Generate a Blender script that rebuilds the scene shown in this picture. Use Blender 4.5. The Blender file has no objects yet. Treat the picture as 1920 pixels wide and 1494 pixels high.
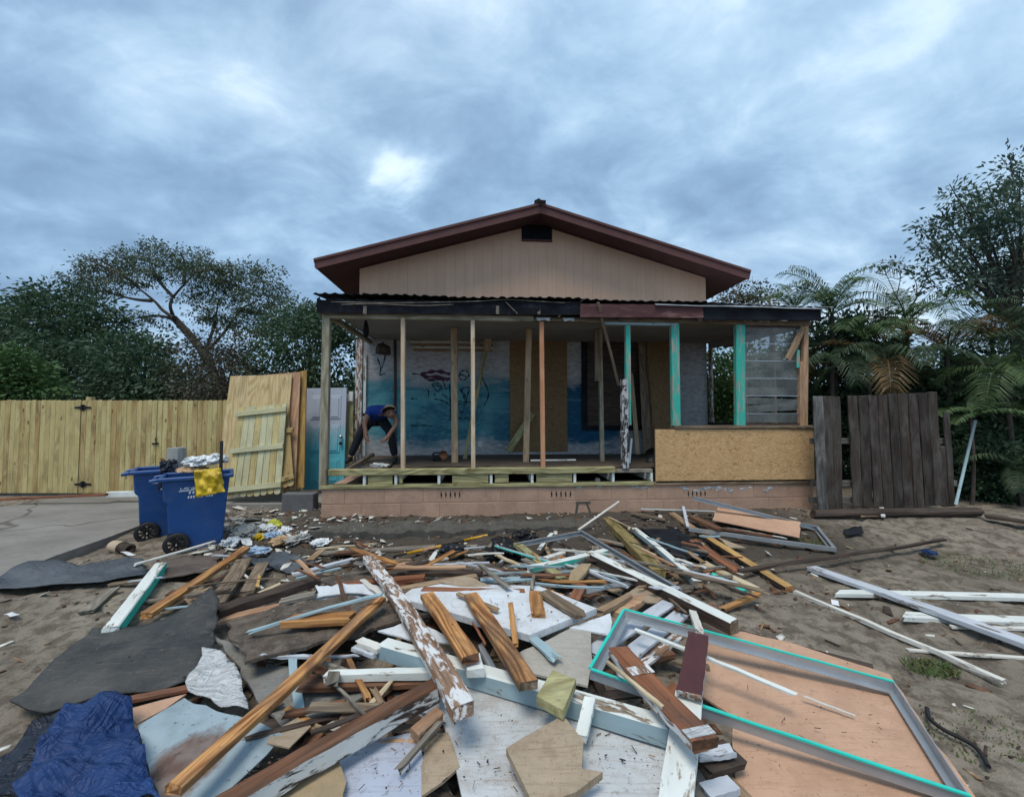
import bpy, bmesh, math, random
import numpy as np
from mathutils import Vector, Matrix

R = math.radians
rng = random.Random(7)
nrng = np.random.default_rng(11)
scene = bpy.context.scene
COL = scene.collection

# ------------------------------------------------------------------ camera
CAM_H, FPX, PITCH = 1.75, 748.0, R(2.14)
cam = bpy.data.cameras.new('camera')
cam.sensor_width = 36.0
cam.lens = 36.0 * FPX / 1920.0
cam.clip_start, cam.clip_end = 0.05, 2000.0
camo = bpy.data.objects.new('camera', cam)
COL.objects.link(camo)
camo.location = (0, 0, CAM_H)
camo.rotation_euler = (R(90) + PITCH, 0, 0)
scene.camera = camo
scene.render.resolution_x, scene.render.resolution_y = 1024, 796

# ------------------------------------------------------------------ view
scene.view_settings.view_transform = 'Standard'
scene.view_settings.look = 'None'
scene.view_settings.gamma = 1.0
scene.view_settings.exposure = 0.74
scene.render.engine = 'CYCLES'
scene.cycles.use_denoising = True
scene.cycles.max_bounces = 6
scene.cycles.transparent_max_bounces = 12

# a sighting in the photograph as a direction
def ray(px, py):
    u, v = (px - 960.0) / FPX, (747.0 - py) / FPX
    c, s = math.cos(PITCH), math.sin(PITCH)
    return Vector((u, c - v * s, s + v * c))
# ------------------------------------------------------------------ world and sun
SUN_EL, SUN_AZ = R(66), R(205)          # soft light from high up behind the photographer
def build_world():
    w = bpy.data.worlds.new('World')
    scene.world = w
    w.use_nodes = True
    nt = w.node_tree
    nt.nodes.clear()
    N = lambda t: nt.nodes.new(t)
    L = nt.links.new
    out = N('ShaderNodeOutputWorld')
    sky = N('ShaderNodeTexSky'); sky.sky_type = 'NISHITA'; sky.sun_disc = False
    sky.sun_elevation = SUN_EL; sky.sun_rotation = SUN_AZ
    tc = N('ShaderNodeTexCoord')
    sep = N('ShaderNodeSeparateXYZ'); L(tc.outputs['Generated'], sep.inputs[0])
    def math_(op, a, b=None):
        m = N('ShaderNodeMath'); m.operation = op
        for i, v in enumerate((a, b)):
            if v is None: continue
            if isinstance(v, (int, float)): m.inputs[i].default_value = v
            else: L(v, m.inputs[i])
        return m.outputs[0]
    # the clouds lie on a level layer overhead: project the view direction on it
    zz = math_('ADD', math_('MAXIMUM', sep.outputs[2], 0.0), 0.34)
    cx = math_('DIVIDE', sep.outputs[0], zz); cy = math_('DIVIDE', sep.outputs[1], zz)
    comb = N('ShaderNodeCombineXYZ'); L(cx, comb.inputs[0]); L(cy, comb.inputs[1])
    mp = N('ShaderNodeMapping'); L(comb.outputs[0], mp.inputs[0])
    mp.inputs['Rotation'].default_value = (0, 0, R(-28)); mp.inputs['Scale'].default_value = (1.0, 1.35, 1)
    mp.inputs['Location'].default_value = (3.1, 1.7, 0.0)
    def noise(scale, det, rough, dist, src=mp):
        n = N('ShaderNodeTexNoise'); L(src.outputs[0], n.inputs['Vector'])
        n.inputs['Scale'].default_value = scale; n.inputs['Detail'].default_value = det
        n.inputs['Roughness'].default_value = rough; n.inputs['Distortion'].default_value = dist
        return n.outputs[0]
    big = noise(0.95, 2.0, 0.5, 0.5)
    mid = noise(2.3, 8.0, 0.55, 0.5)
    fine = noise(5.5, 8.0, 0.58, 0.4)
    f = math_('ADD', math_('ADD', math_('MULTIPLY', big, 0.26), math_('MULTIPLY', mid, 0.46)), math_('MULTIPLY', fine, 0.28))
    # the overcast thins out toward the east side and has one bright break low over the roof
    thin = N('ShaderNodeMapRange'); L(sep.outputs[0], thin.inputs[0]); thin.inputs[1].default_value = -.8; thin.inputs[2].default_value = .8
    thin.inputs[3].default_value = -.055; thin.inputs[4].default_value = .04
    f = math_('ADD', f, thin.outputs[0])
    bd = ray(778, 340).normalized()
    dot = N('ShaderNodeVectorMath'); dot.operation = 'DOT_PRODUCT'; L(tc.outputs['Generated'], dot.inputs[0]); dot.inputs[1].default_value = tuple(bd)
    br = N('ShaderNodeMapRange'); L(math_('ADD', dot.outputs['Value'], math_('MULTIPLY', math_('SUBTRACT', mid, .5), .045)), br.inputs[0])
    br.interpolation_type = 'SMOOTHSTEP'
    br.inputs[1].default_value = .9930; br.inputs[2].default_value = 1.006; br.inputs[3].default_value = 0; br.inputs[4].default_value = .17
    f = math_('ADD', f, br.outputs[0])
    ramp = N('ShaderNodeValToRGB'); L(f, ramp.inputs[0])
    cr = ramp.color_ramp; cr.interpolation = 'B_SPLINE'
    pts = [(0.35, (0.155, 0.255, 0.390)), (0.45, (0.230, 0.360, 0.520)), (0.52, (0.305, 0.455, 0.620)),
           (0.60, (0.415, 0.565, 0.710)), (0.76, (0.78, 0.90, 0.98))]
    while len(cr.elements) < len(pts): cr.elements.new(0.5)
    for e, (p, c) in zip(cr.elements, pts): e.position = p; e.color = (*c, 1)
    # a little lilac in parts of the cloud
    lil = N('ShaderNodeMix'); lil.data_type = 'RGBA'
    tint = noise(0.7, 1.0, 0.4, 0.0)
    mr = N('ShaderNodeMapRange'); L(tint, mr.inputs[0]); mr.inputs[1].default_value = .45; mr.inputs[2].default_value = .7
    mr.inputs[3].default_value = 0.0; mr.inputs[4].default_value = 0.5
    L(mr.outputs[0], lil.inputs[0]); L(ramp.outputs[0], lil.inputs[6])
    mul = N('ShaderNodeMix'); mul.data_type = 'RGBA'; mul.blend_type = 'MULTIPLY'; mul.inputs[0].default_value = 1
    L(ramp.outputs[0], mul.inputs[6]); mul.inputs[7].default_value = (1.22, 1.06, 1.0, 1)
    L(mul.outputs[2], lil.inputs[7])
    bg1 = N('ShaderNodeBackground'); L(sky.outputs[0], bg1.inputs[0]); bg1.inputs[1].default_value = 0.06
    bg2 = N('ShaderNodeBackground'); L(lil.outputs[2], bg2.inputs[0]); bg2.inputs[1].default_value = SKY_STR
    mix = N('ShaderNodeMixShader'); mix.inputs[0].default_value = 0.93     # overcast: only a little clear sky comes through
    L(bg1.outputs[0], mix.inputs[1]); L(bg2.outputs[0], mix.inputs[2])
    L(mix.outputs[0], out.inputs[0])
SKY_STR = 0.90
build_world()
sun = bpy.data.lights.new('sun', 'SUN'); sun.energy = 1.5; sun.angle = R(24); sun.color = (1.0, 0.93, 0.82)
suno = bpy.data.objects.new('sun', sun); COL.objects.link(suno)
suno.rotation_euler = Vector((math.sin(SUN_AZ) * math.cos(SUN_EL), math.cos(SUN_AZ) * math.cos(SUN_EL), math.sin(SUN_EL))).to_track_quat('Z', 'Y').to_euler()

# ------------------------------------------------------------------ surveying helpers
# the photograph was taken from CAM_H above the yard; these turn a sighting into a point on a real plane
def G(px, py, z=0.0):
    r = ray(px, py)
    return Vector((0, 0, CAM_H)) + r * ((z - CAM_H) / r.z)
def D(px, py, d):
    r = ray(px, py)
    return Vector((0, 0, CAM_H)) + r * (d / r.y)
TH = R(4.0)
HX = Vector((math.cos(TH), math.sin(TH), 0)); HY = Vector((-math.sin(TH), math.cos(TH), 0))
HO = D(603, 900, 6.18); HO.z = 0
def Hh(px, py, yl=0.0):
    """sighting -> house-frame point (x along the porch, y into the house, z up) on the plane y = yl"""
    r = ray(px, py)
    o = Vector((0, 0, CAM_H)) - HO
    t = (yl - o.dot(HY)) / r.dot(HY)
    p = o + r * t
    return Vector((p.dot(HX), yl, p.z))

# ------------------------------------------------------------------ materials
class NT:
    def __init__(s, name):
        s.m = bpy.data.materials.new(name); s.m.use_nodes = True
        s.t = s.m.node_tree; s.t.nodes.clear()
        s.out = s.n('ShaderNodeOutputMaterial'); s.b = s.n('ShaderNodeBsdfPrincipled')
        s.l(s.b.outputs[0], s.out.inputs[0])
        s._v = None
    def n(s, t): return s.t.nodes.new(t)
    def l(s, a, b): s.t.links.new(a, b)
    def val(s, inp, v):
        if hasattr(v, 'links'): s.l(v, inp)
        elif isinstance(v, (tuple, list)) and len(v) == 3 and inp.type == 'RGBA': inp.default_value = (*v, 1)
        else: inp.default_value = v
    def vec(s):
        """object coordinates shifted by a random amount for each object"""
        if s._v is None:
            tc = s.n('ShaderNodeTexCoord'); oi = s.n('ShaderNodeObjectInfo')
            mu = s.n('ShaderNodeMath'); mu.operation = 'MULTIPLY'; s.l(oi.outputs['Random'], mu.inputs[0]); mu.inputs[1].default_value = 61.0
            ad = s.n('ShaderNodeVectorMath'); ad.operation = 'ADD'; s.l(tc.outputs['Object'], ad.inputs[0]); s.l(mu.outputs[0], ad.inputs[1])
            s._v = ad.outputs[0]
        return s._v
    def obj(s): return s.n('ShaderNodeTexCoord').outputs['Object']
    def noise(s, scale, sc=(1, 1, 1), det=5, rough=.55, dist=0, v=None):
        mp = s.n('ShaderNodeMapping'); s.l(v or s.vec(), mp.inputs[0]); mp.inputs['Scale'].default_value = sc
        n = s.n('ShaderNodeTexNoise'); s.l(mp.outputs[0], n.inputs['Vector'])
        n.inputs['Scale'].default_value = scale; n.inputs['Detail'].default_value = det
        n.inputs['Roughness'].default_value = rough; n.inputs['Distortion'].default_value = dist
        return n.outputs[0]
    def math(s, op, a, b=0.0, c=None):
        m = s.n('ShaderNodeMath'); m.operation = op
        s.val(m.inputs[0], a); s.val(m.inputs[1], b)
        if c is not None: s.val(m.inputs[2], c)
        return m.outputs[0]
    def rng(s, x, a, b, c=0.0, d=1.0):
        m = s.n('ShaderNodeMapRange'); s.val(m.inputs[0], x)
        for i, v in enumerate((a, b, c, d)): m.inputs[i + 1].default_value = v
        return m.outputs[0]
    def mix(s, f, a, b, mode='MIX'):
        m = s.n('ShaderNodeMix'); m.data_type = 'RGBA'; m.blend_type = mode
        s.val(m.inputs[0], f); s.val(m.inputs[6], a); s.val(m.inputs[7], b)
        return m.outputs[2]
    def bump(s, h, strength=.4, dist=.01):
        b = s.n('ShaderNodeBump'); b.inputs['Strength'].default_value = strength; b.inputs['Distance'].default_value = dist
        s.l(h, b.inputs['Height']); s.l(b.outputs[0], s.b.inputs['Normal'])
    def fin(s, col, rough=.8, metal=0.0, spec=.3):
        s.val(s.b.inputs['Base Color'], col); s.val(s.b.inputs['Roughness'], rough)
        s.val(s.b.inputs['Metallic'], metal); s.val(s.b.inputs['Specular IOR Level'], spec)
        return s.m

def hexlin(r, g, b):
    f = lambda c: (c / 255 / 12.92) if c / 255 <= .04045 else ((c / 255 + .055) / 1.055) ** 2.4
    return (f(r), f(g), f(b))

def wood(name, c1, c2, rings=20, dirt=(.10, .085, .07), dirt_amt=.35, streak=.5, rough=.8, knots=0.0):
    t = NT(name)
    n1 = t.noise(1.0, (.8, 5.0, 5.0), 2, .4, .25)
    ring = t.math('SINE', t.math('MULTIPLY', n1, rings * 2.4))
    ring = t.math('MULTIPLY', t.rng(ring, -1, 1), t.rng(t.noise(1.0, (1.5, 9, 9), 4, .6), .34, .56, .45, 1))
    col = t.mix(ring, c1, c2)
    st = t.noise(1.0, (2.2, 70, 70), 4, .6)
    col = t.mix(t.rng(st, .42, .68, 0, streak), col, tuple(c * .45 for c in c2))
    if knots:
        mp = t.n('ShaderNodeMapping'); t.l(t.vec(), mp.inputs[0]); mp.inputs['Scale'].default_value = (2.6, 6, 6)
        vo = t.n('ShaderNodeTexVoronoi'); t.l(mp.outputs[0], vo.inputs['Vector']); vo.inputs['Scale'].default_value = 1.0
        col = t.mix(t.rng(vo.outputs['Distance'], .07, .14, knots, 0), col, (.09, .045, .02))
    d = t.noise(1.0, (2.5, 7, 7), 6, .62, .3)
    col = t.mix(t.rng(d, .47, .64, 0, dirt_amt), col, dirt)
    nick = t.noise(1.0, (16, 50, 50), 3, .6)
    col = t.mix(t.rng(nick, .66, .71, 0, .7), col, tuple(c * .4 for c in c2))
    blot = t.noise(1.0, (1.3, 4, 4), 7, .68, .8)
    col = t.mix(t.rng(blot, .53, .66, 0, min(.75, dirt_amt * 1.3)), col, tuple(c * .55 for c in dirt))
    fine = t.noise(1.0, (7, 160, 160), 3, .7)
    col = t.mix(t.rng(fine, .55, .72, 0, .45), col, tuple(c * .5 for c in c2))
    t.bump(t.math('ADD', st, t.math('MULTIPLY', ring, .25)), .5, .008)
    return t.fin(col, rough, 0, .25)

def peel(name, paint, under, amt=.5, sc=(4, 14, 14), under2=None, dirt=.3, soft=.03):
    """weathered paint with bare patches of a shape of their own; amt = share left painted"""
    t = NT(name)
    st = t.noise(1.0, (2.2, 60, 60), 4, .6)
    w = t.mix(t.rng(st, .3, .7), under, under2 or tuple(c * .5 for c in under))
    n = t.noise(1.0, sc, 9, .66, .5)
    edge = .5 + (amt - .5) * .30
    f = t.rng(n, edge - soft, edge + soft, 1, 0)
    pc = t.mix(t.rng(t.noise(1.0, (3, 9, 9), 6, .6), .4, .75, 0, dirt), paint, tuple(c * .45 for c in paint))
    sp = t.noise(1.0, (25, 60, 60), 3, .7)
    pc = t.mix(t.rng(sp, .66, .74, 0, .55), pc, tuple(c * .3 for c in under))
    col = t.mix(f, w, pc)
    t.bump(t.math('ADD', t.math('MULTIPLY', f, .5), t.math('MULTIPLY', st, .3)), .4, .006)
    return t.fin(col, .7, 0, .3)

def plain(name, c, rough=.7, var=.25, scale=3.0, metal=0.0, spec=.3, bump=.15, spots=0.0, spotc=(.06, .05, .04), c2=None, bscale=30, scratch=0.0, ridge=0.0):
    t = NT(name)
    n = t.noise(scale, det=7, rough=.62, dist=.3)
    col = t.mix(t.rng(n, .40, .62, 0, 1 if c2 else var), c, c2 or tuple(x * .5 for x in c))
    if spots:
        sp = t.noise(scale * 9, det=4, rough=.75)
        col = t.mix(t.rng(sp, .57, .66, 0, spots), col, spotc)
        sp2 = t.noise(scale * 1.7, det=8, rough=.7)
        sp3 = t.noise(scale * 26, det=3, rough=.6)
        col = t.mix(t.rng(sp3, .66, .70, 0, min(1, spots * 2)), col, tuple(c * .5 for c in spotc))
        col = t.mix(t.rng(sp2, .48, .62, 0, spots * .8), col, spotc)
    if scratch:
        for ang, sc_ in ((.5, (3, 55, 3)), (1.9, (4, 80, 4))):
            mp = t.n('ShaderNodeMapping'); t.l(t.vec(), mp.inputs[0]); mp.inputs['Rotation'].default_value = (0, 0, ang); mp.inputs['Scale'].default_value = sc_
            nn = t.n('ShaderNodeTexNoise'); t.l(mp.outputs[0], nn.inputs['Vector']); nn.inputs['Scale'].default_value = 1.0; nn.inputs['Detail'].default_value = 5; nn.inputs['Roughness'].default_value = .65
            col = t.mix(t.rng(nn.outputs[0], .56, .68, 0, scratch), col, spotc)
    if ridge:       # sharp fine creases of film and tarpaulin
        w_ = t.noise(2.5, det=3)
        r1 = t.math('ABSOLUTE', t.math('SUBTRACT', t.noise(3.4, (1, 2.8, 1), 3, .5, 1.2), .5)); r2 = t.math('ABSOLUTE', t.math('SUBTRACT', t.noise(7, (2.2, 1, 1), 3, .5, 1.0), .5))
        t.bump(t.math('ADD', t.rng(r1, 0, .16, 1, 0), t.math('MULTIPLY', t.rng(r2, 0, .14, 1, 0), .5)), ridge, .03)
    elif bump: t.bump(t.noise(bscale, det=6, rough=.65), bump, .01)
    return t.fin(col, rough, metal, spec)

def osb(name, k=1.0):
    t = NT(name)
    col = None
    base = tuple(k * c for c in (.47, .285, .13)); dk = tuple(k * c for c in (.20, .105, .042)); lt = tuple(k * c for c in (.60, .40, .205))
    n1 = t.noise(1.0, (9, 20, 26), 3, .6, 1.6)
    n2 = t.noise(1.0, (12, 25, 17), 3, .6, 2.0)
    col = t.mix(t.rng(n1, .38, .66), base, lt)
    col = t.mix(t.rng(n2, .58, .70, 0, .8), col, dk)
    n3 = t.noise(1.0, (11, 30, 32), 2, .5, 2.5)
    col = t.mix(t.rng(n3, .64, .68, 0, .85), col, tuple(.5 * c for c in dk))
    t.bump(n1, .3, .004)
    return t.fin(col, .8, 0, .25)

def weathered_siding():
    t = NT('tan_siding')
    st = t.noise(1.0, (9, 9, .55), 6, .62, .2); big = t.noise(.9, det=5, rough=.6); sp = t.noise(26, det=4, rough=.7)
    col = t.mix(t.rng(big, .36, .66), (.60, .395, .285), (.545, .355, .25))
    col = t.mix(t.rng(st, .50, .66, 0, .14), col, (.32, .21, .15))
    col = t.mix(t.rng(sp, .62, .70, 0, .3), col, (.36, .24, .17))
    t.bump(t.noise(1.0, (120, 120, 3), 4, .6), .25, .006)
    return t.fin(col, .88, 0, .2)
MATS = {}
def mats():
    m = MATS
    m['orange'] = wood('orange_pine', (.60, .31, .12), (.23, .085, .027), 30, dirt_amt=.5, streak=.55)
    m['orange_plain'] = wood('amber_pine', (.55, .28, .10), (.27, .11, .034), 20, dirt_amt=.35)
    m['yellow'] = wood('yellow_pine', (.60, .38, .15), (.44, .25, .08), 12, dirt_amt=.2)
    m['tan'] = wood('tan_wood', (.42, .29, .18), (.26, .16, .09), 16, dirt_amt=.4)
    m['pale'] = wood('pale_pine', (.60, .50, .35), (.46, .35, .21), 14, dirt_amt=.15, streak=.25, knots=.6)
    m['stud_new'] = wood('new_stud', (.66, .54, .40), (.52, .38, .24), 14, dirt_amt=.12, streak=.2, knots=.5)
    m['stud_tan'] = wood('tan_stud', (.50, .37, .24), (.37, .25, .15), 14, dirt_amt=.25, streak=.3, knots=.6)
    m['stud_orange'] = wood('cedar_stud', (.58, .30, .17), (.46, .21, .11), 10, dirt_amt=.1, streak=.2)
    m['treated'] = wood('treated_lumber', (.43, .40, .21), (.22, .19, .085), 20, dirt_amt=.3, streak=.3, knots=.7)
    m['treated_grey'] = wood('grey_treated_lumber', (.38, .35, .26), (.24, .21, .14), 18, dirt_amt=.3, streak=.4, knots=.6)
    m['fence'] = wood('fence_picket', (.56, .47, .225), (.48, .38, .165), 10, dirt=(.25, .17, .08), dirt_amt=.4, streak=.15, knots=.85)
    m['fence_b'] = wood('fence_picket_brown', (.48, .37, .17), (.39, .265, .105), 10, dirt=(.2, .12, .06), dirt_amt=.5, streak=.2, knots=.85)
    m['panel_green'] = wood('fresh_picket', (.55, .54, .35), (.48, .44, .26), 8, dirt_amt=.18, streak=.2, knots=.6)
    m['ply'] = wood('plywood_sheet', (.60, .47, .26), (.44, .31, .14), 26, dirt_amt=.15, streak=.2, knots=.3)
    m['ply_pink'] = wood('pink_plywood', (.50, .32, .20), (.38, .21, .12), 20, dirt_amt=.2, streak=.2)
    m['ply_amber'] = wood('amber_plywood', (.46, .30, .10), (.33, .18, .05), 22, dirt_amt=.3, streak=.3, knots=.7)
    m['grey'] = wood('weathered_wood', (.30, .27, .225), (.17, .145, .115), 22, dirt_amt=.4)
    m['greybrown'] = wood('grey_brown_wood', (.27, .205, .14), (.15, .105, .07), 22, dirt_amt=.45)
    m['brown'] = wood('brown_wood', (.21, .10, .055), (.10, .045, .025), 18, dirt_amt=.35)
    m['red'] = wood('red_brown_wood', (.30, .125, .065), (.19, .07, .035), 16, dirt_amt=.3)
    m['dark'] = wood('dark_wood', (.085, .06, .047), (.045, .032, .026), 18, dirt_amt=.3)
    m['fence_old'] = wood('old_picket', (.07, .054, .043), (.04, .03, .025), 20, dirt=(.18, .17, .16), dirt_amt=.3, streak=.7)
    m['fence_silver'] = wood('silvered_picket', (.22, .215, .21), (.12, .115, .11), 16, dirt=(.05, .04, .03), dirt_amt=.5, streak=.6)
    m['moss'] = wood('mossy_timber', (.30, .235, .10), (.19, .145, .06), 18, dirt=(.10, .10, .035), dirt_amt=.7)
    m['white'] = peel('white_paint', (.68, .71, .68), (.25, .18, .12), .86, dirt=.35)
    m['offwhite'] = peel('cream_paint', (.66, .64, .58), (.27, .19, .12), .82, dirt=.4)
    m['greywhite'] = peel('greyish_white_paint', (.50, .53, .58), (.22, .17, .13), .85, dirt=.45)
    m['bluegrey'] = peel('blue_grey_paint', (.30, .41, .45), (.20, .15, .11), .93, dirt=.3)
    m['peeling'] = peel('peeling_white_on_brown', (.66, .66, .66), (.36, .22, .14), .44, (7, 26, 26), (.10, .06, .04), dirt=.3)
    m['peeling_dark'] = peel('peeling_white_on_dark', (.60, .61, .59), (.07, .05, .04), .52, (5, 18, 18), dirt=.3)
    m['burnt'] = peel('scorched_white_post', (.48, .48, .49), (.045, .038, .036), .47, (7, 16, 16), (.02, .02, .02), dirt=.4)
    m['teal'] = peel('teal_paint', (.04, .42, .335), (.44, .42, .37), .60, (2.5, 16, 16), (.2, .15, .1), dirt=.25)
    m['teal_solid'] = peel('bright_teal_edge', (.03, .56, .46), (.3, .28, .24), .94, dirt=.2)
    m['maroon'] = plain('maroon_paint', (.115, .050, .047), .75, .4, 2.5, bump=.15, spots=.2, spotc=(.07, .035, .03))
    m['maroon_worn'] = peel('worn_maroon_paint', (.080, .030, .032), (.12, .058, .052), .84, (2, 7, 7), (.3, .17, .15), dirt=.3, soft=.1)
    m['peach'] = plain('peach_siding', (.52, .325, .22), .85, .25, 2.2, scratch=.4, spots=.5, spotc=(.34, .20, .13), bump=.2, bscale=60)
    m['peach_wall'] = plain('peach_stucco_block', (.46, .295, .21), .88, .35, 1.6, spots=.5, spotc=(.25, .16, .115), bump=.35, bscale=50)
    m['siding'] = weathered_siding()
    m['soffit'] = plain('brown_soffit', (.10, .05, .047), .85, .3, 2)
    m['black'] = plain('tar_black', (.009, .010, .014), .85, .4, 4, bump=.4, c2=(.017, .020, .026), spec=.15)
    m['felt'] = plain('roofing_felt', (.034, .037, .040), .82, .3, 2.2, bump=.6, bscale=70, c2=(.062, .062, .060), spots=.25, spotc=(.16, .15, .135), scratch=.25)
    m['felt_blue'] = plain('dark_sheet', (.045, .055, .070), .6, .3, 2.2, ridge=.35, c2=(.09, .105, .12), spots=.2, spotc=(.15, .14, .12))
    m['felt_brown'] = plain('brown_felt', (.075, .058, .05), .9, .3, 3, bump=.35, c2=(.12, .095, .08))
    m['metal'] = plain('galvanised_metal', (.46, .49, .52), .42, .3, 4, metal=.65, spec=.5, bump=.06)
    m['metal_dull'] = plain('dull_aluminium', (.36, .385, .41), .5, .35, 5, metal=.45, spec=.4, bump=.08, spots=.35, spotc=(.12, .10, .09))
    m['metal_sheet'] = plain('blue_grey_sheet_metal', (.30, .375, .41), .5, .4, 3, metal=.25, bump=.2, spots=.45, spotc=(.16, .12, .10), bscale=12)
    m['sheet_white'] = plain('dirty_white_sheet', (.52, .54, .55), .75, .3, 2.4, spots=.6, scratch=.5, spotc=(.27, .22, .18), bump=.25, bscale=50)
    m['sheet_clean'] = plain('white_panel', (.66, .70, .74), .6, .22, 2, spots=.32, scratch=.25, spotc=(.3, .26, .22), bump=.1)
    m['sheet_beige'] = plain('beige_board', (.42, .395, .35), .85, .25, 4, scratch=.3, spots=.4, spotc=(.25, .21, .17), bump=.5, bscale=90)
    m['sheet_lilac'] = plain('pale_lilac_panel', (.40, .44, .53), .6, .25, 2, scratch=.3, spots=.45, spotc=(.13, .09, .07), bump=.1)
    m['sheet_grey'] = plain('grey_board', (.235, .23, .215), .85, .35, 3, scratch=.4, spots=.5, spotc=(.1, .09, .08), bump=.4, bscale=40)
    m['rotten'] = plain('rotten_board', (.115, .088, .068), .95, .4, 6, spots=.55, spotc=(.21, .18, .15), bump=.8, bscale=60, c2=(.06, .047, .038))
    m['scrap_ply'] = plain('stained_plywood', (.37, .29, .205), .85, .3, 5, scratch=.5, spots=.55, spotc=(.19, .135, .085), bump=.25)
    m['fibre'] = plain('fibreboard', (.36, .27, .165), .95, .3, 9, spots=.3, spotc=(.2, .14, .08), bump=.5, bscale=90)
    m['concrete'] = plain('grey_concrete', (.27, .255, .235), .9, .25, 1.2, spots=.25, spotc=(.15, .14, .125), bump=.3, bscale=35)
    m['concrete_dark'] = plain('mossy_concrete', (.105, .098, .085), .95, .5, 5, spots=.7, scratch=.4, spotc=(.055, .052, .045), bump=.6, bscale=30)
    m['block_grey'] = plain('grey_block', (.145, .148, .155), .92, .35, 4, spots=.3, spotc=(.09, .085, .08), bump=.4)
    m['mortar'] = plain('mortar', (.42, .27, .20), .95, .2, 8)
    m['blue_bin'] = plain('blue_bin_plastic', (.004, .062, .235), .48, .25, 2.5, spec=.5, bump=.03, spots=.16, spotc=(.10, .14, .20), scratch=.12)
    m['rubber'] = plain('black_rubber', (.02, .02, .021), .7, .3, 12, bump=.1)
    m['white_print'] = plain('white_print', (.75, .8, .85), .6, .1, 5, bump=0)
    m['yellow_bag'] = plain('yellow_plastic', (.60, .42, .008), .45, .3, 6, spec=.5, bump=.2, bscale=25, c2=(.42, .27, .01))
    m['blue_tarp'] = plain('blue_tarp', (.013, .045, .155), .6, .3, 3, spec=.3, ridge=.55, c2=(.012, .035, .115))
    m['navy'] = plain('navy_plastic', (.018, .024, .04), .5, .4, 4, ridge=.7)
    m['plastic_white'] = plain('white_plastic_film', (.52, .54, .55), .4, .3, 8, spec=.5, ridge=.6, spots=.3, spotc=(.3, .26, .22))
    m['bag_white'] = plain('white_bag_film', (.72, .75, .77), .4, .2, 8, spec=.5, ridge=.5)
    m['plastic_grey'] = plain('grey_plastic_film', (.36, .355, .335), .4, .3, 8, spec=.5, ridge=.5)
    m['plastic_blue'] = plain('pale_blue_plastic', (.33, .45, .60), .35, .3, 8, spec=.5, bump=.2)
    m['black_bag'] = plain('black_bag', (.012, .013, .016), .35, .3, 10, spec=.5, bump=.3, bscale=25)
    m['paper'] = plain('paper', (.70, .71, .72), .8, .15, 6)
    m['cardboard'] = plain('cardboard', (.42, .29, .17), .9, .2, 6)
    m['lime'] = plain('yellow_green_plastic', (.45, .46, .03), .45, .3, 9, spec=.5, bump=.3, bscale=30)
    m['green_glass'] = plain('green_plastic', (.02, .10, .05), .3, .3, 9, spec=.5)
    m['skin'] = plain('skin', (.20, .11, .075), .6, .1, 10, bump=0)
    m['shirt'] = plain('blue_shirt', (.006, .033, .21), .85, .3, 9, bump=.3, bscale=20)
    m['trousers'] = plain('dark_trousers', (.012, .014, .02), .9, .3, 9, bump=.3, bscale=20)
    m['cap'] = plain('tan_cap', (.23, .19, .14), .85, .2, 20, bump=.2)
    m['shoe'] = plain('dark_shoe', (.015, .014, .014), .7, .2, 20)
    m['iron'] = plain('black_iron', (.012, .012, .013), .5, .2, 20, bump=.05)
    m['chrome'] = plain('worn_steel', (.5, .5, .5), .35, .2, 20, metal=.9, bump=.05)
    m['osb'] = osb('osb_board'); m['osb_dark'] = osb('old_osb_board', .40)
    m['shingle'] = plain('roof_shingle', (.10, .085, .08), .95, .4, 14, bump=.6)
    m['bark'] = plain('bark', (.075, .062, .052), .95, .4, 9, bump=.7, bscale=25)
    m['wall_white'] = plain('dirty_white_wall', (.52, .53, .54), .85, .25, 1.8, spots=.35, spotc=(.33, .32, .31), bump=.3, bscale=45)
    m['ceiling'] = plain('grey_ceiling', (.27, .26, .25), .9, .3, 2, bump=.1)
    m['floor_dirty'] = wood('dirty_floor_board', (.13, .10, .078), (.075, .057, .045), 18, dirt=(.05, .042, .036), dirt_amt=.5)
    m['yellow_pole'] = plain('orange_yellow_pole', (.66, .34, .02), .45, .15, 8, spec=.5, bump=0)
    m['grass'] = plain('grass_blades', (.075, .13, .035), .8, .4, 8, bump=0, c2=(.12, .13, .05))
    return m
mats()

def leafmat(name, c1, c2, c3=None, scale=2.5):
    t = NT(name)
    tc = t.obj()
    n = t.noise(scale, det=4, rough=.6, v=tc)
    col = t.mix(t.rng(n, .38, .62), c1, c2)
    n2 = t.noise(scale * 9, det=2, rough=.5, v=tc)
    col = t.mix(t.rng(n2, .55, .72), col, c3 or tuple(min(1, c * 1.6) for c in c2))
    m = t.fin(col, .6, 0, .35)
    # thin leaves let some light through
    tr = t.n('ShaderNodeBsdfTranslucent'); t.l(col, tr.inputs[0])
    ms = t.n('ShaderNodeMixShader'); ms.inputs[0].default_value = .25
    t.l(t.b.outputs[0], ms.inputs[1]); t.l(tr.outputs[0], ms.inputs[2]); t.l(ms.outputs[0], t.out.inputs[0])
    return m

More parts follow.
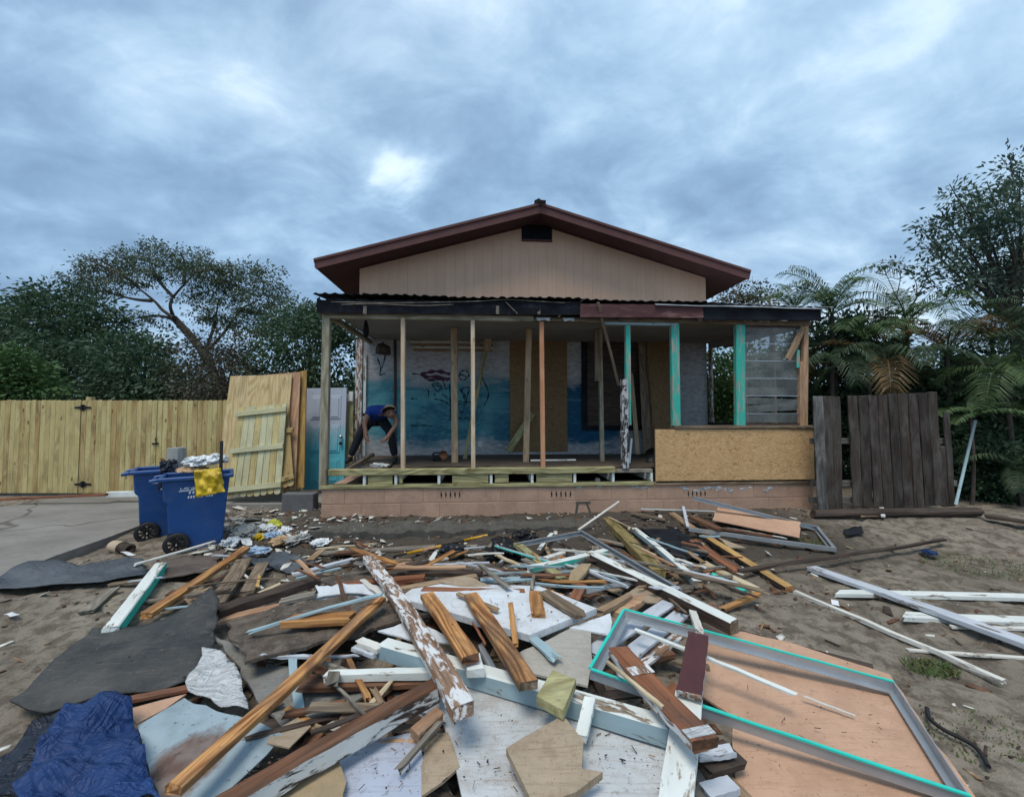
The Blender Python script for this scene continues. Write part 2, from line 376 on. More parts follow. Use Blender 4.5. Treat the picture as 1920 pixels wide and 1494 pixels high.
# ------------------------------------------------------------------ object helpers
def link(o, parent=None):
    COL.objects.link(o)
    if parent: o.parent = parent
    return o
def tag(o, label=None, cat=None, group=None, kind=None):
    if label: o['label'] = label
    if cat:
        o['category'] = cat
        if not kind: o['kind'] = 'thing'
    if group: o['group'] = group
    if kind: o['kind'] = kind
    return o
def empty(name, loc=(0, 0, 0), rz=0.0):
    o = bpy.data.objects.new(name, None); o.empty_display_size = .1
    o.location = loc; o.rotation_euler = (0, 0, rz)
    return link(o)
def mesh_np(name, v, q, mat, parent=None, smooth=False):
    """mesh from numpy vertices (n,3) and faces (m,k)"""
    me = bpy.data.meshes.new(name)
    v = np.asarray(v, dtype=np.float32); q = np.asarray(q, dtype=np.int32)
    k = q.shape[1]
    me.vertices.add(len(v)); me.vertices.foreach_set('co', v.ravel())
    me.loops.add(q.size); me.loops.foreach_set('vertex_index', q.ravel())
    me.polygons.add(len(q)); me.polygons.foreach_set('loop_start', np.arange(0, q.size, k, dtype=np.int32))
    me.update(calc_edges=True)
    if smooth: me.polygons.foreach_set('use_smooth', np.ones(len(q), dtype=bool))
    for m in (mat if isinstance(mat, (list, tuple)) else [mat]): me.materials.append(MATS[m] if isinstance(m, str) else m)
    return link(bpy.data.objects.new(name, me), parent)
def mesh_py(name, v, f, mat, parent=None, smooth=False, idx=None):
    me = bpy.data.meshes.new(name)
    me.from_pydata([tuple(p) for p in v], [], [tuple(x) for x in f])
    for m in (mat if isinstance(mat, (list, tuple)) else [mat]): me.materials.append(MATS[m] if isinstance(m, str) else m)
    if idx: me.polygons.foreach_set('material_index', idx)
    if smooth: me.polygons.foreach_set('use_smooth', [True] * len(f))
    me.update()
    return link(bpy.data.objects.new(name, me), parent)
def frame(p1, p2, up):
    x = (Vector(p2) - Vector(p1)).normalized(); up = Vector(up)
    y = up.cross(x)
    if y.length < 1e-4: y = Vector((0, 1, 0)).cross(x)
    y.normalize(); z = x.cross(y)
    return x, y, z
def bar_mesh(L, w, t, seg=1, jag=0.0, warp=0.0, ch=None, rnd=rng, c1=0.0, c2=0.0, bow=0.0):
    """chamfered board from x=0..L, width w in y, thickness t in z (centred); jag = torn ends; c1/c2 = slanted cuts"""
    ch = min(w, t) * .09 if ch is None else ch
    a, b = w / 2, t / 2
    prof = [(-a + ch, b), (a - ch, b), (a, b - ch), (a, -b + ch), (a - ch, -b), (-a + ch, -b), (-a, -b + ch), (-a, b - ch)]
    v, f, mi = [], [], []
    for i in range(seg + 1):
        x = L * i / seg
        oy, oz = (rnd.gauss(0, warp), rnd.gauss(0, warp * .6)) if 0 < i < seg else (0, 0)
        by, bz = bow * L * math.sin(math.pi * i / seg), bow * .5 * L * math.sin(math.pi * i / seg)
        oy += by; oz += bz
        for (y, z) in prof:
            dx = 0
            if i == 0: dx = abs(rnd.gauss(0, jag)) + c1 * (y / w + .5)
            if i == seg: dx = -abs(rnd.gauss(0, jag)) - c2 * (y / w + .5)
            wy, wz = (rnd.gauss(0, warp * .5), rnd.gauss(0, warp * .4)) if warp else (0, 0)
            v.append((x + dx, y + oy + wy, z + oz + wz))
    n = 8
    kinds = [0, 0, 1, 1, 1, 1, 1, 0]    # top | side
    for i in range(seg):
        for k in range(n):
            k2 = (k + 1) % n
            f.append((i * n + k, i * n + k2, (i + 1) * n + k2, (i + 1) * n + k)); mi.append(kinds[k])
    f.append(tuple(range(n - 1, -1, -1))[::-1]); mi.append(2)
    f.append(tuple(seg * n + k for k in range(n - 1, -1, -1))); mi.append(2)
    return v, f, mi
def board(name, p1, p2, w, t, mat, parent=None, up=(0, 0, 1), top=False, jag=0.0, warp=0.0, seg=1, ch=None, c1=0.0, c2=0.0, bow=0.0):
    """a board from p1 to p2; mat = one name or (top, side, end). top=True: p1, p2 lie on its upper face"""
    p1, p2 = Vector(p1), Vector(p2)
    x, y, z = frame(p1, p2, up)
    L = (p2 - p1).length
    v, f, mi = bar_mesh(L, w, t, seg, jag, warp, ch, c1=c1, c2=c2, bow=bow)
    m = mat if isinstance(mat, (tuple, list)) else (mat,)
    o = mesh_py(name, v, f, m, parent, idx=mi if len(m) > 1 else None)
    if len(m) == 2: o.data.polygons.foreach_set('material_index', [min(i, 1) for i in mi])
    mat4 = Matrix((x, y, z)).transposed().to_4x4()
    org = p1 - (z * (t / 2) if top else Vector())
    mat4.translation = org
    o.matrix_basis = mat4
    return o
def boxo(name, lo, hi, mat, parent=None, bevel=0.0):
    lo, hi = Vector(lo), Vector(hi)
    c = (lo + hi) / 2; s = hi - lo
    bm = bmesh.new(); bmesh.ops.create_cube(bm, size=1.0)
    for v in bm.verts: v.co = Vector((v.co.x * s.x, v.co.y * s.y, v.co.z * s.z))
    if bevel: bmesh.ops.bevel(bm, geom=bm.edges[:], offset=bevel, segments=1, affect='EDGES')
    me = bpy.data.meshes.new(name); bm.to_mesh(me); bm.free()
    me.materials.append(MATS[mat] if isinstance(mat, str) else mat)
    o = link(bpy.data.objects.new(name, me), parent); o.location = c
    return o
def tube_arrays(pts, radii, n=8):
    v, f = [], []
    pts = [Vector(p) for p in pts]
    ref = Vector((0.13, .21, 1)).normalized()
    for i, p in enumerate(pts):
        d = (pts[min(i + 1, len(pts) - 1)] - pts[max(i - 1, 0)])
        d = d.normalized() if d.length > 1e-9 else Vector((0, 0, 1))
        a = d.cross(ref)
        if a.length < 1e-3: a = d.cross(Vector((1, 0, 0)))
        a.normalize(); b = d.cross(a)
        for k in range(n):
            t = 2 * math.pi * k / n
            v.append(p + (a * math.cos(t) + b * math.sin(t)) * radii[i])
    for i in range(len(pts) - 1):
        for k in range(n):
            k2 = (k + 1) % n
            f.append((i * n + k, i * n + k2, (i + 1) * n + k2, (i + 1) * n + k))
    f.append(tuple(range(n))); f.append(tuple((len(pts) - 1) * n + k for k in range(n - 1, -1, -1)))
    return v, f
def tube(name, pts, radii, mat, parent=None, n=8):
    if isinstance(radii, (int, float)): radii = [radii] * len(pts)
    v, f = tube_arrays(pts, radii, n)
    return mesh_py(name, v, f, mat, parent, smooth=True)
def spline(pts, k=6):
    """Catmull-Rom through the points"""
    P = [Vector(p) for p in pts]; P = [P[0] * 2 - P[1]] + P + [P[-1] * 2 - P[-2]]
    out = []
    for i in range(1, len(P) - 2):
        for j in range(k):
            t = j / k
            a, b, c, d = P[i - 1], P[i], P[i + 1], P[i + 2]
            out.append(.5 * ((2 * b) + (c - a) * t + (2 * a - 5 * b + 4 * c - d) * t * t + (3 * b - a - 3 * c + d) * t ** 3))
    out.append(P[-2])
    return out

# value noise for geometry
_perm = np.random.default_rng(3).random((256, 256))
def vnoise(x, y):
    x = np.asarray(x, float); y = np.asarray(y, float)
    xi, yi = np.floor(x).astype(int), np.floor(y).astype(int)
    fx, fy = x - xi, y - yi
    fx = fx * fx * (3 - 2 * fx); fy = fy * fy * (3 - 2 * fy)
    g = lambda a, b: _perm[a & 255, b & 255]
    return (g(xi, yi) * (1 - fx) + g(xi + 1, yi) * fx) * (1 - fy) + (g(xi, yi + 1) * (1 - fx) + g(xi + 1, yi + 1) * fx) * fy
def fbm(x, y, o=4, g=.5):
    s = 0; a = 1; tot = 0
    for i in range(o):
        s = s + a * vnoise(x * 2 ** i + 17.3 * i, y * 2 ** i + 5.1 * i); tot += a; a *= g
    return s / tot

def sheet(name, corners, mat, th=.01, jag=0.0, wrinkle=0.0, wscale=3.0, cuts=3, lift=None, label=None, cat='board', crease=False, smooth=False, edge=None, stain=None):
    """a torn or cut sheet: outline in world points (x, y, z); jag roughens the outline, wrinkle the face"""
    P = [Vector(c) for c in corners]
    if jag:
        Q = []
        for i, a in enumerate(P):
            b = P[(i + 1) % len(P)]; n = max(1, int((b - a).length / .09))
            for k in range(n):
                q = a.lerp(b, k / n)
                if k:
                    q = q + Vector((rng.gauss(0, jag), rng.gauss(0, jag), 0))
                Q.append(q)
        P = Q
    c = sum(P, Vector()) / len(P)
    bm = bmesh.new()
    vs = [bm.verts.new(p - c) for p in P]
    fc = bm.faces.new(vs)
    if fc.normal.z < 0 or (fc.normal_update() or fc.normal.z < 0): bmesh.ops.reverse_faces(bm, faces=[fc])
    bmesh.ops.triangulate(bm, faces=bm.faces[:], quad_method='BEAUTY', ngon_method='BEAUTY')
    target = max(.05, 1.6 / (8 if wrinkle else 2))
    for _ in range(7):
        if not wrinkle: break
        lim = {6: .028, 5: .045, 4: .06, 3: .09, 2: .14, 1: .25}[cuts]
        es = [e for e in bm.edges if e.calc_length() > lim]
        if not es: break
        bmesh.ops.subdivide_edges(bm, edges=es, cuts=1)
        bmesh.ops.triangulate(bm, faces=bm.faces[:])
    if wrinkle:
        sx, sy = rng.random() * 50, rng.random() * 50
        for v in bm.verts:
            x, y = v.co.x + c.x, v.co.y + c.y
            h = fbm(x * wscale + sx, y * wscale + sy, 4)
            rdg = 1 - abs(2 * fbm(x * wscale * .8 + sy, y * wscale * .8 + sx, 3) - 1) * 2.2
            if crease:      # cloth pushed together: long sharp folds running one way, a few across
                qx, qy = x * math.cos(crease) + y * math.sin(crease), -x * math.sin(crease) + y * math.cos(crease)
                wx, wy = 1.2 * fbm(qx * 2.1 + sx, qy * 2.1, 2), 1.2 * fbm(qx * 2.1, qy * 2.1 + sy, 2)
                f1 = 1 - 2.6 * abs(2 * fbm(qx * wscale * .35 + wx, qy * wscale + wy + sy, 2, .35) - 1)
                f2 = 1 - 2.6 * abs(2 * fbm(qx * wscale * 1.3 + wy, qy * wscale * .5 + wx + sx, 2, .35) - 1)
                v.co.z += wrinkle * (f1 * .75 + f2 * .35 + (h - .5) * .9)
                continue
            v.co.z += wrinkle * ((h - .5) * 1.2 + (rdg - .5) * .8)
    if lift:
        for v in bm.verts: v.co.z += lift(v.co.x + c.x, v.co.y + c.y)
    geom = bm.faces[:]
    r = bmesh.ops.extrude_face_region(bm, geom=geom)
    for e in r['geom']:
        if isinstance(e, bmesh.types.BMVert): e.co.z -= th
    bmesh.ops.recalc_face_normals(bm, faces=bm.faces[:])
    me = bpy.data.meshes.new(name); bm.to_mesh(me); bm.free()
    me.materials.append(MATS[mat] if isinstance(mat, str) else mat)
    if smooth: me.polygons.foreach_set('use_smooth', [True] * len(me.polygons))
    o = link(bpy.data.objects.new(name, me)); o.location = c
    if label: tag(o, label, cat)
    return o
def blob(name, loc, size, mat, crumple=.35, sub=3, parent=None, flat=.0, seed=None, freq=2.2):
    """crumpled bag or lump: a sphere folded by noise"""
    bm = bmesh.new(); bmesh.ops.create_icosphere(bm, subdivisions=sub, radius=.5)
    s = rng.random() * 90 if seed is None else seed
    for v in bm.verts:
        n = v.co.normalized()
        a = fbm(n.x * freq + s, n.y * freq + n.z * freq * 1.3 + s, 4)
        b = abs(2 * fbm(n.y * freq * 1.7 - s, n.z * freq * 1.5 + n.x * 2 + s, 3) - 1)
        k = 1 + crumple * ((a - .5) * 2.2 - b * 1.4 + .3)
        v.co = Vector((v.co.x * size[0] * k, v.co.y * size[1] * k, v.co.z * size[2] * k))
        if v.co.z < -size[2] * .3: v.co.z = -size[2] * .3
    me = bpy.data.meshes.new(name); bm.to_mesh(me); bm.free()
    me.materials.append(MATS[mat] if isinstance(mat, str) else mat)
    o = link(bpy.data.objects.new(name, me), parent)
    o.location = Vector(loc) + Vector((0, 0, size[2] * .3))
    o.rotation_euler = (0, 0, rng.random() * 6.3)
    return o
# ================================================================== ground
def sstep(a, b, x):
    if a > b: return 1 - sstep(b, a, x)
    t = np.clip((np.asarray(x, float) - a) / (b - a), 0, 1); return t * t * (3 - 2 * t)
def ground_h(x, y, detail=True):
    h = .17 * sstep(4.7, 6.5, y)
    h = h - .14 * sstep(-5.5, -5.9, x) * sstep(3.4, 4.4, y) * (1 - sstep(7.2, 7.6, y))
    if detail:
        x = np.asarray(x, float); y = np.asarray(y, float)
        near = 1 - sstep(9, 14, np.hypot(x, y))
        h = h + near * ((fbm(x * 1.1, y * 1.1, 3) - .5) * .05)
        # trampled sand: small scuffed hollows
        l = fbm(x * 6.5 + 3, y * 8.0, 4, .62)
        h = h + near * (.055 * (l - .5) - .034 * np.clip(.46 - fbm(x * 3.4 + 40, y * 4.4 + 9, 3), 0, 1) * 4)
        h = h + .05 * np.exp(-((x - .3) ** 2 / 2.6 + (y - 3.2) ** 2 / 1.6))
    return h
def gz(x, y): return float(ground_h(np.array([x]), np.array([y]))[0])
def axis(lo_far, lo, hi, hi_far, step):
    a = list(np.arange(lo, hi, step))
    l, s = [], step
    x = lo
    while x > lo_far: s *= 1.22; x -= s; l.append(x)
    r, s = [], step
    x = a[-1]
    while x < hi_far: s *= 1.22; x += s; r.append(x)
    return np.array(l[::-1] + a + r)
def build_ground():
    xs = axis(-500, -6.2, 6.6, 500, .034); ys = axis(-60, 1.2, 7.4, 700, .030)
    X, Y = np.meshgrid(xs, ys)
    Z = ground_h(X, Y)
    v = np.stack([X.ravel(), Y.ravel(), Z.ravel()], 1)
    nx, ny = len(xs), len(ys)
    i = np.arange(nx * ny).reshape(ny, nx)
    q = np.stack([i[:-1, :-1].ravel(), i[:-1, 1:].ravel(), i[1:, 1:].ravel(), i[1:, :-1].ravel()], 1)
    t = NT('sandy_ground')
    tc = t.obj()
    a = t.noise(.55, det=6, rough=.6, v=tc, dist=.4)
    b = t.noise(7, det=8, rough=.7, v=tc, dist=.3)
    c = t.noise(55, det=4, rough=.7, v=tc)
    col = t.mix(t.rng(a, .38, .66), (.285, .245, .195), (.185, .158, .127))
    col = t.mix(t.rng(b, .45, .58, 0, .85), col, (.105, .085, .065))
    col = t.mix(t.rng(c, .62, .74, 0, .6), col, (.06, .05, .04))
    col = t.mix(t.rng(c, .28, .36, .35, 0), col, (.38, .34, .28))
    g = t.noise(1.3, det=7, rough=.65, v=tc, dist=.5)
    col = t.mix(t.rng(g, .60, .72, 0, .55), col, (.085, .085, .04))       # thin weeds
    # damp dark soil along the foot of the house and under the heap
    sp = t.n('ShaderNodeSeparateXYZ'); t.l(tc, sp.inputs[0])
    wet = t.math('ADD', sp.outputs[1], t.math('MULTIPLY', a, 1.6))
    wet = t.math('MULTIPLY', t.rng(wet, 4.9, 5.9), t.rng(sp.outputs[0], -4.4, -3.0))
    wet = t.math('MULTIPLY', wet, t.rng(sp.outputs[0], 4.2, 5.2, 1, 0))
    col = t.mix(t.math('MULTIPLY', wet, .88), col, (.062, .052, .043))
    t.bump(t.math('ADD', b, t.math('MULTIPLY', c, .5)), .9, .03)
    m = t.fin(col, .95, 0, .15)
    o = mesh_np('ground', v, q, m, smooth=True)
    tag(o, kind='structure')
build_ground()

def build_driveway():
    # concrete drive running from the left edge of the picture up to the fence
    edge = [G(-260, 1240, .07), G(0, 1083, .08), G(108, 1040, .10), G(200, 1008, .12), G(262, 985, .14), G(330, 962, .17), G(420, 944, .20), G(520, 938, .215)]
    far = [G(520, 926, .22), G(420, 926, .21), G(262, 925, .20), G(100, 935, .18), G(0, 950, .165), G(-260, 985, .16)]
    P = edge + far
    bm = bmesh.new()
    vs = [bm.verts.new(p) for p in P]
    bm.faces.new(vs)
    r = bmesh.ops.extrude_face_region(bm, geom=bm.faces[:])
    for e in r['geom']:
        if isinstance(e, bmesh.types.BMVert): e.co.z -= .24
    bmesh.ops.recalc_face_normals(bm, faces=bm.faces[:])
    me = bpy.data.meshes.new('driveway'); bm.to_mesh(me); bm.free()
    t = NT('drive_concrete')
    tc = t.obj()
    a = t.noise(.9, det=7, rough=.6, v=tc, sc=(1, 2.2, 1)); b = t.noise(14, det=6, rough=.7, v=tc)
    col = t.mix(t.rng(a, .35, .68), (.25, .236, .216), (.17, .158, .142))
    col = t.mix(t.rng(b, .52, .72, 0, .5), col, (.115, .103, .088))
    v = t.n('ShaderNodeTexVoronoi'); v.feature = 'DISTANCE_TO_EDGE'; v.inputs['Scale'].default_value = .38
    dm = t.n('ShaderNodeVectorMath'); dm.operation = 'ADD'; t.l(tc, dm.inputs[0])
    nn = t.n('ShaderNodeTexNoise'); nn.inputs['Scale'].default_value = 1.1; t.l(tc, nn.inputs['Vector']); t.l(nn.outputs['Color'], dm.inputs[1]); t.l(dm.outputs[0], v.inputs['Vector'])
    col = t.mix(t.rng(v.outputs['Distance'], .004, .012, .7, 0), col, (.07, .06, .05))
    t.bump(b, .3, .01)
    me.materials.append(t.fin(col, .9, 0, .2))
    tag(link(bpy.data.objects.new('driveway', me)), kind='structure')
build_driveway()

# ================================================================== house
house = empty('house', HO, TH)
tag(house, 'peach gabled house with maroon trim and its front porch half torn down', 'house')
W = 8.0          # porch width
BW = 2.30        # depth of the porch: the house's own front wall stands here
Z0, Z1 = .145, .585
FLOOR = .86
PLATE = 3.24

def mural_mat():
    t = NT('painted_front_wall')
    tc = t.obj(); sp = t.n('ShaderNodeSeparateXYZ'); t.l(tc, sp.inputs[0])
    x, z = sp.outputs[0], sp.outputs[2]
    n = t.noise(1.0, (1.1, 1, 2.6), 6, .6, .4, v=tc); nf = t.noise(9, (1, 1, 2.4), 6, .65, .3, v=tc)
    zz = t.math('ADD', z, t.math('MULTIPLY', t.math('SUBTRACT', n, .5), 1.6))
    white = t.mix(t.rng(nf, .4, .65, 0, .8), (.44, .44, .445), (.23, .225, .22))
    teal = t.mix(t.rng(n, .42, .6), (.10, .30, .345), (.036, .145, .205))
    teal = t.mix(t.rng(nf, .5, .66, 0, .8), teal, (.12, .29, .32))
    grime = t.noise(3.0, (1, 1, .6), 8, .7, .6, v=tc)
    teal = t.mix(t.rng(grime, .54, .66, 0, .45), teal, (.018, .05, .07))
    deep = t.mix(t.rng(nf, .4, .7), (.010, .062, .125), (.018, .105, .17))
    teal = t.mix(t.rng(t.math('ADD', x, t.math('MULTIPLY', nf, .8)), 2.9, 3.9), teal, deep)
    band = t.noise(1.0, (.6, 1, 9), 4, .6, .6, v=tc)
    teal = t.mix(t.rng(band, .54, .64, 0, .4), teal, (.13, .31, .33))
    # bare plaster along the bottom and near the ceiling
    low = t.math('ADD', z, t.math('MULTIPLY', t.math('SUBTRACT', nf, .5), .35))
    low = t.math('ADD', low, t.math('MULTIPLY', t.math('SUBTRACT', n, .5), 1.1))
    col = t.mix(t.rng(low, 1.05, 1.30), white, teal)
    col = t.mix(t.rng(t.math('ADD', zz, t.math('MULTIPLY', nf, .5)), 2.60, 2.85), col, white)
    col = t.mix(t.rng(t.math('ADD', x, t.math('MULTIPLY', nf, .3)), 5.6, 5.75), col, white)
    t.bump(nf, .3, .01)
    return t.fin(col, .8, 0, .2)

def build_house():
    H = house
    # ---------- block foundation
    fnd = boxo('porch_foundation', (.01, .006, Z0 - .3), (W - .01, .2, Z1 - .004), 'mortar', H)
    off = fnd.location.copy()
    for c in range(2):
        z0 = Z0 - .02 + c * .232; z1 = z0 + .225
        x = -.25 * c
        while x < W:
            xa, xb = max(0, x) + .0015, min(W, x + .60) - .0015
            x += .60
            if xb - xa < .05: continue
            b = boxo('block', (xa, rng.uniform(-.001, .002), z0 + .002), (xb, .19, z1 - .002), 'peach_wall', fnd, .004)
            b.location -= off
    for x0, x1 in ((823, 866), (1030, 1074), (1287, 1326)):        # cast vents of five slots, the dark of each hole painted as a black lens
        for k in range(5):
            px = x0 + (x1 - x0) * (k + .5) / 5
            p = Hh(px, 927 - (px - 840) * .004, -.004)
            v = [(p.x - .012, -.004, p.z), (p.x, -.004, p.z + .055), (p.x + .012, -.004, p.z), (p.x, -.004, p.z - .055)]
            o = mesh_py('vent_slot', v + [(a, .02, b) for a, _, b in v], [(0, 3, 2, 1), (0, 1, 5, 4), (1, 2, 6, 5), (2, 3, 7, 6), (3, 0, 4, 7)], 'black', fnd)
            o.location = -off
    # access hole with a dark lintel and jambs near the middle of the wall
    for (a, b) in (((1080, 942), (1107, 941)), ((1083, 943), (1079, 968)), ((1100, 942), (1109, 967))):
        o = board('foundation_crack', Hh(*a, -.006), Hh(*b, -.006), .03, .012, 'concrete_dark', fnd, up=(0, -1, 0)); o.location -= off
    # flakes of old white paint under the right-hand panel
    for k in range(26):
        px = rng.uniform(1280, 1450) if k < 18 else rng.uniform(700, 1240)
        p = Hh(px, rng.uniform(911, 921) if k < 18 else rng.uniform(911, 915), -.004)
        pts = []
        for j in range(7):
            a = j * .9; rr = rng.uniform(.4, 1)
            pts.append((p.x + math.cos(a) * .07 * rr, -.0045, min(p.z + math.sin(a) * .028 * rr, Z1 - .005)))
        o = mesh_py('paint_flake', pts, [tuple(range(6, -1, -1))], 'plastic_white', fnd); o.location = -off
    # side foundation walls
    boxo('foundation_side', (0.006, .2, Z0 - .3), (.2, BW, Z1), 'peach_wall', H)
    boxo('foundation_side', (W - .2, .2, Z0 - .3), (W - .006, BW, Z1), 'peach_wall', H)
    # ---------- floor framing
    def hx(px, py=880, y=0): return Hh(px, py, y).x
    board('sill_plate', (-.03, .07, .612), (hx(1225), .07, .612), .19, .052, 'treated', H, warp=.002, seg=8)
    board('sill_plate', (hx(1227), .06, .606), (W - .02, .06, .606), .17, .04, 'tan', H, warp=.002, seg=5)
    jx = [hx(p) for p in (683, 742, 823, 921, 998, 1078, 1150, 1222, 1330, 1430)]
    for x in jx:
        board('floor_joist', (x, .005, .715), (x, BW, .715), .04, .145, ('white', 'white', 'white'), H)
    for a, b in ((687, 738), (746, 757), (845, 918), (925, 956), (1003, 1075)):
        board('rim_block', (hx(a) + .025, .03, .715), (hx(b) - .02, .03, .715), .135, .04, 'treated', H, up=(0, -1, 0))
    board('bottom_plate', (.10, .05, .836), (hx(1153), .05, .836), .14, .094, 'treated', H, warp=.003, seg=8)
    board('bottom_plate', (hx(1154), .07, .815), (hx(1226), .07, .815), .14, .05, 'grey', H, jag=.02)
    # floor boards, some torn out at the left front
    y = .20
    k = 0
    while y < BW - .02:
        w = .128
        if y < .42: x0 = 2.6
        elif y < .62: x0 = .95
        elif y < .8: x0 = rng.uniform(1.5, 1.7)
        else: x0 = .1 + rng.uniform(0, .1)
        cut = rng.uniform(3.2, 5.8)
        board('floor_board', (x0, y + w / 2, FLOOR - .012), (cut - .004, y + w / 2, FLOOR - .012 + rng.uniform(-.003, .003)), w, .024, 'floor_dirty', H)
        board('floor_board', (cut + .004, y + w / 2, FLOOR - .012), (W - .1, y + w / 2, FLOOR - .012 + rng.uniform(-.003, .003)), w, .024, 'floor_dirty', H)
        y += w + .006; k += 1
    # ---------- front framing
    def stud(px0, px1, wpx, mat, z0=.883, z1=PLATE + .03, y=.05, t=.085, py0=600, py1=878, name='stud', **kw):
        a = Hh(px0, py0, y); b = Hh(px1, py1, y)
        wd = abs(Hh(px0 + wpx, py0, y).x - a.x)
        f = lambda z: Vector((b.x + (a.x - b.x) * (z - b.z) / (a.z - b.z), y, z))
        return board(name, f(z0), f(z1), wd, t, mat, H, up=(0, -1, 0), **kw)
    # corner post left
    stud(613, 607, 14.5, 'treated_grey', z0=.64, z1=PLATE + .06, y=.06, t=.1, py1=905, name='corner_post', warp=.003, seg=6)
    stud(756, 756, 7.5, 'stud_new', y=.045)
    stud(886.5, 887.5, 7.5, 'stud_new', y=.045)
    stud(1015, 1018, 8, 'stud_orange', y=.05, z1=PLATE)
    YS = .98
    stud(851.5, 853, 12, 'stud_tan', z0=FLOOR, z1=3.32, y=YS, py1=863)
    stud(992, 986, 11, 'stud_tan', z0=FLOOR, z1=3.32, y=YS, py1=864)
    stud(1124, 1129, 7, 'treated_grey', z0=FLOOR, z1=3.32, y=YS, py1=864)
    stud(1119.5, 1121, 10, 'greybrown', z0=2.35, z1=3.32, y=YS - .045, py1=864)
    tl = stud(1176, 1178, 9, ('teal', 'teal'), z0=1.56, z1=PLATE, y=.06, py1=800)
    stud(1170, 1172, 12, 'burnt', z0=.86, z1=2.31, y=.02, t=.1, py0=705, py1=875, name='scorched_post', seg=5, warp=.002)
    stud(1264, 1267, 15, 'teal', z0=1.55, z1=PLATE, y=.05, py1=800)
    stud(1386, 1387, 17, 'teal', z0=1.55, z1=PLATE, y=.05, py1=797)
    stud(1509, 1507, 9, 'ply_pink', z0=1.50, z1=PLATE, y=.06, py1=800, name='corner_post')
    stud(1499, 1501, 7, 'ply_pink', z0=1.52, z1=2.65, y=.05, py1=795, jag=.03, seg=2)
    board('brace', Hh(1507, 612, -.02), Hh(1476, 676, -.02), .10, .025, 'tan', H, up=(0, -1, 0), jag=.02)
    sp = Hh(1497, 668, -.005); board('paint_strip', Hh(1497, 655, 0), Hh(1496, 690, 0), .05, .01, 'teal', H, up=(0, -1, 0), jag=.02)
    # plates under the roof
    board('top_plate', (-.02, .05, PLATE + .045), (hx(1000, 592), .05, PLATE + .045), .10, .09, 'treated_grey', H, warp=.003, seg=8)
    board('top_plate', (hx(1000, 592) + .004, .06, PLATE + .03), (hx(1160, 594), .06, PLATE + .03), .09, .05, 'greybrown', H, warp=.003, seg=4)
    board('top_plate', (hx(1130, 597), .045, PLATE - .012), (hx(1270, 600), .045, PLATE - .012), .09, .04, ('bluegrey', 'bluegrey'), H)
    board('top_plate', (hx(1160, 594) + .004, .06, PLATE + .045), (W + .05, .06, PLATE + .045), .09, .08, 'greybrown', H, warp=.003, seg=6)
    for px, py, w in ((1018, 599, .24), (1066, 600, .20), (1430, 602, .24), (1320, 600, .26), (1400, 601, .15)):      # torn scraps of ceiling left on the plate
        p = Hh(px, py, -.012)
        pts = [(p.x - w / 2, p.y, p.z + .03), (p.x + w / 2, p.y, p.z + .035), (p.x + w * .42, p.y - .03, p.z - .03), (p.x + w * .1, p.y - .02, p.z - .012), (p.x - w * .35, p.y - .03, p.z - .03)]
        mesh_py('ceiling_scrap', pts, [(4, 3, 2, 1, 0)], 'plastic_white', H)
    for px in (683, 933, 1011):
        p = Hh(px, 578, -.13); board('nailed_cleat', (p.x, -.085, p.z - .09), (p.x, -.085, p.z + .05), .05, .03, 'grey', H, up=(0, -1, 0), jag=.01)
    # side plate and its torn end at the left
    board('side_plate', (.06, .1, PLATE + .04), (.06, BW - .02, PLATE + .04), .09, .09, 'treated_grey', H)
    board('side_plate', (W - .06, .1, PLATE + .04), (W - .06, BW - .02, PLATE + .04), .09, .09, 'greybrown', H)
    b = blob('rotten_plate_end', (.42, BW - .35, PLATE - .28), (.3, .3, .30), 'dark', .4, 2, H)
    b = blob('torn_paper', (hx(686, 612, .4), .4, PLATE - .22), (.1, .06, .34), 'black', .3, 2, H)
    # ---------- ceiling and porch roof
    boxo('ceiling', (.12, .11, 3.33), (W - .12, BW - .003, 3.345), 'ceiling', H)
    ze0, zw = 3.58, 3.86
    # corrugated roof sheets
    n = 64
    for s in range(4):
        xa, xb = -.12 + s * (W + .42) / 4, -.12 + (s + 1) * (W + .42) / 4 - .003
        v, f = [], []
        m = 44
        for i in range(m + 1):
            x = xa + (xb - xa) * i / m
            cz = .011 * math.sin(i / m * 2 * math.pi * 14) + .012 * math.sin(x * 1.9 + s)
            fr = rng.uniform(-.02, .03)
            yy0 = -.16 + fr
            drop = .05 * max(0, (x - 5.0) / 3.4)
            for y, z in ((yy0, ze0 - drop + cz), (1.0, (ze0 + zw) / 2 + cz - drop * .5), (BW - .002, zw + cz)):
                v += [(x, y, z), (x, y, z - .006)]
        for i in range(m):
            for j in range(2):
                a = i * 6 + j * 2; b = a + 6
                f += [(a, b, b + 2, a + 2), (a + 1, a + 3, b + 3, b + 1)]
            f.append((i * 6, i * 6 + 1, i * 6 + 7, i * 6 + 6))
        mesh_py('roof_sheet', v, f, 'black' if s < 3 else 'metal', H)
    boxo('roof_end', (W - .02, .12, 3.36), (W + .22, .16, 3.50), 'black', H)
    for x in np.arange(.3, W + .2, .8):       # rafters
        board('rafter', (x, -.05, 3.42), (x, BW - .01, 3.60), .045, .11, 'dark', H)
    def fascia(px0, px1, y0, y1, mat, yy, t=.03, **kw):
        a, b = Hh(px0, y0, yy), Hh(px1, y1, yy)
        return board('fascia_board', a, b, .215, t, mat, H, up=(0, -1, 0), **kw)
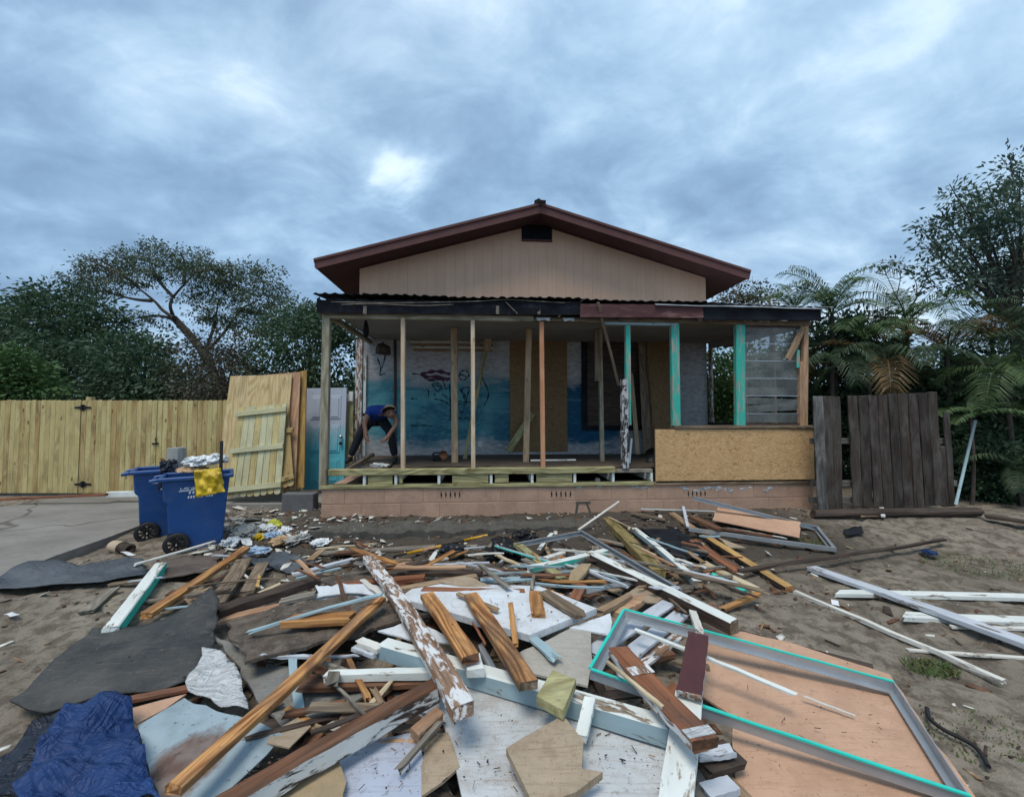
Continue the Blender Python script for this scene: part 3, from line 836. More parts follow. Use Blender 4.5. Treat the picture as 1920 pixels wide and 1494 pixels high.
    def ragged(px0, px1, yt, yb, yy, amp_t, amp_b, mat, n=90):
        # strip of tar paper torn along both edges
        v, f = [], []
        for i in range(n + 1):
            t_ = i / n; px = px0 + (px1 - px0) * t_
            a = Hh(px, yt[0] + (yt[1] - yt[0]) * t_, yy); b = Hh(px, yb[0] + (yb[1] - yb[0]) * t_, yy)
            a.z += amp_t * (fbm(np.array(t_ * 40.), np.array(2.2), 4) - .5) * 2 + (rng.random() > .9) * amp_t
            b.z += amp_b * (fbm(np.array(t_ * 30.), np.array(7.7), 4) - .5) * 2 - (rng.random() > .92) * amp_b * 1.5
            o_ = .015 * math.sin(t_ * 37) + rng.uniform(-.006, .006)
            m = (a + b) / 2
            v += [(a.x, yy, a.z), (m.x, yy - .012 + o_, m.z), (b.x, yy + o_ * .5, b.z)] + [(a.x, yy + .012, a.z), (m.x, yy + o_, m.z), (b.x, yy + .012 + o_ * .5, b.z)]
        for i in range(n):
            k = i * 6
            for j in range(2): f += [(k + j, k + j + 1, k + j + 7, k + j + 6), (k + 3 + j, k + 9 + j, k + 10 + j, k + 4 + j)]
            f += [(k, k + 6, k + 9, k + 3), (k + 2, k + 5, k + 11, k + 8)]
        mesh_py('tar_paper', v, f, mat, H)
    ragged(594, 1090, (561, 567), (586, 590), -.088, .022, .016, 'black', 150)
    fascia(600, 1088, 576, 578, 'dark', -.06, seg=6, warp=.004)
    fascia(1087, 1318, 582.5, 584.5, 'maroon_worn', -.125, seg=4, warp=.002, jag=.008)
    fascia(1318.5, 1538, 588, 589, 'black', -.11, seg=4, warp=.003)
    board('drip_flashing', Hh(1228, 570.5, -.16), Hh(1546, 579, -.16), .05, .008, 'metal', H, up=(0, -.6, 1), seg=8, warp=.006)
    # hanging cables across the black edge
    for pts in (((620, 566), (740, 568), (890, 565), (945, 562), (1010, 565), (1060, 568)), ((948, 566), (962, 580), (970, 588)), ((640, 571), (700, 570), (790, 573), (850, 571))):
        tube('cable', spline([Hh(a, b, -.12) for a, b in pts], 5), .006, 'grey', H, 6)
    # ---------- front wall of the house, its boards and openings
    XL, XR = hx(672, 700, BW), hx(1323, 560, BW)
    t = mural_mat()
    front = boxo('front_wall', (XL, BW, .5), (XR, BW + .12, zw - .02), t, H)
    fo = front.location.copy()
    front.data.transform(Matrix.Translation(fo)); front.location = (0, 0, 0)     # keep wall coordinates in house metres
    tr = lambda px, py, y=BW - .02: Hh(px, py, y)
    board('corner_trim', (XL + .02, BW - .02, .7), (XL + .02, BW - .02, 3.32), .14, .05, 'peeling', H, up=(0, -1, 0), seg=5, warp=.003)
    board('corner_trim', (XL + .15, BW - .03, .85), (XL + .15, BW - .03, 3.0), .055, .05, 'white', H, up=(0, -1, 0))
    board('trim_strip', tr(741, 627), tr(741, 850), .05, .03, 'dark', H, up=(0, -1, 0), jag=.02)
    board('window_trim', tr(742, 627), tr(925, 626), .045, .04, 'peeling_dark', H, up=(0, -1, 0))
    # torn slatted blind above the mural
    bl = empty('slatted_blind'); bl.parent = H
    for k in range(6):
        y = 631 + k * 5.0
        board('slat', tr(770 + (6 if k == 5 else 0), y, BW - .05), tr(924, y + 1.5, BW - .05), .043, .012, 'tan' if k % 2 else 'offwhite', bl, up=(0, -1, .3), warp=.003, seg=4)
    # old OSB nailed over the door, dark window opening with a brown panel
    a, b = tr(956, 629), tr(1064, 846)
    boxo('osb_sheet', (a.x, BW - .03, b.z), (b.x, BW - .008, a.z), 'osb_dark', H)
    a, b = tr(1090, 630), tr(1210, 806)
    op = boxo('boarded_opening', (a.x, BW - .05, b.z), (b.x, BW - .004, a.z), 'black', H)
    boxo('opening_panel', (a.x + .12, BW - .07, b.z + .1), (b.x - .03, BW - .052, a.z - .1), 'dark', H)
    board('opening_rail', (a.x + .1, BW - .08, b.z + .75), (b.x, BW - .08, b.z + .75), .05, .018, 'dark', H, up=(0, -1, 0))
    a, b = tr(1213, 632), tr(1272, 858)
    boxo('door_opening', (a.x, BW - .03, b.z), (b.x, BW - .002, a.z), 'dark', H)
    board('outlet_plate', tr(900, 827), tr(900, 838), .09, .012, 'offwhite', H, up=(0, -1, 0))
    # graffiti sprayed on the wall
    def spray(pts, w, mat, k=5):
        P = spline([tr(a, b, BW - .003) for a, b in pts], k)
        v, f = [], []
        for i, p in enumerate(P):
            d = (P[min(i + 1, len(P) - 1)] - P[max(i - 1, 0)]); d = d.normalized() if d.length else Vector((1, 0, 0))
            nrm = Vector((-d.z, 0, d.x)); ww = w * (.7 + .3 * math.sin(i * 1.3))
            v += [p + nrm * ww / 2, p - nrm * ww / 2]
        for i in range(len(P) - 1): f.append((2 * i, 2 * i + 1, 2 * i + 3, 2 * i + 2))
        mesh_py('graffiti_stroke', v, f, mat, front)
    Z = lambda x, y: (770 + x / 9.34, 660 + y / 9.34)
    gm = plain('graffiti_black', (.012, .028, .038), .8, .1, 6, bump=0); gp = plain('graffiti_maroon', (.075, .03, .06), .8, .5, 6, bump=0)
    spray([Z(180, 400), Z(330, 350), Z(500, 340), Z(690, 390)], .10, gp); spray([Z(230, 440), Z(400, 430), Z(690, 470)], .09, gp); spray([Z(300, 490), Z(480, 470), Z(660, 500)], .06, gp)
    for s in ([(20, 375), (180, 400), (330, 500), (560, 480)], [(370, 560), (430, 650), (470, 690), (520, 640), (480, 590), (400, 560), (470, 540), (540, 600), (550, 660)],
              [(560, 480), (590, 560), (610, 640), (690, 610)], [(420, 820), (520, 840), (620, 880), (690, 940)], [(550, 740), (600, 770), (660, 830)], [(680, 560), (690, 800), (700, 1000), (690, 1200)],
              [(850, 400), (900, 330), (980, 330), (1020, 400), (960, 480), (880, 480), (850, 420), (900, 400), (980, 440)],
              [(860, 640), (920, 760), (960, 860), (1000, 740), (1020, 620), (900, 650), (950, 760), (980, 870), (940, 930), (870, 900), (830, 930), (820, 890), (870, 860), (960, 885), (1060, 870)],
              [(590, 1080), (610, 1085)], [(860, 1050), (920, 1040), (880, 1090)], [(830, 1155), (930, 1165), (1020, 1160)], [(0, 815), (120, 815)], [(310, 660), (320, 800)], [(420, 720), (425, 780)], [(0, 1290), (200, 1285), (380, 1290)]):
        spray([Z(*p) for p in s], .034, gm)
    for s in ([(707, 645), (716, 655), (722, 668), (716, 690)], [(708, 672), (714, 690), (712, 702), (722, 700)], [(718, 640), (719, 660)], [(900, 700), (910, 720), (916, 740), (908, 760)]):
        spray(s, .035, gm)
    # ---------- right-hand end: low wall, sill, louvred window
    a, b = Hh(1228, 805, -.03), Hh(1517, 903, -.03)
    osbp = boxo('osb_panel', (a.x, -.045, .655), (W - .01, -.02, a.z - .0), 'osb', H)
    board('window_sill', (hx(1266, 800) - .05, .02, 1.525), (W + .03, .02, 1.525), .18, .045, 'greybrown', H, warp=.003, seg=5, jag=.01)
    boxo('knee_wall', (a.x + .03, .0, .66), (W - .02, .09, 1.49), 'dark', H)
    # end wall of the porch (right): open framing that meets the house corner
    zt = Hh(1325, 655, BW).z
    sa, sb = Vector((W - .06, .13, 0)), Vector((XR + .05, BW - .03, 0))
    U = Vector((0, 0, 1))
    dv = (sb - sa); nrm = Vector((-dv.y, dv.x, 0)).normalized()
    board('side_wall', sa + U * 1.08, sb + U * 1.08, .86, .08, 'dark', H, up=tuple(nrm))
    board('side_sill', sa + U * 1.535, sb + U * 1.535, .12, .04, 'dark', H)
    board('side_header', sa + U * (zt + .10), sb + U * (zt + .10), .20, .06, 'ceiling', H, up=tuple(nrm))
    for f_, w_, m_, nm in ((.985, .09, 'peeling', 'side_jamb'), (.55, .085, 'stud_tan', 'side_stud'), (.25, .085, 'stud_tan', 'side_stud')):
        p = sa.lerp(sb, f_)
        board(nm, p + U * 1.556, p + U * (zt - .003), w_, .05, m_, H, up=tuple(nrm), seg=3)
    win = empty('louvred_window'); win.parent = H
    x0, x1 = hx(1396, 700, .06), hx(1499, 700, .06)
    gl = NT('dirty_louvre_glass')
    gb = gl.n('ShaderNodeBsdfTransparent'); gg = gl.n('ShaderNodeMixShader')
    dn = gl.noise(3, (1, 1, 2), 3, .5)
    gl.fin(gl.mix(gl.rng(dn, .4, .7), (.23, .25, .25), (.33, .34, .33)), .35, 0, .5)
    gl.l(gl.rng(dn, .35, .7, .30, .62), gg.inputs[0]); gl.l(gb.outputs[0], gg.inputs[1]); gl.l(gl.b.outputs[0], gg.inputs[2]); gl.l(gg.outputs[0], gl.out.inputs[0])
    nl = 11
    for k in range(nl):
        za = 1.60 + k * .148
        tilt = .10 if k not in (1, 2) else .06
        dz = (0, -.035)[k == 1]
        o = board('louvre', (x0, .06, za + .07), (x1 + (-.05 if k == 2 else 0), .06, za + .07 + (.05 if k == 1 else -.04 if k == 2 else 0)), .150 if k not in (1, 2) else .12, .005, 'white', win, up=(0, -1, -.22))
        o.data.materials.clear(); o.data.materials.append(gl.m)
        if k % 2: board('louvre_clip', (x0, .045, za), (x1, .045, za), .012, .010, 'metal', win, up=(0, -1, 0))
    board('window_rail', (x0 - .02, .05, 1.56), (x1 + .02, .05, 1.56), .05, .04, 'dark', win, up=(0, -1, 0))
    board('window_rail', (x0 - .02, .05, 3.23), (x1 + .02, .05, 3.23), .05, .04, 'dark', win, up=(0, -1, 0))
    # ---------- gable: vertical boards, vent, roof with maroon trim
    RY = BW - .55
    pk = Hh(1013, 384, RY); le = Hh(589, 490, RY); re = Hh(1401, 507, RY)
    ze = (le.z + re.z) / 2; px_ = pk.x; half = ((pk.x - le.x) + (re.x - pk.x)) / 2
    slope = (pk.z - ze) / half
    def roof_z(x): return pk.z - slope * abs(x - px_)
    ga = empty('gable_wall'); ga.parent = H
    x = XL
    while x < XR - .01:
        xb = min(x + .203, XR)
        g = .0011
        y0 = BW - .015 + rng.uniform(-.001, .001)
        tops = [roof_z(x + g) - .16, roof_z(xb - g) - .16]
        mid = x < px_ < xb
        pts = [(x + g, zw - .3), (xb - g, zw - .3), (xb - g, tops[1])] + ([(px_, roof_z(px_) - .16)] if mid else []) + [(x + g, tops[0])]
        n = len(pts)
        v = [(a, y0, b) for a, b in pts] + [(a, y0 + .03, b) for a, b in pts]
        f = [tuple(range(n)), tuple(range(2 * n - 1, n - 1, -1))] + [((i + 1) % n, i, n + i, n + (i + 1) % n) for i in range(n)]
        mesh_py('siding_board', v, f, 'siding', ga)
        x = xb
    n = 3
    v = [(XL, BW + .03, 3.5), (XR, BW + .03, 3.5), (XR, BW + .03, roof_z(XR) - .15), (px_, BW + .03, roof_z(px_) - .15), (XL, BW + .03, roof_z(XL) - .15)]
    mesh_py('gable_backing', v, [(0, 1, 2, 3, 4)], 'soffit', ga)
    # vent with slats
    va, vb = Hh(978, 420, BW - .02), Hh(1035, 453, BW - .02)
    ve = boxo('gable_vent', (va.x, BW - .03, vb.z), (vb.x, BW - .016, va.z), 'black', H)
    vo = ve.location.copy()
    for k in range(7):
        z = vb.z + (va.z - vb.z) * (k + .6) / 7.2
        o = board('vent_slat', Vector((va.x + .01, BW - .045, z)) - vo, Vector((vb.x - .01, BW - .045, z)) - vo, .045, .008, 'black', ve, up=(0, -.6, .8))
    for (p, q) in (((va.x, va.z), (vb.x, va.z)), ((va.x, vb.z), (vb.x, vb.z))):
        board('vent_frame', Vector((p[0], BW - .04, p[1])) - vo, Vector((q[0], BW - .04, q[1])) - vo, .03, .05, 'maroon', ve, up=(0, -1, 0))
    # side walls and back of the house
    YB = 11.0
    boxo('side_wall', (XL, BW + .13, .2), (XL + .12, YB, ze - .1), 'siding', H)
    boxo('side_wall', (XR - .12, BW + .13, .2), (XR, YB, ze - .1), 'siding', H)
    boxo('back_wall', (XL + .13, YB - .12, .2), (XR - .13, YB - .002, ze - .1), 'siding', H)
    # roof slopes
    for s, ex in ((-1, le.x), (1, re.x)):
        ex = px_ + s * half
        v = []
        for y in (RY, YB + .5):
            v += [(px_, y, pk.z), (ex, y, ze), (ex, y, ze - .13), (px_, y, pk.z - .13)]
        f = [(0, 1, 2, 3), (4, 7, 6, 5), (0, 4, 5, 1), (1, 5, 6, 2), (2, 6, 7, 3), (3, 7, 4, 0)]
        rf = mesh_py('roof_slope', v, f, ['shingle', 'soffit'], H, idx=[1, 1, 0, 1, 1, 1])
        # courses of shingles along the rake edge
        nc = 22
        for k in range(nc):
            a, b = k / nc, (k + 1) / nc
            xa, xb = px_ + s * half * a, px_ + s * half * b + s * .02
            za, zb = pk.z - slope * half * a + .004, pk.z - slope * half * b + .008
            board('shingle_course', (xa, RY + 1.45, za + .012), (xb, RY + 1.45, zb + .004), 3.0, .016, 'shingle', rf, up=(0, 0, 1), ch=.004)
        # rake fascia
        board('rake_board', (px_ + s * .002, RY - .016, pk.z - .095), (ex + s * .01, RY - .016, ze - .095), .19, .03, 'maroon', H, up=(0, -1, 0))
        board('rake_trim', (px_ + s * .002, RY - .03, pk.z - .012), (ex + s * .02, RY - .03, ze - .012), .05, .05, 'maroon', H, up=(0, -1, 0))
        board('eave_board', (ex + s * .012, RY, ze - .07), (ex + s * .012, YB + .5, ze - .07), .15, .02, 'maroon', H, up=(s, 0, 0))
    bl_ = blob('ridge_cap', (px_, RY + .1, pk.z), (.30, .5, .10), 'shingle', .3, 2, H); bl_.rotation_euler = (0, 0, 0)
    return XL, XR
XL, XR = build_house()

# low concrete ledge in front of the porch and the stoop at its left
def ledge():
    P = [G(580, 980, .16), G(830, 978, .16), G(1110, 972, .16), G(1110, 988, .14), G(830, 996, .14), G(580, 1000, .13)]
    o = sheet('concrete_ledge', P, 'concrete_dark', .22, jag=.02, wrinkle=.045, wscale=7, cuts=4, label='dark mossy concrete ledge along the foot of the porch', cat='ledge')
    e = empty('concrete_stoop', D(500, 940, 6.75)); e.location.z = 0
    tag(e, 'grey concrete stoop under the leaning boards beside the porch', 'stoop')
    a = D(385, 955, 6.75); b = D(602, 955, 6.75)
    for nm, l, h, m in (('step', (a.x, 6.75, .05), (b.x - .02, 7.6, .245), 'concrete'), ('block', (D(530, 950, 6.6).x, 6.56, .05), (b.x - .04, 6.745, .44), 'block_grey')):
        o = boxo(nm, l, h, m, e, .012); o.location -= e.location
ledge()

# ================================================================== fences
FY = 7.70
def picket_mesh(w, h, t=.018, ear=.028, wave=False):
    pts = [(-w / 2, 0), (w / 2, 0), (w / 2, h - ear), (w / 2 - ear * .35, h - ear * .3), (w / 2 - ear, h), (-w / 2 + ear, h), (-w / 2 + ear * .35, h - ear * .3), (-w / 2, h - ear)]
    n = len(pts)
    v = [(b, a, t / 2) for a, b in pts] + [(b, a, -t / 2) for a, b in pts]
    f = [tuple(range(n - 1, -1, -1)), tuple(range(n, 2 * n))] + [(i, (i + 1) % n, n + (i + 1) % n, n + i) for i in range(n)]
    return v, f
# a picket stands with its length along local x so that the grain runs along it
STAND = Matrix(((0, 1, 0, 0), (0, 0, -1, 0), (1, 0, 0, 0), (0, 0, 0, 1)))
def build_fence(name, px0, px1, label, cat, extra=None):
    x0, x1 = D(px0, 800, FY).x, D(px1, 800, FY).x
    e = empty(name, ((x0 + x1) / 2, FY, .17)); tag(e, label, cat)
    ox = e.location.x
    n = round((x1 - x0) / .096); w = (x1 - x0) / n
    me = {}
    for k in range(n):
        m = 'fence' if rng.random() > .26 else 'fence_b'
        h = 1.775 + rng.uniform(-.006, .008)
        key = (m, round(h, 3))
        v, f = picket_mesh(w - .005, h)
        o = mesh_py('picket', v, f, m, e)
        o.matrix_basis = Matrix.Translation((x0 + (k + .5) * w - ox, rng.uniform(-.003, .003), .06)) @ STAND
    for z in (.35, 1.0, 1.6):
        board('rail', (x0 - ox + .01, .035, z), (x1 - ox - .01, .035, z), .085, .038, 'fence', e, up=(0, -1, 0))
    return e, x0, x1
fl, _, _ = build_fence('picket_fence', -330, 151, 'new yellowish wooden fence panel beyond the concrete drive', 'fence')
ga, gx0, gx1 = build_fence('fence_gate', 152.5, 294, 'wooden picket gate with black strap hinges and latch', 'gate')
fr, _, _ = build_fence('picket_fence', 295.5, 566, 'new wooden fence panel between the gate and the leaning plywood', 'fence')
po = board('gate_post', (D(160, 745, FY).x - ga.location.x, .10, 0), (D(160, 745, FY).x - ga.location.x, .10, 1.90), .10, .10, 'fence', fl, up=(0, -1, 0)); po.location.x += ga.location.x - fl.location.x
def hinge(py):
    p = D(154, py, FY - .03)
    pts = [(-.165, .0), (-.15, .016), (-.06, .022), (-.03, .052), (.03, .052), (.06, .022), (.15, .016), (.165, 0), (.15, -.016), (.06, -.022), (.03, -.052), (-.03, -.052), (-.06, -.022), (-.15, -.016)]
    n = len(pts)
    v = [(a, -.006, b) for a, b in pts] + [(a, .004, b) for a, b in pts]
    f = [tuple(range(n - 1, -1, -1))] + [(i, (i + 1) % n, n + (i + 1) % n, n + i) for i in range(n)]
    o = mesh_py('hinge', v, f, 'iron', ga); o.location = p - ga.location; o.location.y = -.017
    k = board('hinge_pin', (0, -.012, -.06), (0, -.012, .06), .018, .018, 'iron', o)
hinge(764); hinge(908)
lt = D(291, 832, FY - .03) - ga.location
la = board('latch', Vector((lt.x - .07, -.02, lt.z)), Vector((lt.x + .05, -.02, lt.z + .01)), .03, .015, 'iron', ga, up=(0, -1, 0))
tube('latch_handle', spline([Vector((lt.x + .02, -.02, lt.z)), Vector((lt.x + .04, -.06, lt.z + .04)), Vector((lt.x + .015, -.05, lt.z + .09)), Vector((lt.x + .01, -.02, lt.z + .13))], 4), .008, 'iron', ga, 6)

MATS['fence_dark'] = wood('dark_old_picket', (.045, .034, .028), (.026, .02, .017), 20, dirt=(.13, .12, .11), dirt_amt=.3, streak=.7)
def old_fence(name, specs, label, depth):
    e = empty(name, D(specs[0][0], 960, depth)); e.location.z = .1; tag(e, label, 'fence')
    for (pt, yt, pb, yb, w, m) in specs:
        a, b = D(pb, yb, depth + rng.uniform(-.012, .012)), D(pt, yt, depth + rng.uniform(-.012, .012))
        o = board('picket', a - e.location, b - e.location, w, .022, m, e, up=(0, -1, 0), jag=.012, seg=5, warp=.004)
    return e
sp = [(1533, 742, 1543, 958, .155, 'fence_silver'), (1552, 742, 1557, 962, .145, 'fence_old'), (1566, 743, 1572, 964, .135, 'fence_old')]
e1 = old_fence('old_fence_panel', sp, 'narrow strip of dark weathered pickets beside the porch corner', 6.35)
sp = []
for k in range(9):
    t = k / 8
    sp.append((1598 + t * 149, 742 - t * 8 + rng.uniform(-1, 1), 1608 + t * 154, 950 + rng.uniform(-3, 4), .147 + rng.uniform(-.006, .008), 'fence_dark' if k % 3 == 1 else 'fence_old'))
sp.append((1774, 772, 1786, 950, .09, 'fence_old')); sp.append((1765, 836, 1772, 950, .10, 'fence_old'))
e2 = old_fence('old_fence_panel', sp, 'wide dark brown picket fence panel in front of the palms', 6.45)
for i, (y, xa, xb) in enumerate(((.62, 1520, 1790), (1.30, 1520, 1780), (.35, 1515, 1640))):
    a, b = D(xa, 850, 6.52), D(xb, 850, 6.52)
    o = board('rail', Vector((a.x, 6.52, y)) - e2.location, Vector((b.x, 6.52, y)) - e2.location, .09, .04, 'fence_silver', e2, up=(0, -1, 0))
# ================================================================== trees and plants
LEAF = {
    'dark': leafmat('dark_leaves', (.034, .070, .040), (.060, .110, .055), (.11, .17, .085)),
    'mid': leafmat('mid_green_leaves', (.045, .10, .034), (.08, .15, .046), (.13, .21, .07)),
    'olive': leafmat('olive_leaves', (.045, .070, .038), (.078, .105, .055), (.13, .16, .09)),
    'brown': leafmat('brown_vine_leaves', (.05, .055, .036), (.085, .075, .05), (.13, .11, .08)),
    'tall': leafmat('blue_green_leaves', (.040, .078, .054), (.070, .115, .075), (.13, .18, .13)),
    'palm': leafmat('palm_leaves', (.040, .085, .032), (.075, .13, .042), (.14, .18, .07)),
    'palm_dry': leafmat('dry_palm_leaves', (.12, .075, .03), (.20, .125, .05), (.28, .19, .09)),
    'palm_dark': leafmat('shaded_palm_leaves', (.026, .052, .026), (.048, .08, .036), (.10, .12, .055)),  # darker copy of the palm leaves, shade put into the colour
    'flower': leafmat('flowering_leaves', (.05, .07, .035), (.10, .085, .05), (.35, .22, .13)),
}
DENS = 1.7
def leaves_np(centres, axes_out, size, aspect=.45, droop=.3, jit=.35):
    """one folded diamond (two triangles as a quad) for each centre"""
    n = len(centres)
    d = nrng.normal(size=(n, 3)) * jit + axes_out
    d[:, 2] -= droop
    d /= np.linalg.norm(d, axis=1, keepdims=True) + 1e-9
    r = nrng.normal(size=(n, 3)); s = np.cross(d, r); s /= np.linalg.norm(s, axis=1, keepdims=True) + 1e-9
    L = size * nrng.uniform(.6, 1.25, (n, 1)); w = L * aspect / 2
    nn = np.cross(s, d)
    a = centres; m = centres + d * L * .5 + nn * w * .25
    v = np.stack([a, m + s * w, centres + d * L, m - s * w], 1).reshape(-1, 3)
    q = np.arange(4 * n).reshape(n, 4)
    return v, q
def crown(name, clumps, per, mat, parent, size=.15, spray=.20, leaves=34, shell=.55, droop=.3, aspect=.45):
    """clumps: (centre, (rx, ry, rz)); every clump is a set of small sprays of leaves lying mostly near its surface"""
    C, A = [], []
    for c, r in clumps:
        c = np.array(c); r = np.array(r if hasattr(r, '__len__') else (r, r, r * .8))
        k = max(6, int(per * (r[0] * r[2]) * DENS))
        u = nrng.normal(size=(k, 3)); u /= np.linalg.norm(u, axis=1, keepdims=True)
        rad = shell + (1 - shell) * nrng.random((k, 1)) ** .6
        rad *= 1 + .12 * nrng.normal(size=(k, 1)) * (nrng.random((k, 1)) > .6)
        P = c + u * rad * r
        m = leaves
        off = nrng.normal(size=(k, m, 3)) * spray * nrng.uniform(.6, 1.3, (k, 1, 1)); off[:, :, 2] *= .6
        C.append((P[:, None, :] + off).reshape(-1, 3))
        A.append(np.repeat((u * .6)[:, None, :], m, 1).reshape(-1, 3) + off.reshape(-1, 3) / spray * .3)
    C = np.concatenate(C); A = np.concatenate(A)
    base = np.array(parent.location)
    v, q = leaves_np(C - base, A, size, aspect, droop)
    return mesh_np(name, v, q, LEAF[mat] if isinstance(mat, str) else mat, parent)
def limb(name, pts, r0, r1, parent, mat='bark', n=7, k=4, wob=.04):
    P = spline([Vector(p) + Vector((rng.gauss(0, wob), rng.gauss(0, wob), 0)) * (0 < i < len(pts) - 1) for i, p in enumerate(pts)], k)
    m = len(P) - 1
    P = [p - parent.location for p in P]
    return tube(name, P, [r0 + (r1 - r0) * i / m for i in range(m + 1)], mat, parent, n)
def simple_tree(name, px, d, cl, mat, label, cat, per=26, size=.15, spray=.2, leaves=30, trunk=.13, cm=None, group=None, shell=.42, droop=.3, limbs=7):
    """cl: clumps as (px, py, depth offset, radius px x, radius px y)"""
    b = D(px, 800, d); b.z = .1
    e = empty(name, b); tag(e, label, cat, group)
    cs = []
    for (x, y, dd, rx, ry) in cl:
        p = D(x, y, d + dd); s = (d + dd) / FPX
        cs.append((p, (rx * s, min(rx, ry) * s * 1.1, ry * s)))
    top = max(c[0].z for c in cs)
    mid = sum((c[0] for c in cs), Vector()) / len(cs)
    limb('trunk', [b - Vector((0, 0, .3)), Vector((b.x, b.y, .9)), Vector(((b.x + mid.x) / 2, (b.y + mid.y) / 2, (mid.z + .9) / 2)), mid], trunk, trunk * .45, e)
    for c, r in sorted(cs, key=lambda c: -c[1][0])[:limbs]:
        s = Vector((b.x, b.y, .9)).lerp(mid, rng.uniform(.3, .8))
        limb('limb', [s, s.lerp(c, .5) + Vector((0, 0, -.1)), c], trunk * .4, trunk * .1, e, n=6)
    crown('crown', cs, per, mat, e, size, spray, leaves, shell, droop)
    return e

# --- left: thicket behind the fence
simple_tree('broadleaf_tree', 115, 12.5, [(110, 600, 0, 70, 55), (60, 650, .3, 75, 60), (150, 660, -.2, 80, 70), (100, 560, .2, 45, 35), (205, 640, .3, 60, 55), (120, 715, 0, 120, 60), (185, 590, 0, 40, 30), (30, 720, .2, 70, 55), (82, 545, 0, 14, 22)],
            'dark', 'tall dark evergreen tree with spiky top behind the fence', 'tree', per=44, size=.15)
simple_tree('broadleaf_tree', 255, 11.4, [(240, 690, 0, 70, 60), (290, 720, 0, 70, 50), (215, 730, 0, 60, 45), (275, 660, .3, 40, 35), (330, 725, .2, 50, 40)],
            'dark', 'dark leafy tree rising behind the gate', 'tree', per=52, size=.14)
simple_tree('broadleaf_tree', -50, 13, [(-60, 640, 0, 90, 80), (-10, 610, .2, 40, 35), (-40, 720, 0, 100, 60), (12, 590, 0, 26, 24)],
            'mid', 'distant pale green tree showing behind the dark evergreen', 'tree', per=36, size=.16)
simple_tree('leafy_bush', 20, 9.2, [(15, 700, 0, 48, 42), (60, 722, .1, 36, 28), (-30, 690, 0, 60, 50), (20, 735, 0, 80, 30), (35, 680, -.1, 24, 20)],
            'mid', 'bright green bush showing over the first fence panel', 'bush', per=95, size=.13, spray=.14, trunk=.06)
simple_tree('broadleaf_tree', 425, 10.6, [(420, 705, 0, 60, 55), (395, 660, .3, 45, 40), (455, 725, 0, 45, 45), (370, 725, .1, 45, 40), (440, 655, .4, 40, 35)],
            'brown', 'dull brownish vine covered tree behind the leaning plywood', 'tree', per=60, size=.10)
simple_tree('broadleaf_tree', 590, 11.2, [(570, 660, 0, 60, 70), (640, 680, 0, 60, 70), (520, 690, 0, 50, 55), (610, 615, .2, 55, 40), (550, 600, .4, 45, 32), (655, 610, .2, 40, 40), (505, 640, .3, 30, 30), (600, 740, 0, 90, 50)],
            'dark', 'dark tree filling the gap between plywood and porch', 'tree', per=40, size=.14)
# the spreading tree with its bare leaning limbs
def spreading_tree():
    d = 13.6
    b = D(412, 800, d); b.z = 0
    e = empty('spreading_tree', b); tag(e, 'tall spreading tree with dark leaning limbs and an umbrella crown', 'tree')
    q = lambda x, y, dd=0: D(x, y, d + dd)
    limb('trunk', [b, q(405, 725), q(383, 665), q(357, 630), q(326, 596)], .17, .11, e, wob=0)
    for L in ([(326, 596), (305, 582), (284, 564), (262, 540), (235, 528)], [(326, 596), (322, 575), (324, 556), (345, 532), (365, 512)], [(324, 556), (300, 530), (290, 505), (280, 485)],
              [(284, 564), (255, 562), (225, 555), (190, 545)], [(345, 532), (350, 500), (340, 475)], [(365, 512), (400, 505), (430, 520), (450, 540)], [(330, 600), (300, 592), (270, 594), (250, 598)],
              [(262, 540), (230, 515), (190, 500), (150, 480)], [(383, 665), (420, 620), (450, 580), (490, 560)], [(450, 580), (500, 590), (540, 600)], [(383, 665), (405, 610), (410, 560)]):
        limb('limb', [q(x, y, (i - 1) * rng.uniform(-.25, .25)) for i, (x, y) in enumerate(L)], .062, .018, e, n=6)
    cl = []
    for (x, y, rx, ry) in ((280, 478, 46, 17), (240, 490, 45, 18), (330, 485, 42, 16), (200, 505, 40, 18), (175, 500, 28, 14), (160, 530, 36, 17), (205, 535, 40, 16), (250, 520, 42, 15), (300, 510, 40, 14), (365, 495, 36, 16),
                           (385, 482, 22, 12), (345, 515, 34, 14), (285, 460, 22, 9), (395, 515, 34, 18), (425, 520, 34, 20), (460, 510, 36, 17), (490, 525, 30, 20), (510, 548, 28, 20), (440, 548, 38, 20), (480, 565, 40, 22), (395, 550, 34, 20),
                           (540, 575, 36, 18), (575, 580, 30, 16), (600, 592, 26, 14), (620, 610, 26, 16), (560, 605, 34, 20), (135, 520, 22, 9), (415, 497, 20, 9), (505, 505, 18, 9), (420, 590, 40, 26), (470, 610, 44, 26), (520, 615, 40, 24), (385, 590, 26, 20), (150, 555, 26, 12), (260, 590, 22, 8), (300, 605, 22, 9), (345, 560, 20, 10)):
        cl.append((q(x, y, rng.uniform(-.8, .8)), (rx * d / FPX, rx * d / FPX * .9, ry * d / FPX)))
    crown('crown', cl, 80, 'olive', e, size=.10, spray=.14, leaves=26, shell=.35, droop=.5)
    for k in range(26):       # bare twigs at the crown's edge
        x = rng.uniform(125, 210); y = 480 + (210 - x) * .35 + rng.uniform(-8, 30)
        limb('twig', [q(x + 40, y + 18), q(x + 15, y + 4), q(x, y - rng.uniform(2, 12))], .018, .006, e, n=5, k=3)
spreading_tree()

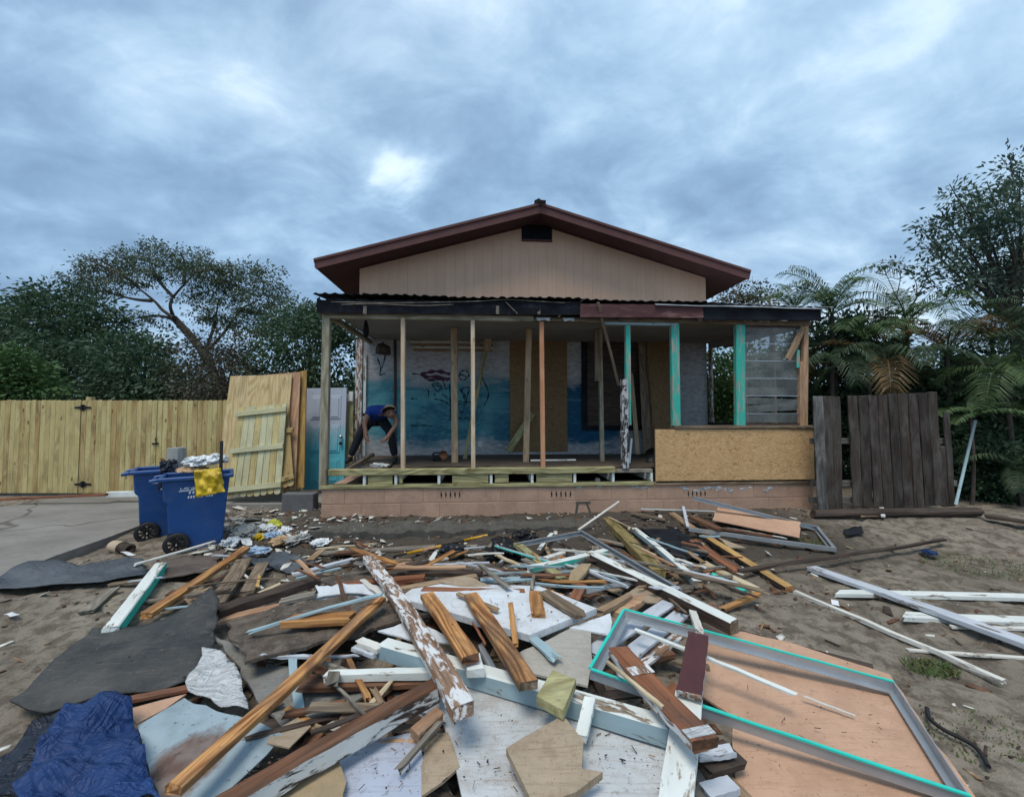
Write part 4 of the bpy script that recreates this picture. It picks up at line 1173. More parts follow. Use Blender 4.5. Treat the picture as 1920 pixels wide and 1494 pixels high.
# --- right: tall tree, palms, shrubs
def right_tree():
    d = 9.6
    b = D(1915, 800, d); b.z = 0
    e = empty('broadleaf_tree', b); tag(e, 'tall blue green tree towering above the palms', 'tree')
    q = lambda x, y, dd=0: D(x, y, d + dd)
    limb('trunk', [b, q(1912, 700), q(1905, 600), q(1895, 500)], .17, .09, e, wob=0)
    tips = [(1893, 290), (1912, 320), (1780, 345), (1812, 350), (1850, 340), (1740, 415), (1725, 430), (1760, 390), (1735, 460), (1760, 480), (1880, 370), (1830, 420), (1800, 470), (1850, 500), (1780, 520), (1900, 420), (1815, 395), (1780, 430)]
    for (x, y) in tips:
        limb('limb', [q(1905, 600, 0), q((1905 + x) / 2 + 15, (600 + y) / 2 + 25), q(x, y, rng.uniform(-.4, .4))], .05, .008, e, n=6)
    cl = []
    for (x, y, rx, ry) in ((1893, 315, 20, 26), (1905, 350, 26, 24), (1790, 365, 17, 18), (1812, 372, 18, 18), (1845, 365, 22, 18), (1880, 390, 34, 26), (1750, 425, 26, 15), (1745, 465, 26, 16), (1790, 410, 30, 22), (1830, 410, 34, 26), (1870, 440, 44, 32),
                           (1800, 455, 40, 24), (1770, 495, 34, 20), (1840, 490, 44, 28), (1890, 510, 46, 34), (1800, 530, 40, 20), (1920, 430, 44, 40), (1940, 360, 40, 40), (1950, 480, 50, 50), (1850, 540, 40, 26), (1910, 570, 46, 34), (1735, 520, 20, 12), (1960, 580, 60, 50), (1880, 610, 50, 34), (1940, 650, 50, 50)):
        cl.append((q(x, y, rng.uniform(-.6, .6)), (rx * d / FPX, rx * d / FPX, ry * d / FPX)))
    crown('crown', cl, 92, 'tall', e, size=.135, spray=.15, leaves=16, shell=.3, droop=.1, aspect=.38)
right_tree()

def palm(px, py, d, fronds, label, trunk_from=None, mat='palm', dry=(), stem_r=.05, group='palms along the right side'):
    """fronds: (azimuth deg from +x toward +y, rise deg, length, droop); crown shaft top at (px, py, d)"""
    top = D(px, py, d)
    b = Vector((top.x + rng.uniform(-.1, .1), top.y, .05)) if trunk_from is None else trunk_from
    e = empty('palm', b); tag(e, label, 'palm', group)
    limb('trunk', [b, b.lerp(top, .5), top], stem_r, stem_r * .7, e, n=8, wob=.02)
    for i, (az, el, L, dr) in enumerate(fronds):
        a = R(az); o = np.array(top - b)
        hd = np.array([math.cos(a), math.sin(a), 0.0])
        n = 26
        pts = []
        p = o.copy(); ang = R(el)
        for k in range(n + 1):
            pts.append(p.copy())
            p = p + (hd * math.cos(ang) + np.array([0, 0, math.sin(ang)])) * L / n
            ang -= R(dr) / n * (0.4 + 1.4 * k / n)
        pts = np.array(pts)
        v, q = [], []
        side = np.array([-hd[1], hd[0], 0.0])
        for k in range(n):       # rachis
            r = .012 * (1 - k / n) + .003
            for s in (-1, 1): pass
        V = []
        Q = []
        def quad(a_, b_, c_, d_):
            i0 = len(V); V.extend([a_, b_, c_, d_]); Q.append((i0, i0 + 1, i0 + 2, i0 + 3))
        for k in range(n):
            r0 = .013 * (1 - k / n) + .003; r1 = .013 * (1 - (k + 1) / n) + .003
            up = np.array([0, 0, 1.0])
            quad(pts[k] - side * r0, pts[k] + side * r0, pts[k + 1] + side * r1, pts[k + 1] - side * r1)
            quad(pts[k] - up * r0, pts[k] + up * r0, pts[k + 1] + up * r1, pts[k + 1] - up * r1)
        M = 36
        for j in range(M):
            t = .14 + .86 * j / M
            k = min(n - 1, int(t * n)); fr = t * n - k
            c = pts[k] * (1 - fr) + pts[k + 1] * fr
            tan = pts[k + 1] - pts[k]; tan = tan / np.linalg.norm(tan)
            nu = np.cross(side, tan)
            if nu[2] < 0: nu = -nu
            ll = L * .30 * (math.sin(math.pi * (.12 + .84 * t)) ** .7) * rng.uniform(.85, 1.1)
            for s in (-1, 1):
                dv = side * s * .80 + tan * .55 + nu * .28 + np.array([rng.gauss(0, .05), rng.gauss(0, .05), rng.gauss(0, .05)])
                dv /= np.linalg.norm(dv)
                m1 = c + dv * ll * .5; tip = c + dv * ll + np.array([0, 0, -ll * .45])
                w = .0075 + .003 * rng.random()
                wd = np.cross(dv, nu); wd /= np.linalg.norm(wd) + 1e-9
                quad(c - wd * w * .5, c + wd * w * .5, m1 + wd * w, m1 - wd * w)
                quad(m1 - wd * w, m1 + wd * w, tip + wd * .002, tip - wd * .002)
        mesh_np('frond', np.array(V), np.array(Q), LEAF['palm_dry' if i in dry else mat], e)
    return e
def ring(n, el0, el1, L, dr, a0=0):
    return [(a0 + 360 / n * i + rng.uniform(-14, 14), rng.uniform(el0, el1), L * rng.uniform(.85, 1.15), dr * rng.uniform(.8, 1.25)) for i in range(n)]
palm(1560, 590, 8.8, [(175, 72, 1.6, 80), (10, 68, 2.1, 120), (0, 52, 1.7, 115), (185, 60, 1.7, 120), (150, 82, 1.5, 60), (265, 60, 1.3, 100), (350, 78, 2.0, 120), (215, 46, 1.3, 90)] + ring(5, 15, 40, 1.3, 80),
     'green palm with arching fronds rising above the porch roof end')
palm(1490, 585, 9.6, [(170, 62, 1.2, 95), (20, 60, 1.1, 90), (100, 80, 1.0, 50), (200, 40, 1.2, 80), (330, 40, 1.2, 80), (260, 60, 1.0, 80)], 'palm behind the right corner of the porch roof', mat='palm')
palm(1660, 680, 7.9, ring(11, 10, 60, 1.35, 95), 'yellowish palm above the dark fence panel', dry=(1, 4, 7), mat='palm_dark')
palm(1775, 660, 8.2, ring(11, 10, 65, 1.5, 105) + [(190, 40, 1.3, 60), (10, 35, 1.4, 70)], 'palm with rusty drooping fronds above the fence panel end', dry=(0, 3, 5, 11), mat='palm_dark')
palm(1880, 700, 7.6, ring(11, 5, 60, 1.3, 95), 'dark palm rising behind the young yellow green palm', dry=(2,), mat='palm')
palm(1820, 780, 7.0, [(0, 35, .95, 70), (330, 20, .9, 70), (190, 30, .75, 75), (25, 55, .8, 80), (300, 25, .8, 80), (200, 10, .6, 60)], 'young palm with yellow green fronds beside the leaning green pole', mat='palm', stem_r=.03)
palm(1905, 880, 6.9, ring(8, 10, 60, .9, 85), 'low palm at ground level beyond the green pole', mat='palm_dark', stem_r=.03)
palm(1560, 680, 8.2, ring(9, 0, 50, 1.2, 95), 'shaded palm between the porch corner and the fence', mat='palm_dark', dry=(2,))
palm(1700, 610, 9.0, ring(9, 20, 70, 1.5, 100), 'palm standing in front of the leafless shrub', mat='palm', dry=(3,))
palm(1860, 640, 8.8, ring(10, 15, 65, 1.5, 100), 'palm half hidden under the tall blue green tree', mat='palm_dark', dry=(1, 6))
palm(1625, 640, 8.4, ring(9, 20, 70, 1.2, 100), 'palm between the arching palm and the dark fence', mat='palm')
simple_tree('low_shrub', 1880, 7.4, [(1830, 915, 0, 34, 34), (1880, 900, 0, 50, 44), (1940, 890, 0, 60, 60), (1850, 860, .2, 40, 40), (1900, 930, -.1, 50, 26), (1812, 880, .3, 20, 50)], 'dark', 'low dark shrub spilling onto the sand beside the green pole', 'shrub', per=150, size=.11, spray=.1, trunk=.03)
simple_tree('thicket_shrub', 1600, 9.3, [(1560, 690, 0, 70, 70), (1640, 720, 0, 70, 80), (1590, 800, 0, 90, 70), (1680, 800, 0, 80, 80), (1540, 830, 0, 60, 80), (1620, 630, .2, 60, 45), (1640, 880, 0, 110, 70), (1545, 630, .2, 40, 40)],
            'dark', 'dark dense shrub behind the wide dark fence panel', 'shrub', per=80, size=.14, trunk=.06, spray=.17)
simple_tree('thicket_shrub', 1830, 8.6, [(1760, 760, 0, 70, 80), (1850, 780, 0, 80, 80), (1930, 820, 0, 90, 90), (1800, 860, 0, 90, 70), (1900, 900, -.2, 80, 60), (1730, 830, 0, 60, 80), (1860, 700, .2, 70, 50), (1990, 760, 0, 90, 130), (1745, 700, .2, 50, 50), (1850, 930, -.3, 70, 40)],
            'dark', 'dark dense shrub behind the leaning green pole and palms', 'shrub', per=80, size=.14, trunk=.06, spray=.17)
simple_tree('thicket_shrub', 1400, 11.0, [(1345, 720, 0, 45, 60), (1400, 700, 0, 45, 60), (1370, 770, 0, 60, 45), (1440, 740, 0, 50, 60), (1340, 660, .2, 16, 16), (1480, 700, 0, 40, 70), (1450, 800, 0, 70, 50)],
            'mid', 'green shrub seen through the side opening of the porch', 'shrub', per=70, size=.14, trunk=.06)
simple_tree('flowering_tree', 1395, 13.5, [(1375, 555, 0, 26, 16), (1405, 545, 0, 26, 18), (1430, 560, 0, 24, 18), (1355, 562, 0, 16, 10), (1400, 580, 0, 50, 22)],
            'flower', 'small flowering tree peeking over the right end of the roof', 'tree', per=80, size=.12, spray=.14, leaves=16, shell=.3)
def bare_shrub():
    d = 10.5
    b = D(1690, 800, d); b.z = .1
    e = empty('bare_shrub', b); tag(e, 'leafless branching shrub standing between the palms and the tall tree', 'shrub')
    q = lambda x, y, dd=0: D(x, y, d + dd)
    limb('stem', [b, q(1700, 680), q(1705, 600), q(1718, 560)], .05, .02, e)
    for L in ([(1718, 560), (1715, 530), (1700, 500)], [(1718, 560), (1735, 525), (1740, 490)], [(1705, 600), (1680, 560), (1660, 515), (1650, 495)], [(1680, 560), (1690, 520), (1685, 492)], [(1718, 560), (1728, 540), (1755, 520)], [(1660, 515), (1672, 500), (1678, 490)], [(1705, 600), (1740, 560), (1762, 530)], [(1660, 515), (1645, 512), (1640, 508)]):
        limb('twig', [q(x, y, rng.uniform(-.1, .1)) for x, y in L], .014, .004, e, n=5)
    crown('leaves', [(q(1680, 490), (.18, .18, .05)), (q(1690, 505), (.2, .2, .06)), (q(1720, 545), (.22, .2, .06)), (q(1650, 500), (.15, .15, .05))], 60, 'flower', e, size=.1, spray=.06, leaves=7)
bare_shrub()
# a far wood closing the view between and behind the trees
def far_wood():
    C = []
    for x in np.arange(-34, 34, 1.1):
        y = 24 + 3 * math.sin(x * .5); h = 2.6 + 1.0 * vnoise(x * .4, 3.3)
        for z in np.arange(.8, h, .9): C.append(((x + rng.uniform(-.4, .4), y, z), (1.2, 1.0, .9)))
    e = empty('far_wood', (0, 24, 0))
    o = crown('far_wood', C, 12, 'dark', e, size=.35, spray=.4, leaves=16)
    o.parent = None; o.location = (0, 24, 0); bpy.data.objects.remove(e)
    o.name = 'far_wood'
    tag(o, 'far dark line of woodland behind the fence', 'woodland', kind='stuff')
far_wood()
# ================================================================== wheeled bins
def text_mesh(name, s, size, mat, parent, mtx, shear=.25):
    cu = bpy.data.curves.new(name, 'FONT'); cu.body = s; cu.size = size; cu.shear = shear; cu.offset = size * .012
    tmp = bpy.data.objects.new(name, cu); COL.objects.link(tmp)
    dg = bpy.context.evaluated_depsgraph_get()
    me = bpy.data.meshes.new_from_object(tmp.evaluated_get(dg))
    bpy.data.objects.remove(tmp); bpy.data.curves.remove(cu)
    me.materials.clear(); me.materials.append(MATS[mat])
    o = link(bpy.data.objects.new(name, me), parent); o.matrix_basis = mtx
    return o
def make_bin(loc, rz, label):
    e = empty('wheeled_bin', loc, rz); tag(e, label, 'bin', 'blue wheeled bins beside the drive')
    prof = [(.27, .0), (.30, .5), (.335, .93), (-.345, .93), (-.33, .66), (-.29, .62), (-.275, .25), (-.17, .245), (-.09, .17), (-.065, .0)]
    hw = lambda z: .205 + .06 * z
    n = len(prof)
    v = [(x, -hw(z), z) for x, z in prof] + [(x, hw(z), z) for x, z in prof]
    f = [tuple(range(n - 1, -1, -1))[::-1], tuple(range(2 * n - 1, n - 1, -1))]
    f = [tuple(range(n)), tuple(range(2 * n - 1, n - 1, -1))]
    for i in range(n):
        if i == 2: continue                                    # open top
        j = (i + 1) % n; f.append((j, i, n + i, n + j))
    # inner floor of rubbish level
    i0 = len(v); z = .80; v += [(.31, -hw(z) + .01, z), (.31, hw(z) - .01, z), (-.33, hw(z) - .01, z), (-.33, -hw(z) + .01, z)]; f.append((i0, i0 + 1, i0 + 2, i0 + 3))
    b = mesh_py('body', v, f, 'blue_bin', e)
    md = b.modifiers.new('bevel', 'BEVEL'); md.width = .018; md.segments = 2; md.limit_method = 'ANGLE'; md.angle_limit = R(35)
    w = hw(.93) + .018
    for p, q, ww in (((-.375, -w, .935), (.365, -w, .935), .05), ((-.375, w, .935), (.365, w, .935), .05), ((.355, -w, .935), (.355, w, .935), .05), ((-.365, -w, .935), (-.365, w, .935), .06)):
        board('rim', p, q, .045, .05, 'blue_bin', e, ch=.012)
    board('handle', (-.45, -.22, .915), (-.45, .22, .915), .035, .035, 'blue_bin', e, ch=.01)
    for y in (-.2, .2): board('handle_arm', (-.465, y, .915), (-.36, y, .93), .05, .045, 'blue_bin', e, ch=.01)
    for y in (-.235, .235):
        c = Vector((-.19, y, .13))
        pr = [(.09, .03), (.12, .028), (.135, .012), (.135, -.012), (.12, -.028), (.09, -.03)]
        m = 24; vv, ff = [], []
        for k in range(m):
            a = 2 * math.pi * k / m
            for (r_, yy) in pr: vv.append((math.cos(a) * r_, yy, math.sin(a) * r_))
        for k in range(m):
            for j in range(6):
                j2 = (j + 1) % 6; k2 = (k + 1) % m
                ff.append((k * 6 + j, k * 6 + j2, k2 * 6 + j2, k2 * 6 + j))
        wh = mesh_py('wheel', vv, ff, 'rubber', e); wh.location = c
        tube('hub', [(0, -.025, 0), (0, .025, 0)], .03, 'iron', wh, 12)
        for k in range(10):
            a = 2 * math.pi * k / 10
            board('spoke', (math.cos(a) * .02, -.012, math.sin(a) * .02), (math.cos(a) * .095, -.012, math.sin(a) * .095), .022, .012, 'iron', wh, up=(0, -1, 0))
        tube('axle_cap', [(0, -.034, 0), (0, -.024, 0)], .010, 'chrome', wh, 10)
    # city print on the side facing the yard
    zf = lambda x, z: Vector((x * .8, -hw(z) - .0035, .76 + (z - .72) * .8))
    tilt = math.atan(.065)
    rot = Matrix.Rotation(R(90) - tilt * 0 , 4, 'X')
    text_mesh('print', 'City of', .056, 'white_print', e, Matrix.Translation(zf(-.22, .765)) @ rot)
    board('print_line', zf(-.225, .745), zf(-.08, .745), .011, .002, 'white_print', e, up=(0, -1, 0))
    pts = [zf(.02 + .045 * math.cos(a), .765 + .036 * math.sin(a)) for a in np.linspace(.5, 5.4, 12)]
    tube('print_loop', pts, .009, 'white_print', e, 5)
    tube('print_loop', [zf(-.09, .745), zf(-.05, .75), zf(-.02, .79), zf(.03, .755), zf(.07, .79)], .008, 'white_print', e, 5)
    for k in range(5): board('print_letter', zf(-.10 + k * .045, .690), zf(-.085 + k * .045, .728), .020, .002, 'white_print', e, up=(0, -1, 0), c1=.006)
    for k in range(10):
        if k in (3, 6): continue
        board('print_digit', zf(-.11 + k * .033, .622), zf(-.102 + k * .033, .664), .015, .002, 'white_print', e, up=(0, -1, 0), c2=.006)
    return e
bd1 = D(370, 1000, 5.32); bd1.z = .0
bin1 = make_bin(bd1, R(35), 'blue wheeled bin with the yellow bag hanging over its rim')
bd2 = D(314, 1000, 5.70); bd2.z = .03
bin2 = make_bin(bd2, R(36), 'blue wheeled bin standing behind, nearest the gate, with the grey bucket in it')
# what sticks out of the bins
def top_of(b, dx, dy, z): return b.matrix_basis @ Vector((dx, dy, z))
for b in (bin1, bin2): b.matrix_basis = Matrix.Translation(b.location) @ Matrix.Rotation(b.rotation_euler.z, 4, 'Z')
def bucket():
    c = D(331, 866, 5.62)
    o = empty('plastic_bucket', c); tag(o, 'translucent grey square bucket upside down on the blue bins', 'bucket')
    v = []
    for z, s in ((-.17, .105), (.20, .095)):
        for k in range(12):
            a = 2 * math.pi * (k + .5) / 12; r_ = s * (1 + .14 * abs(math.cos(2 * a)) * 0 + .12 * (abs(math.sin(2 * a)) ** 2))
            v.append((math.cos(a) * r_, math.sin(a) * r_, z))
    f = [(k, (k + 1) % 12, 12 + (k + 1) % 12, 12 + k) for k in range(12)] + [tuple(range(12, 24))]
    m = plain('milky_plastic', (.33, .33, .31), .4, .2, 6, spec=.5, bump=.05)
    mesh_py('wall', v, f, m, o, smooth=False)
    tube('rim', [(math.cos(a) * .118, math.sin(a) * .118, -.165) for a in np.linspace(0, 6.283, 25)], .008, m, o, 6)
bucket()
o = blob('trash_bag', D(375, 872, 5.25), (.34, .34, .16), 'bag_white', .5, 4); tag(o, 'white plastic bag heaped on top of the nearer bin', 'bag')
o = blob('trash_bag', D(408, 868, 5.38), (.22, .3, .14), 'bag_white', .55, 4); tag(o, 'small white bag at the right end of the nearer bin', 'bag')
o = blob('rubbish_heap', D(362, 884, 5.2), (.34, .28, .09), 'cardboard', .6, 3); tag(o, 'pinkish crumpled rubbish just inside the nearer bin', 'rubbish')
o = blob('dark_rag', D(317, 884, 5.45), (.16, .2, .2), 'navy', .6, 3); tag(o, 'dark rag bundled between the two bins', 'rag')
def rag():
    P = [D(306, 879, 5.44), D(314, 881, 5.43), D(304, 892, 5.42), D(302, 912, 5.42), D(296, 920, 5.42), D(297, 900, 5.43)]
    v = [p for p in P] + [p + Vector((0, .012, 0)) for p in P]; n = len(P)
    o = mesh_py('hanging_rag', v, [tuple(range(n)), tuple(range(2 * n - 1, n - 1, -1))] + [((i + 1) % n, i, n + i, n + (i + 1) % n) for i in range(n)], 'navy'); tag(o, 'dark strip of cloth hanging down the front of the rear bin', 'cloth')
rag()
o = board('wood_scrap', D(303, 860, 5.6), D(322, 880, 5.6), .05, .02, 'red'); tag(o, 'short red brown stick poking out of the rear bin', 'stick')
o = board('metal_stake', D(415.5, 827, 5.3), D(414, 884, 5.2), .035, .02, 'iron', up=(0, -1, 0)); tag(o, 'black upright stake standing in the nearer bin', 'stake')
def yellow_bag():
    nx, ny = 18, 18
    A, B, C_, D_ = (364, 881), (413, 877), (422, 921), (367, 933)
    v = []
    for j in range(ny + 1):
        for i in range(nx + 1):
            s, t = i / nx, j / ny
            x = (A[0] * (1 - s) + B[0] * s) * (1 - t) + (D_[0] * (1 - s) + C_[0] * s) * t
            y = (A[1] * (1 - s) + B[1] * s) * (1 - t) + (D_[1] * (1 - s) + C_[1] * s) * t
            x += 2.2 * (vnoise(j * .35, 3.1) - .5) * (s - .5) * 2
            n = fbm(np.array(s * 4.3 + 2), np.array(t * 3.3), 4)
            d = 4.965 - .035 * math.sin(math.pi * s) * (.4 + t) - .16 * (float(n) - .5) + (.07 if t < .04 else 0)
            v.append(D(x, y, d))
    f = [(j * (nx + 1) + i, (j + 1) * (nx + 1) + i, (j + 1) * (nx + 1) + i + 1, j * (nx + 1) + i + 1) for j in range(ny) for i in range(nx)]
    o = mesh_py('plastic_bag', v, f, 'yellow_bag', smooth=True)
    so = o.modifiers.new('solid', 'SOLIDIFY'); so.thickness = .012; so.offset = -1
    tag(o, 'yellow plastic bag draped over the rim of the nearer blue bin', 'bag')
yellow_bag()

# ================================================================== boards and door leaning left of the porch
def quad_sheet(name, pts, th, mat, label, cat, axis=0, nx=1):
    """flat leaning sheet from four corner points (top left, top right, bottom right, bottom left); grain runs down it"""
    a, b, c, d = [Vector(p) for p in pts]
    X = ((d - a) + (c - b)).normalized(); Yv = (b - a); Yv = (Yv - X * Yv.dot(X)).normalized(); Zv = X.cross(Yv)
    o0 = (a + b + c + d) / 4
    loc = lambda p: Vector(((p - o0).dot(X), (p - o0).dot(Yv), (p - o0).dot(Zv)))
    q = [loc(p) for p in (a, b, c, d)]
    front = 1 if Zv.y < 0 else -1
    v = [(p.x, p.y, 0) for p in q] + [(p.x, p.y, -th * front) for p in q]
    f = [(0, 1, 2, 3), (7, 6, 5, 4)] + [((i + 1) % 4, i, 4 + i, 4 + (i + 1) % 4) for i in range(4)]
    o = mesh_py(name, v, f, mat)
    bm = bmesh.new(); bm.from_mesh(o.data); bmesh.ops.recalc_face_normals(bm, faces=bm.faces[:]); bm.to_mesh(o.data); bm.free()
    m4 = Matrix((X, Yv, Zv)).transposed().to_4x4(); m4.translation = o0
    o.matrix_basis = m4
    if label: tag(o, label, cat)
    return o
quad_sheet('plywood_sheet', [D(563, 696.5, 7.50), D(575, 693.5, 7.50), D(570, 914, 7.0), D(553, 916, 7.0)], .02, 'ply_amber', 'amber edged plywood sheet standing at the back of the leaning stack', 'plywood')
quad_sheet('plywood_sheet', [D(470, 705, 7.42), D(563.5, 697, 7.42), D(554, 919, 6.92), D(440, 922, 6.92)], .014, 'ply_pink', 'pinkish plywood sheet between the pale and the amber sheets', 'plywood')
quad_sheet('plywood_sheet', [D(432, 705, 7.36), D(547.5, 702, 7.36), D(530, 925, 6.85), D(402, 930, 6.85)], .016, 'ply', 'large pale plywood sheet with dark knots leaning on the fence', 'plywood')
def fence_section(name, tl, tr_, br, bl_, dt, db, n, rails, label, mat):
    """a loose section of picket fence leaning upside down, scalloped ends at the bottom"""
    e = empty(name, D((bl_[0] + br[0]) / 2, br[1], db)); tag(e, label, 'fence panel')
    A, B, C_, Dd = D(*tl, dt), D(*tr_, dt), D(*br, db), D(*bl_, db)
    for k in range(n):
        s0 = (k + .5) / n
        t, b = A.lerp(B, s0), Dd.lerp(C_, s0)
        w = (A.lerp(B, (k + 1) / n) - A.lerp(B, k / n)).length
        x, y, z = frame(t, b, (0, -1, .3))
        v, f = picket_mesh(w - .004, (b - t).length + rng.uniform(-.01, .01) - (rng.uniform(0, .03)), ear=.035)
        o = mesh_py('picket', v, f, mat if k % 3 else 'fence', e)
        m4 = Matrix((x, y, z)).transposed().to_4x4(); m4.translation = t - e.location; o.matrix_basis = m4
    for (p, q) in rails:
        tt = lambda p: dt + (db - dt) * (p[1] - tl[1]) / (bl_[1] - tl[1]) - .045
        board('rail', D(*p, tt(p)) - e.location, D(*q, tt(q)) - e.location, .085, .036, mat, e, up=(0, -1, .2))
fence_section('loose_fence_panel', (508, 770), (541, 765), (551, 913), (520, 917), 7.2, 6.82, 3, [((530, 808), (550, 806)), ((528, 899), (551, 892))], 'second loose picket panel half hidden behind the first', 'fence_b')
fence_section('loose_fence_panel', (449, 764), (538, 757), (526, 928), (424, 935), 7.1, 6.74, 8, [((441, 777), (537, 767)), ((432, 846), (531, 836)), ((424, 919), (527, 908))], 'loose picket panel with three rails leaning against the plywood', 'panel_green')
def old_door():
    A, B, C_, Dd = D(575, 726, 7.95), D(650, 729, 7.95), D(641, 918, 7.8), D(570.5, 916, 7.8)
    base = (C_ + Dd) / 2
    e = empty('door', base); tag(e, 'old panelled door, white above and turquoise below, leaning by the porch', 'door')
    t = NT('faded_door_paint')
    tc = t.obj(); sp = t.n('ShaderNodeSeparateXYZ'); t.l(tc, sp.inputs[0])
    n = t.noise(1.0, (3, 10, 10), 7, .65, .3)
    f_ = t.math('ADD', sp.outputs[0], t.math('MULTIPLY', n, .9))
    col = t.mix(t.rng(f_, 1.15, 1.65), (.40, .44, .52), (.10, .42, .50))
    col = t.mix(t.rng(t.noise(1, (4, 30, 30), 5, .7), .6, .7, 0, .5), col, (.15, .11, .09))
    t.fin(col, .6)
    X = ((Dd - A) + (C_ - B)).normalized(); Yv = (B - A); Yv = (Yv - X * Yv.dot(X)).normalized(); Zv = X.cross(Yv); L = (Dd - A).length; wd = (B - A).length
    if Zv.y > 0: Zv = -Zv
    m4 = Matrix((X, Yv, X.cross(Yv))).transposed().to_4x4(); m4.translation = (A + B) / 2 - base
    fz = 1 if X.cross(Yv).y < 0 else -1
    def pc(nm, x0, x1, y0, y1, z0, z1, parent, mt):
        o = boxo(nm, (x0, y0, min(z0, z1)), (x1, y1, max(z0, z1)), mt, None, .006); c = o.location.copy()
        o.data.transform(Matrix.Translation(c)); o.location = (0, 0, 0); o.parent = parent; return o
    sl = pc('slab', 0, L, -wd / 2, wd / 2, 0, -.04 * fz, e, t.m); sl.matrix_basis = m4
    for (x0, x1) in ((.16, .62), (.74, 1.28), (1.40, L - .12)):
        for s in (-1, 1):
            y0, y1 = sorted((s * .07, s * (wd / 2 - .1)))
            p = pc('panel', x0, x1, y0, y1, .012 * fz, -.01 * fz, sl, t.m)
            pc('panel_field', x0 + .04, x1 - .04, y0 + .04, y1 - .04, .024 * fz, 0, sl, t.m)
    for x, m in ((.97, 'chrome'), (1.10, 'iron')):
        k = blob('knob', (0, 0, 0), (.065, .065, .065), m, 0.0, 2, sl); k.location = (x, wd / 2 - .07, .05 * fz)
        tube('knob_stem', [(x, wd / 2 - .07, 0), (x, wd / 2 - .07, .05 * fz)], .014, m, sl, 8)
old_door()
o = board('green_board', D(656, 738, 8.1), D(653, 870, 8.0), .17, .03, 'treated', up=(0, -1, 0)); tag(o, 'greenish board standing behind the right edge of the old door', 'board')
o = board('white_post', D(659, 734, 8.05), D(658, 752, 8.05), .09, .06, 'white', up=(0, -1, 0)); 
o.name = 'white_cap'; o.parent = bpy.data.objects['green_board']; o.matrix_parent_inverse = bpy.data.objects['green_board'].matrix_basis.inverted()

# ================================================================== loose things on the porch
Hm = Matrix.Translation(HO) @ Matrix.Rotation(TH, 4, 'Z')
def hp(px, py, yl): return Hm @ Hh(px, py, yl)
def loose(name, a, b, w, t, mat, label, cat='board', **kw):
    o = board(name, a, b, w, t, mat, **kw); tag(o, label, cat); return o
loose('leaning_board', hp(871, 862, 1.55), hp(910, 660, 2.18), .07, .03, 'treated', 'narrow greenish board leaning against the mural wall', up=(0, -1, 0))
loose('leaning_board', hp(912, 658, 2.12), hp(918, 602, 2.0), .16, .03, 'stud_tan', 'short tan board hanging high beside the torn blind', up=(0, -1, 0))
loose('leaning_board', hp(953, 846, 1.9), hp(998, 775, 2.2), .14, .03, 'treated', 'short greenish board leaning on the old brown sheet', up=(0, -1, .3))
loose('leaning_board', hp(1196, 852, 1.6), hp(1183, 700, 2.2), .09, .03, 'stud_tan', 'pale board leaning beside the scorched post', up=(0, -1, 0))
loose('leaning_board', hp(1214, 850, 1.7), hp(1203, 640, 2.2), .17, .03, 'greybrown', 'wide grey brown board leaning in the dark doorway', up=(0, -1, 0))
loose('leaning_board', hp(1229, 850, 1.6), hp(1209, 640, 2.2), .03, .03, 'brown', 'thin brown strip leaning beside the doorway board', up=(0, -1, 0))
loose('leaning_sheet', hp(1246, 852, 1.7), hp(1238, 632, 2.2), .62, .02, 'osb_dark', 'worn brown sheet leaning behind the right hand teal post', 'sheet', up=(0, -1, 0))
loose('hanging_stick', hp(1121, 567, -.18), hp(1160, 722, .35), .045, .03, 'greybrown', 'grey stick hanging down across the maroon fascia board', 'stick', up=(0, -1, 0))
loose('white_stick', hp(995, 863, .6), hp(1079, 862, .62), .05, .02, 'white', 'white strip of wood lying flat on the porch floor', 'stick')
loose('loose_joist', hp(645, 884, .16), hp(700, 852, 1.4), .05, .06, 'greybrown', 'grey joist lying diagonally over the missing porch floor', 'joist')
loose('metal_bracket', hp(1180, 868, .4), hp(1184, 822, .5), .035, .02, 'metal', 'pale metal bracket standing at the foot of the scorched post', 'bracket', up=(0, -1, 0))
o = boxo('toolbox', (0, 0, 0), (.09, .06, .02), 'iron'); bpy.data.objects.remove(o)
def spool():
    c = hp(1222, 848, .75); c.z = FLOOR + .13
    e = empty('cable_spool', c); tag(e, 'dark round spool lying on the porch beside the chipboard panel', 'spool')
    for s in (-.06, .06): tube('flange', [(-.012 + s, -.02, 0), (.012 + s, -.02, 0)], .13, 'iron', e, 20)
    tube('core', [(-.05, -.02, 0), (.05, -.02, 0)], .07, 'rubber', e, 16)
    e.rotation_euler = (0, 0, R(60))
spool()
def power_tool():
    c = hp(824, 856, 1.2); c.z = FLOOR + .05
    e = empty('circular_saw', c); tag(e, 'dark circular power saw lying on the porch floor', 'power saw')
    blob('motor', (-.05, 0, -.03), (.24, .14, .12), 'iron', .2, 3, e)
    tube('blade', [(.07, -.015, .06), (.07, .005, .06)], .085, 'red', e, 18)
    tube('blade_guard', [(.07, -.012, .06), (.07, .02, .06)], .06, 'iron', e, 18)
    tube('handle', spline([(-.14, 0, .02), (-.10, 0, .10), (0, 0, .10), (.05, 0, .05)], 4), .016, 'rubber', e, 8)
power_tool()
for i, (x, y) in enumerate(((640, 0), (0, 0))): pass
o = blob('rubble_lump', hp(712, 876, .22), (.30, .2, .09), 'plastic_white', .5, 3); tag(o, 'pale crumpled insulation lying on the porch edge near the worker', 'insulation')
o = blob('rubble_lump', hp(1120, 890, .1), (.09, .09, .09), 'concrete', .3, 2); o.location.z = .66; tag(o, 'small round stone sitting between the porch joists', 'stone')

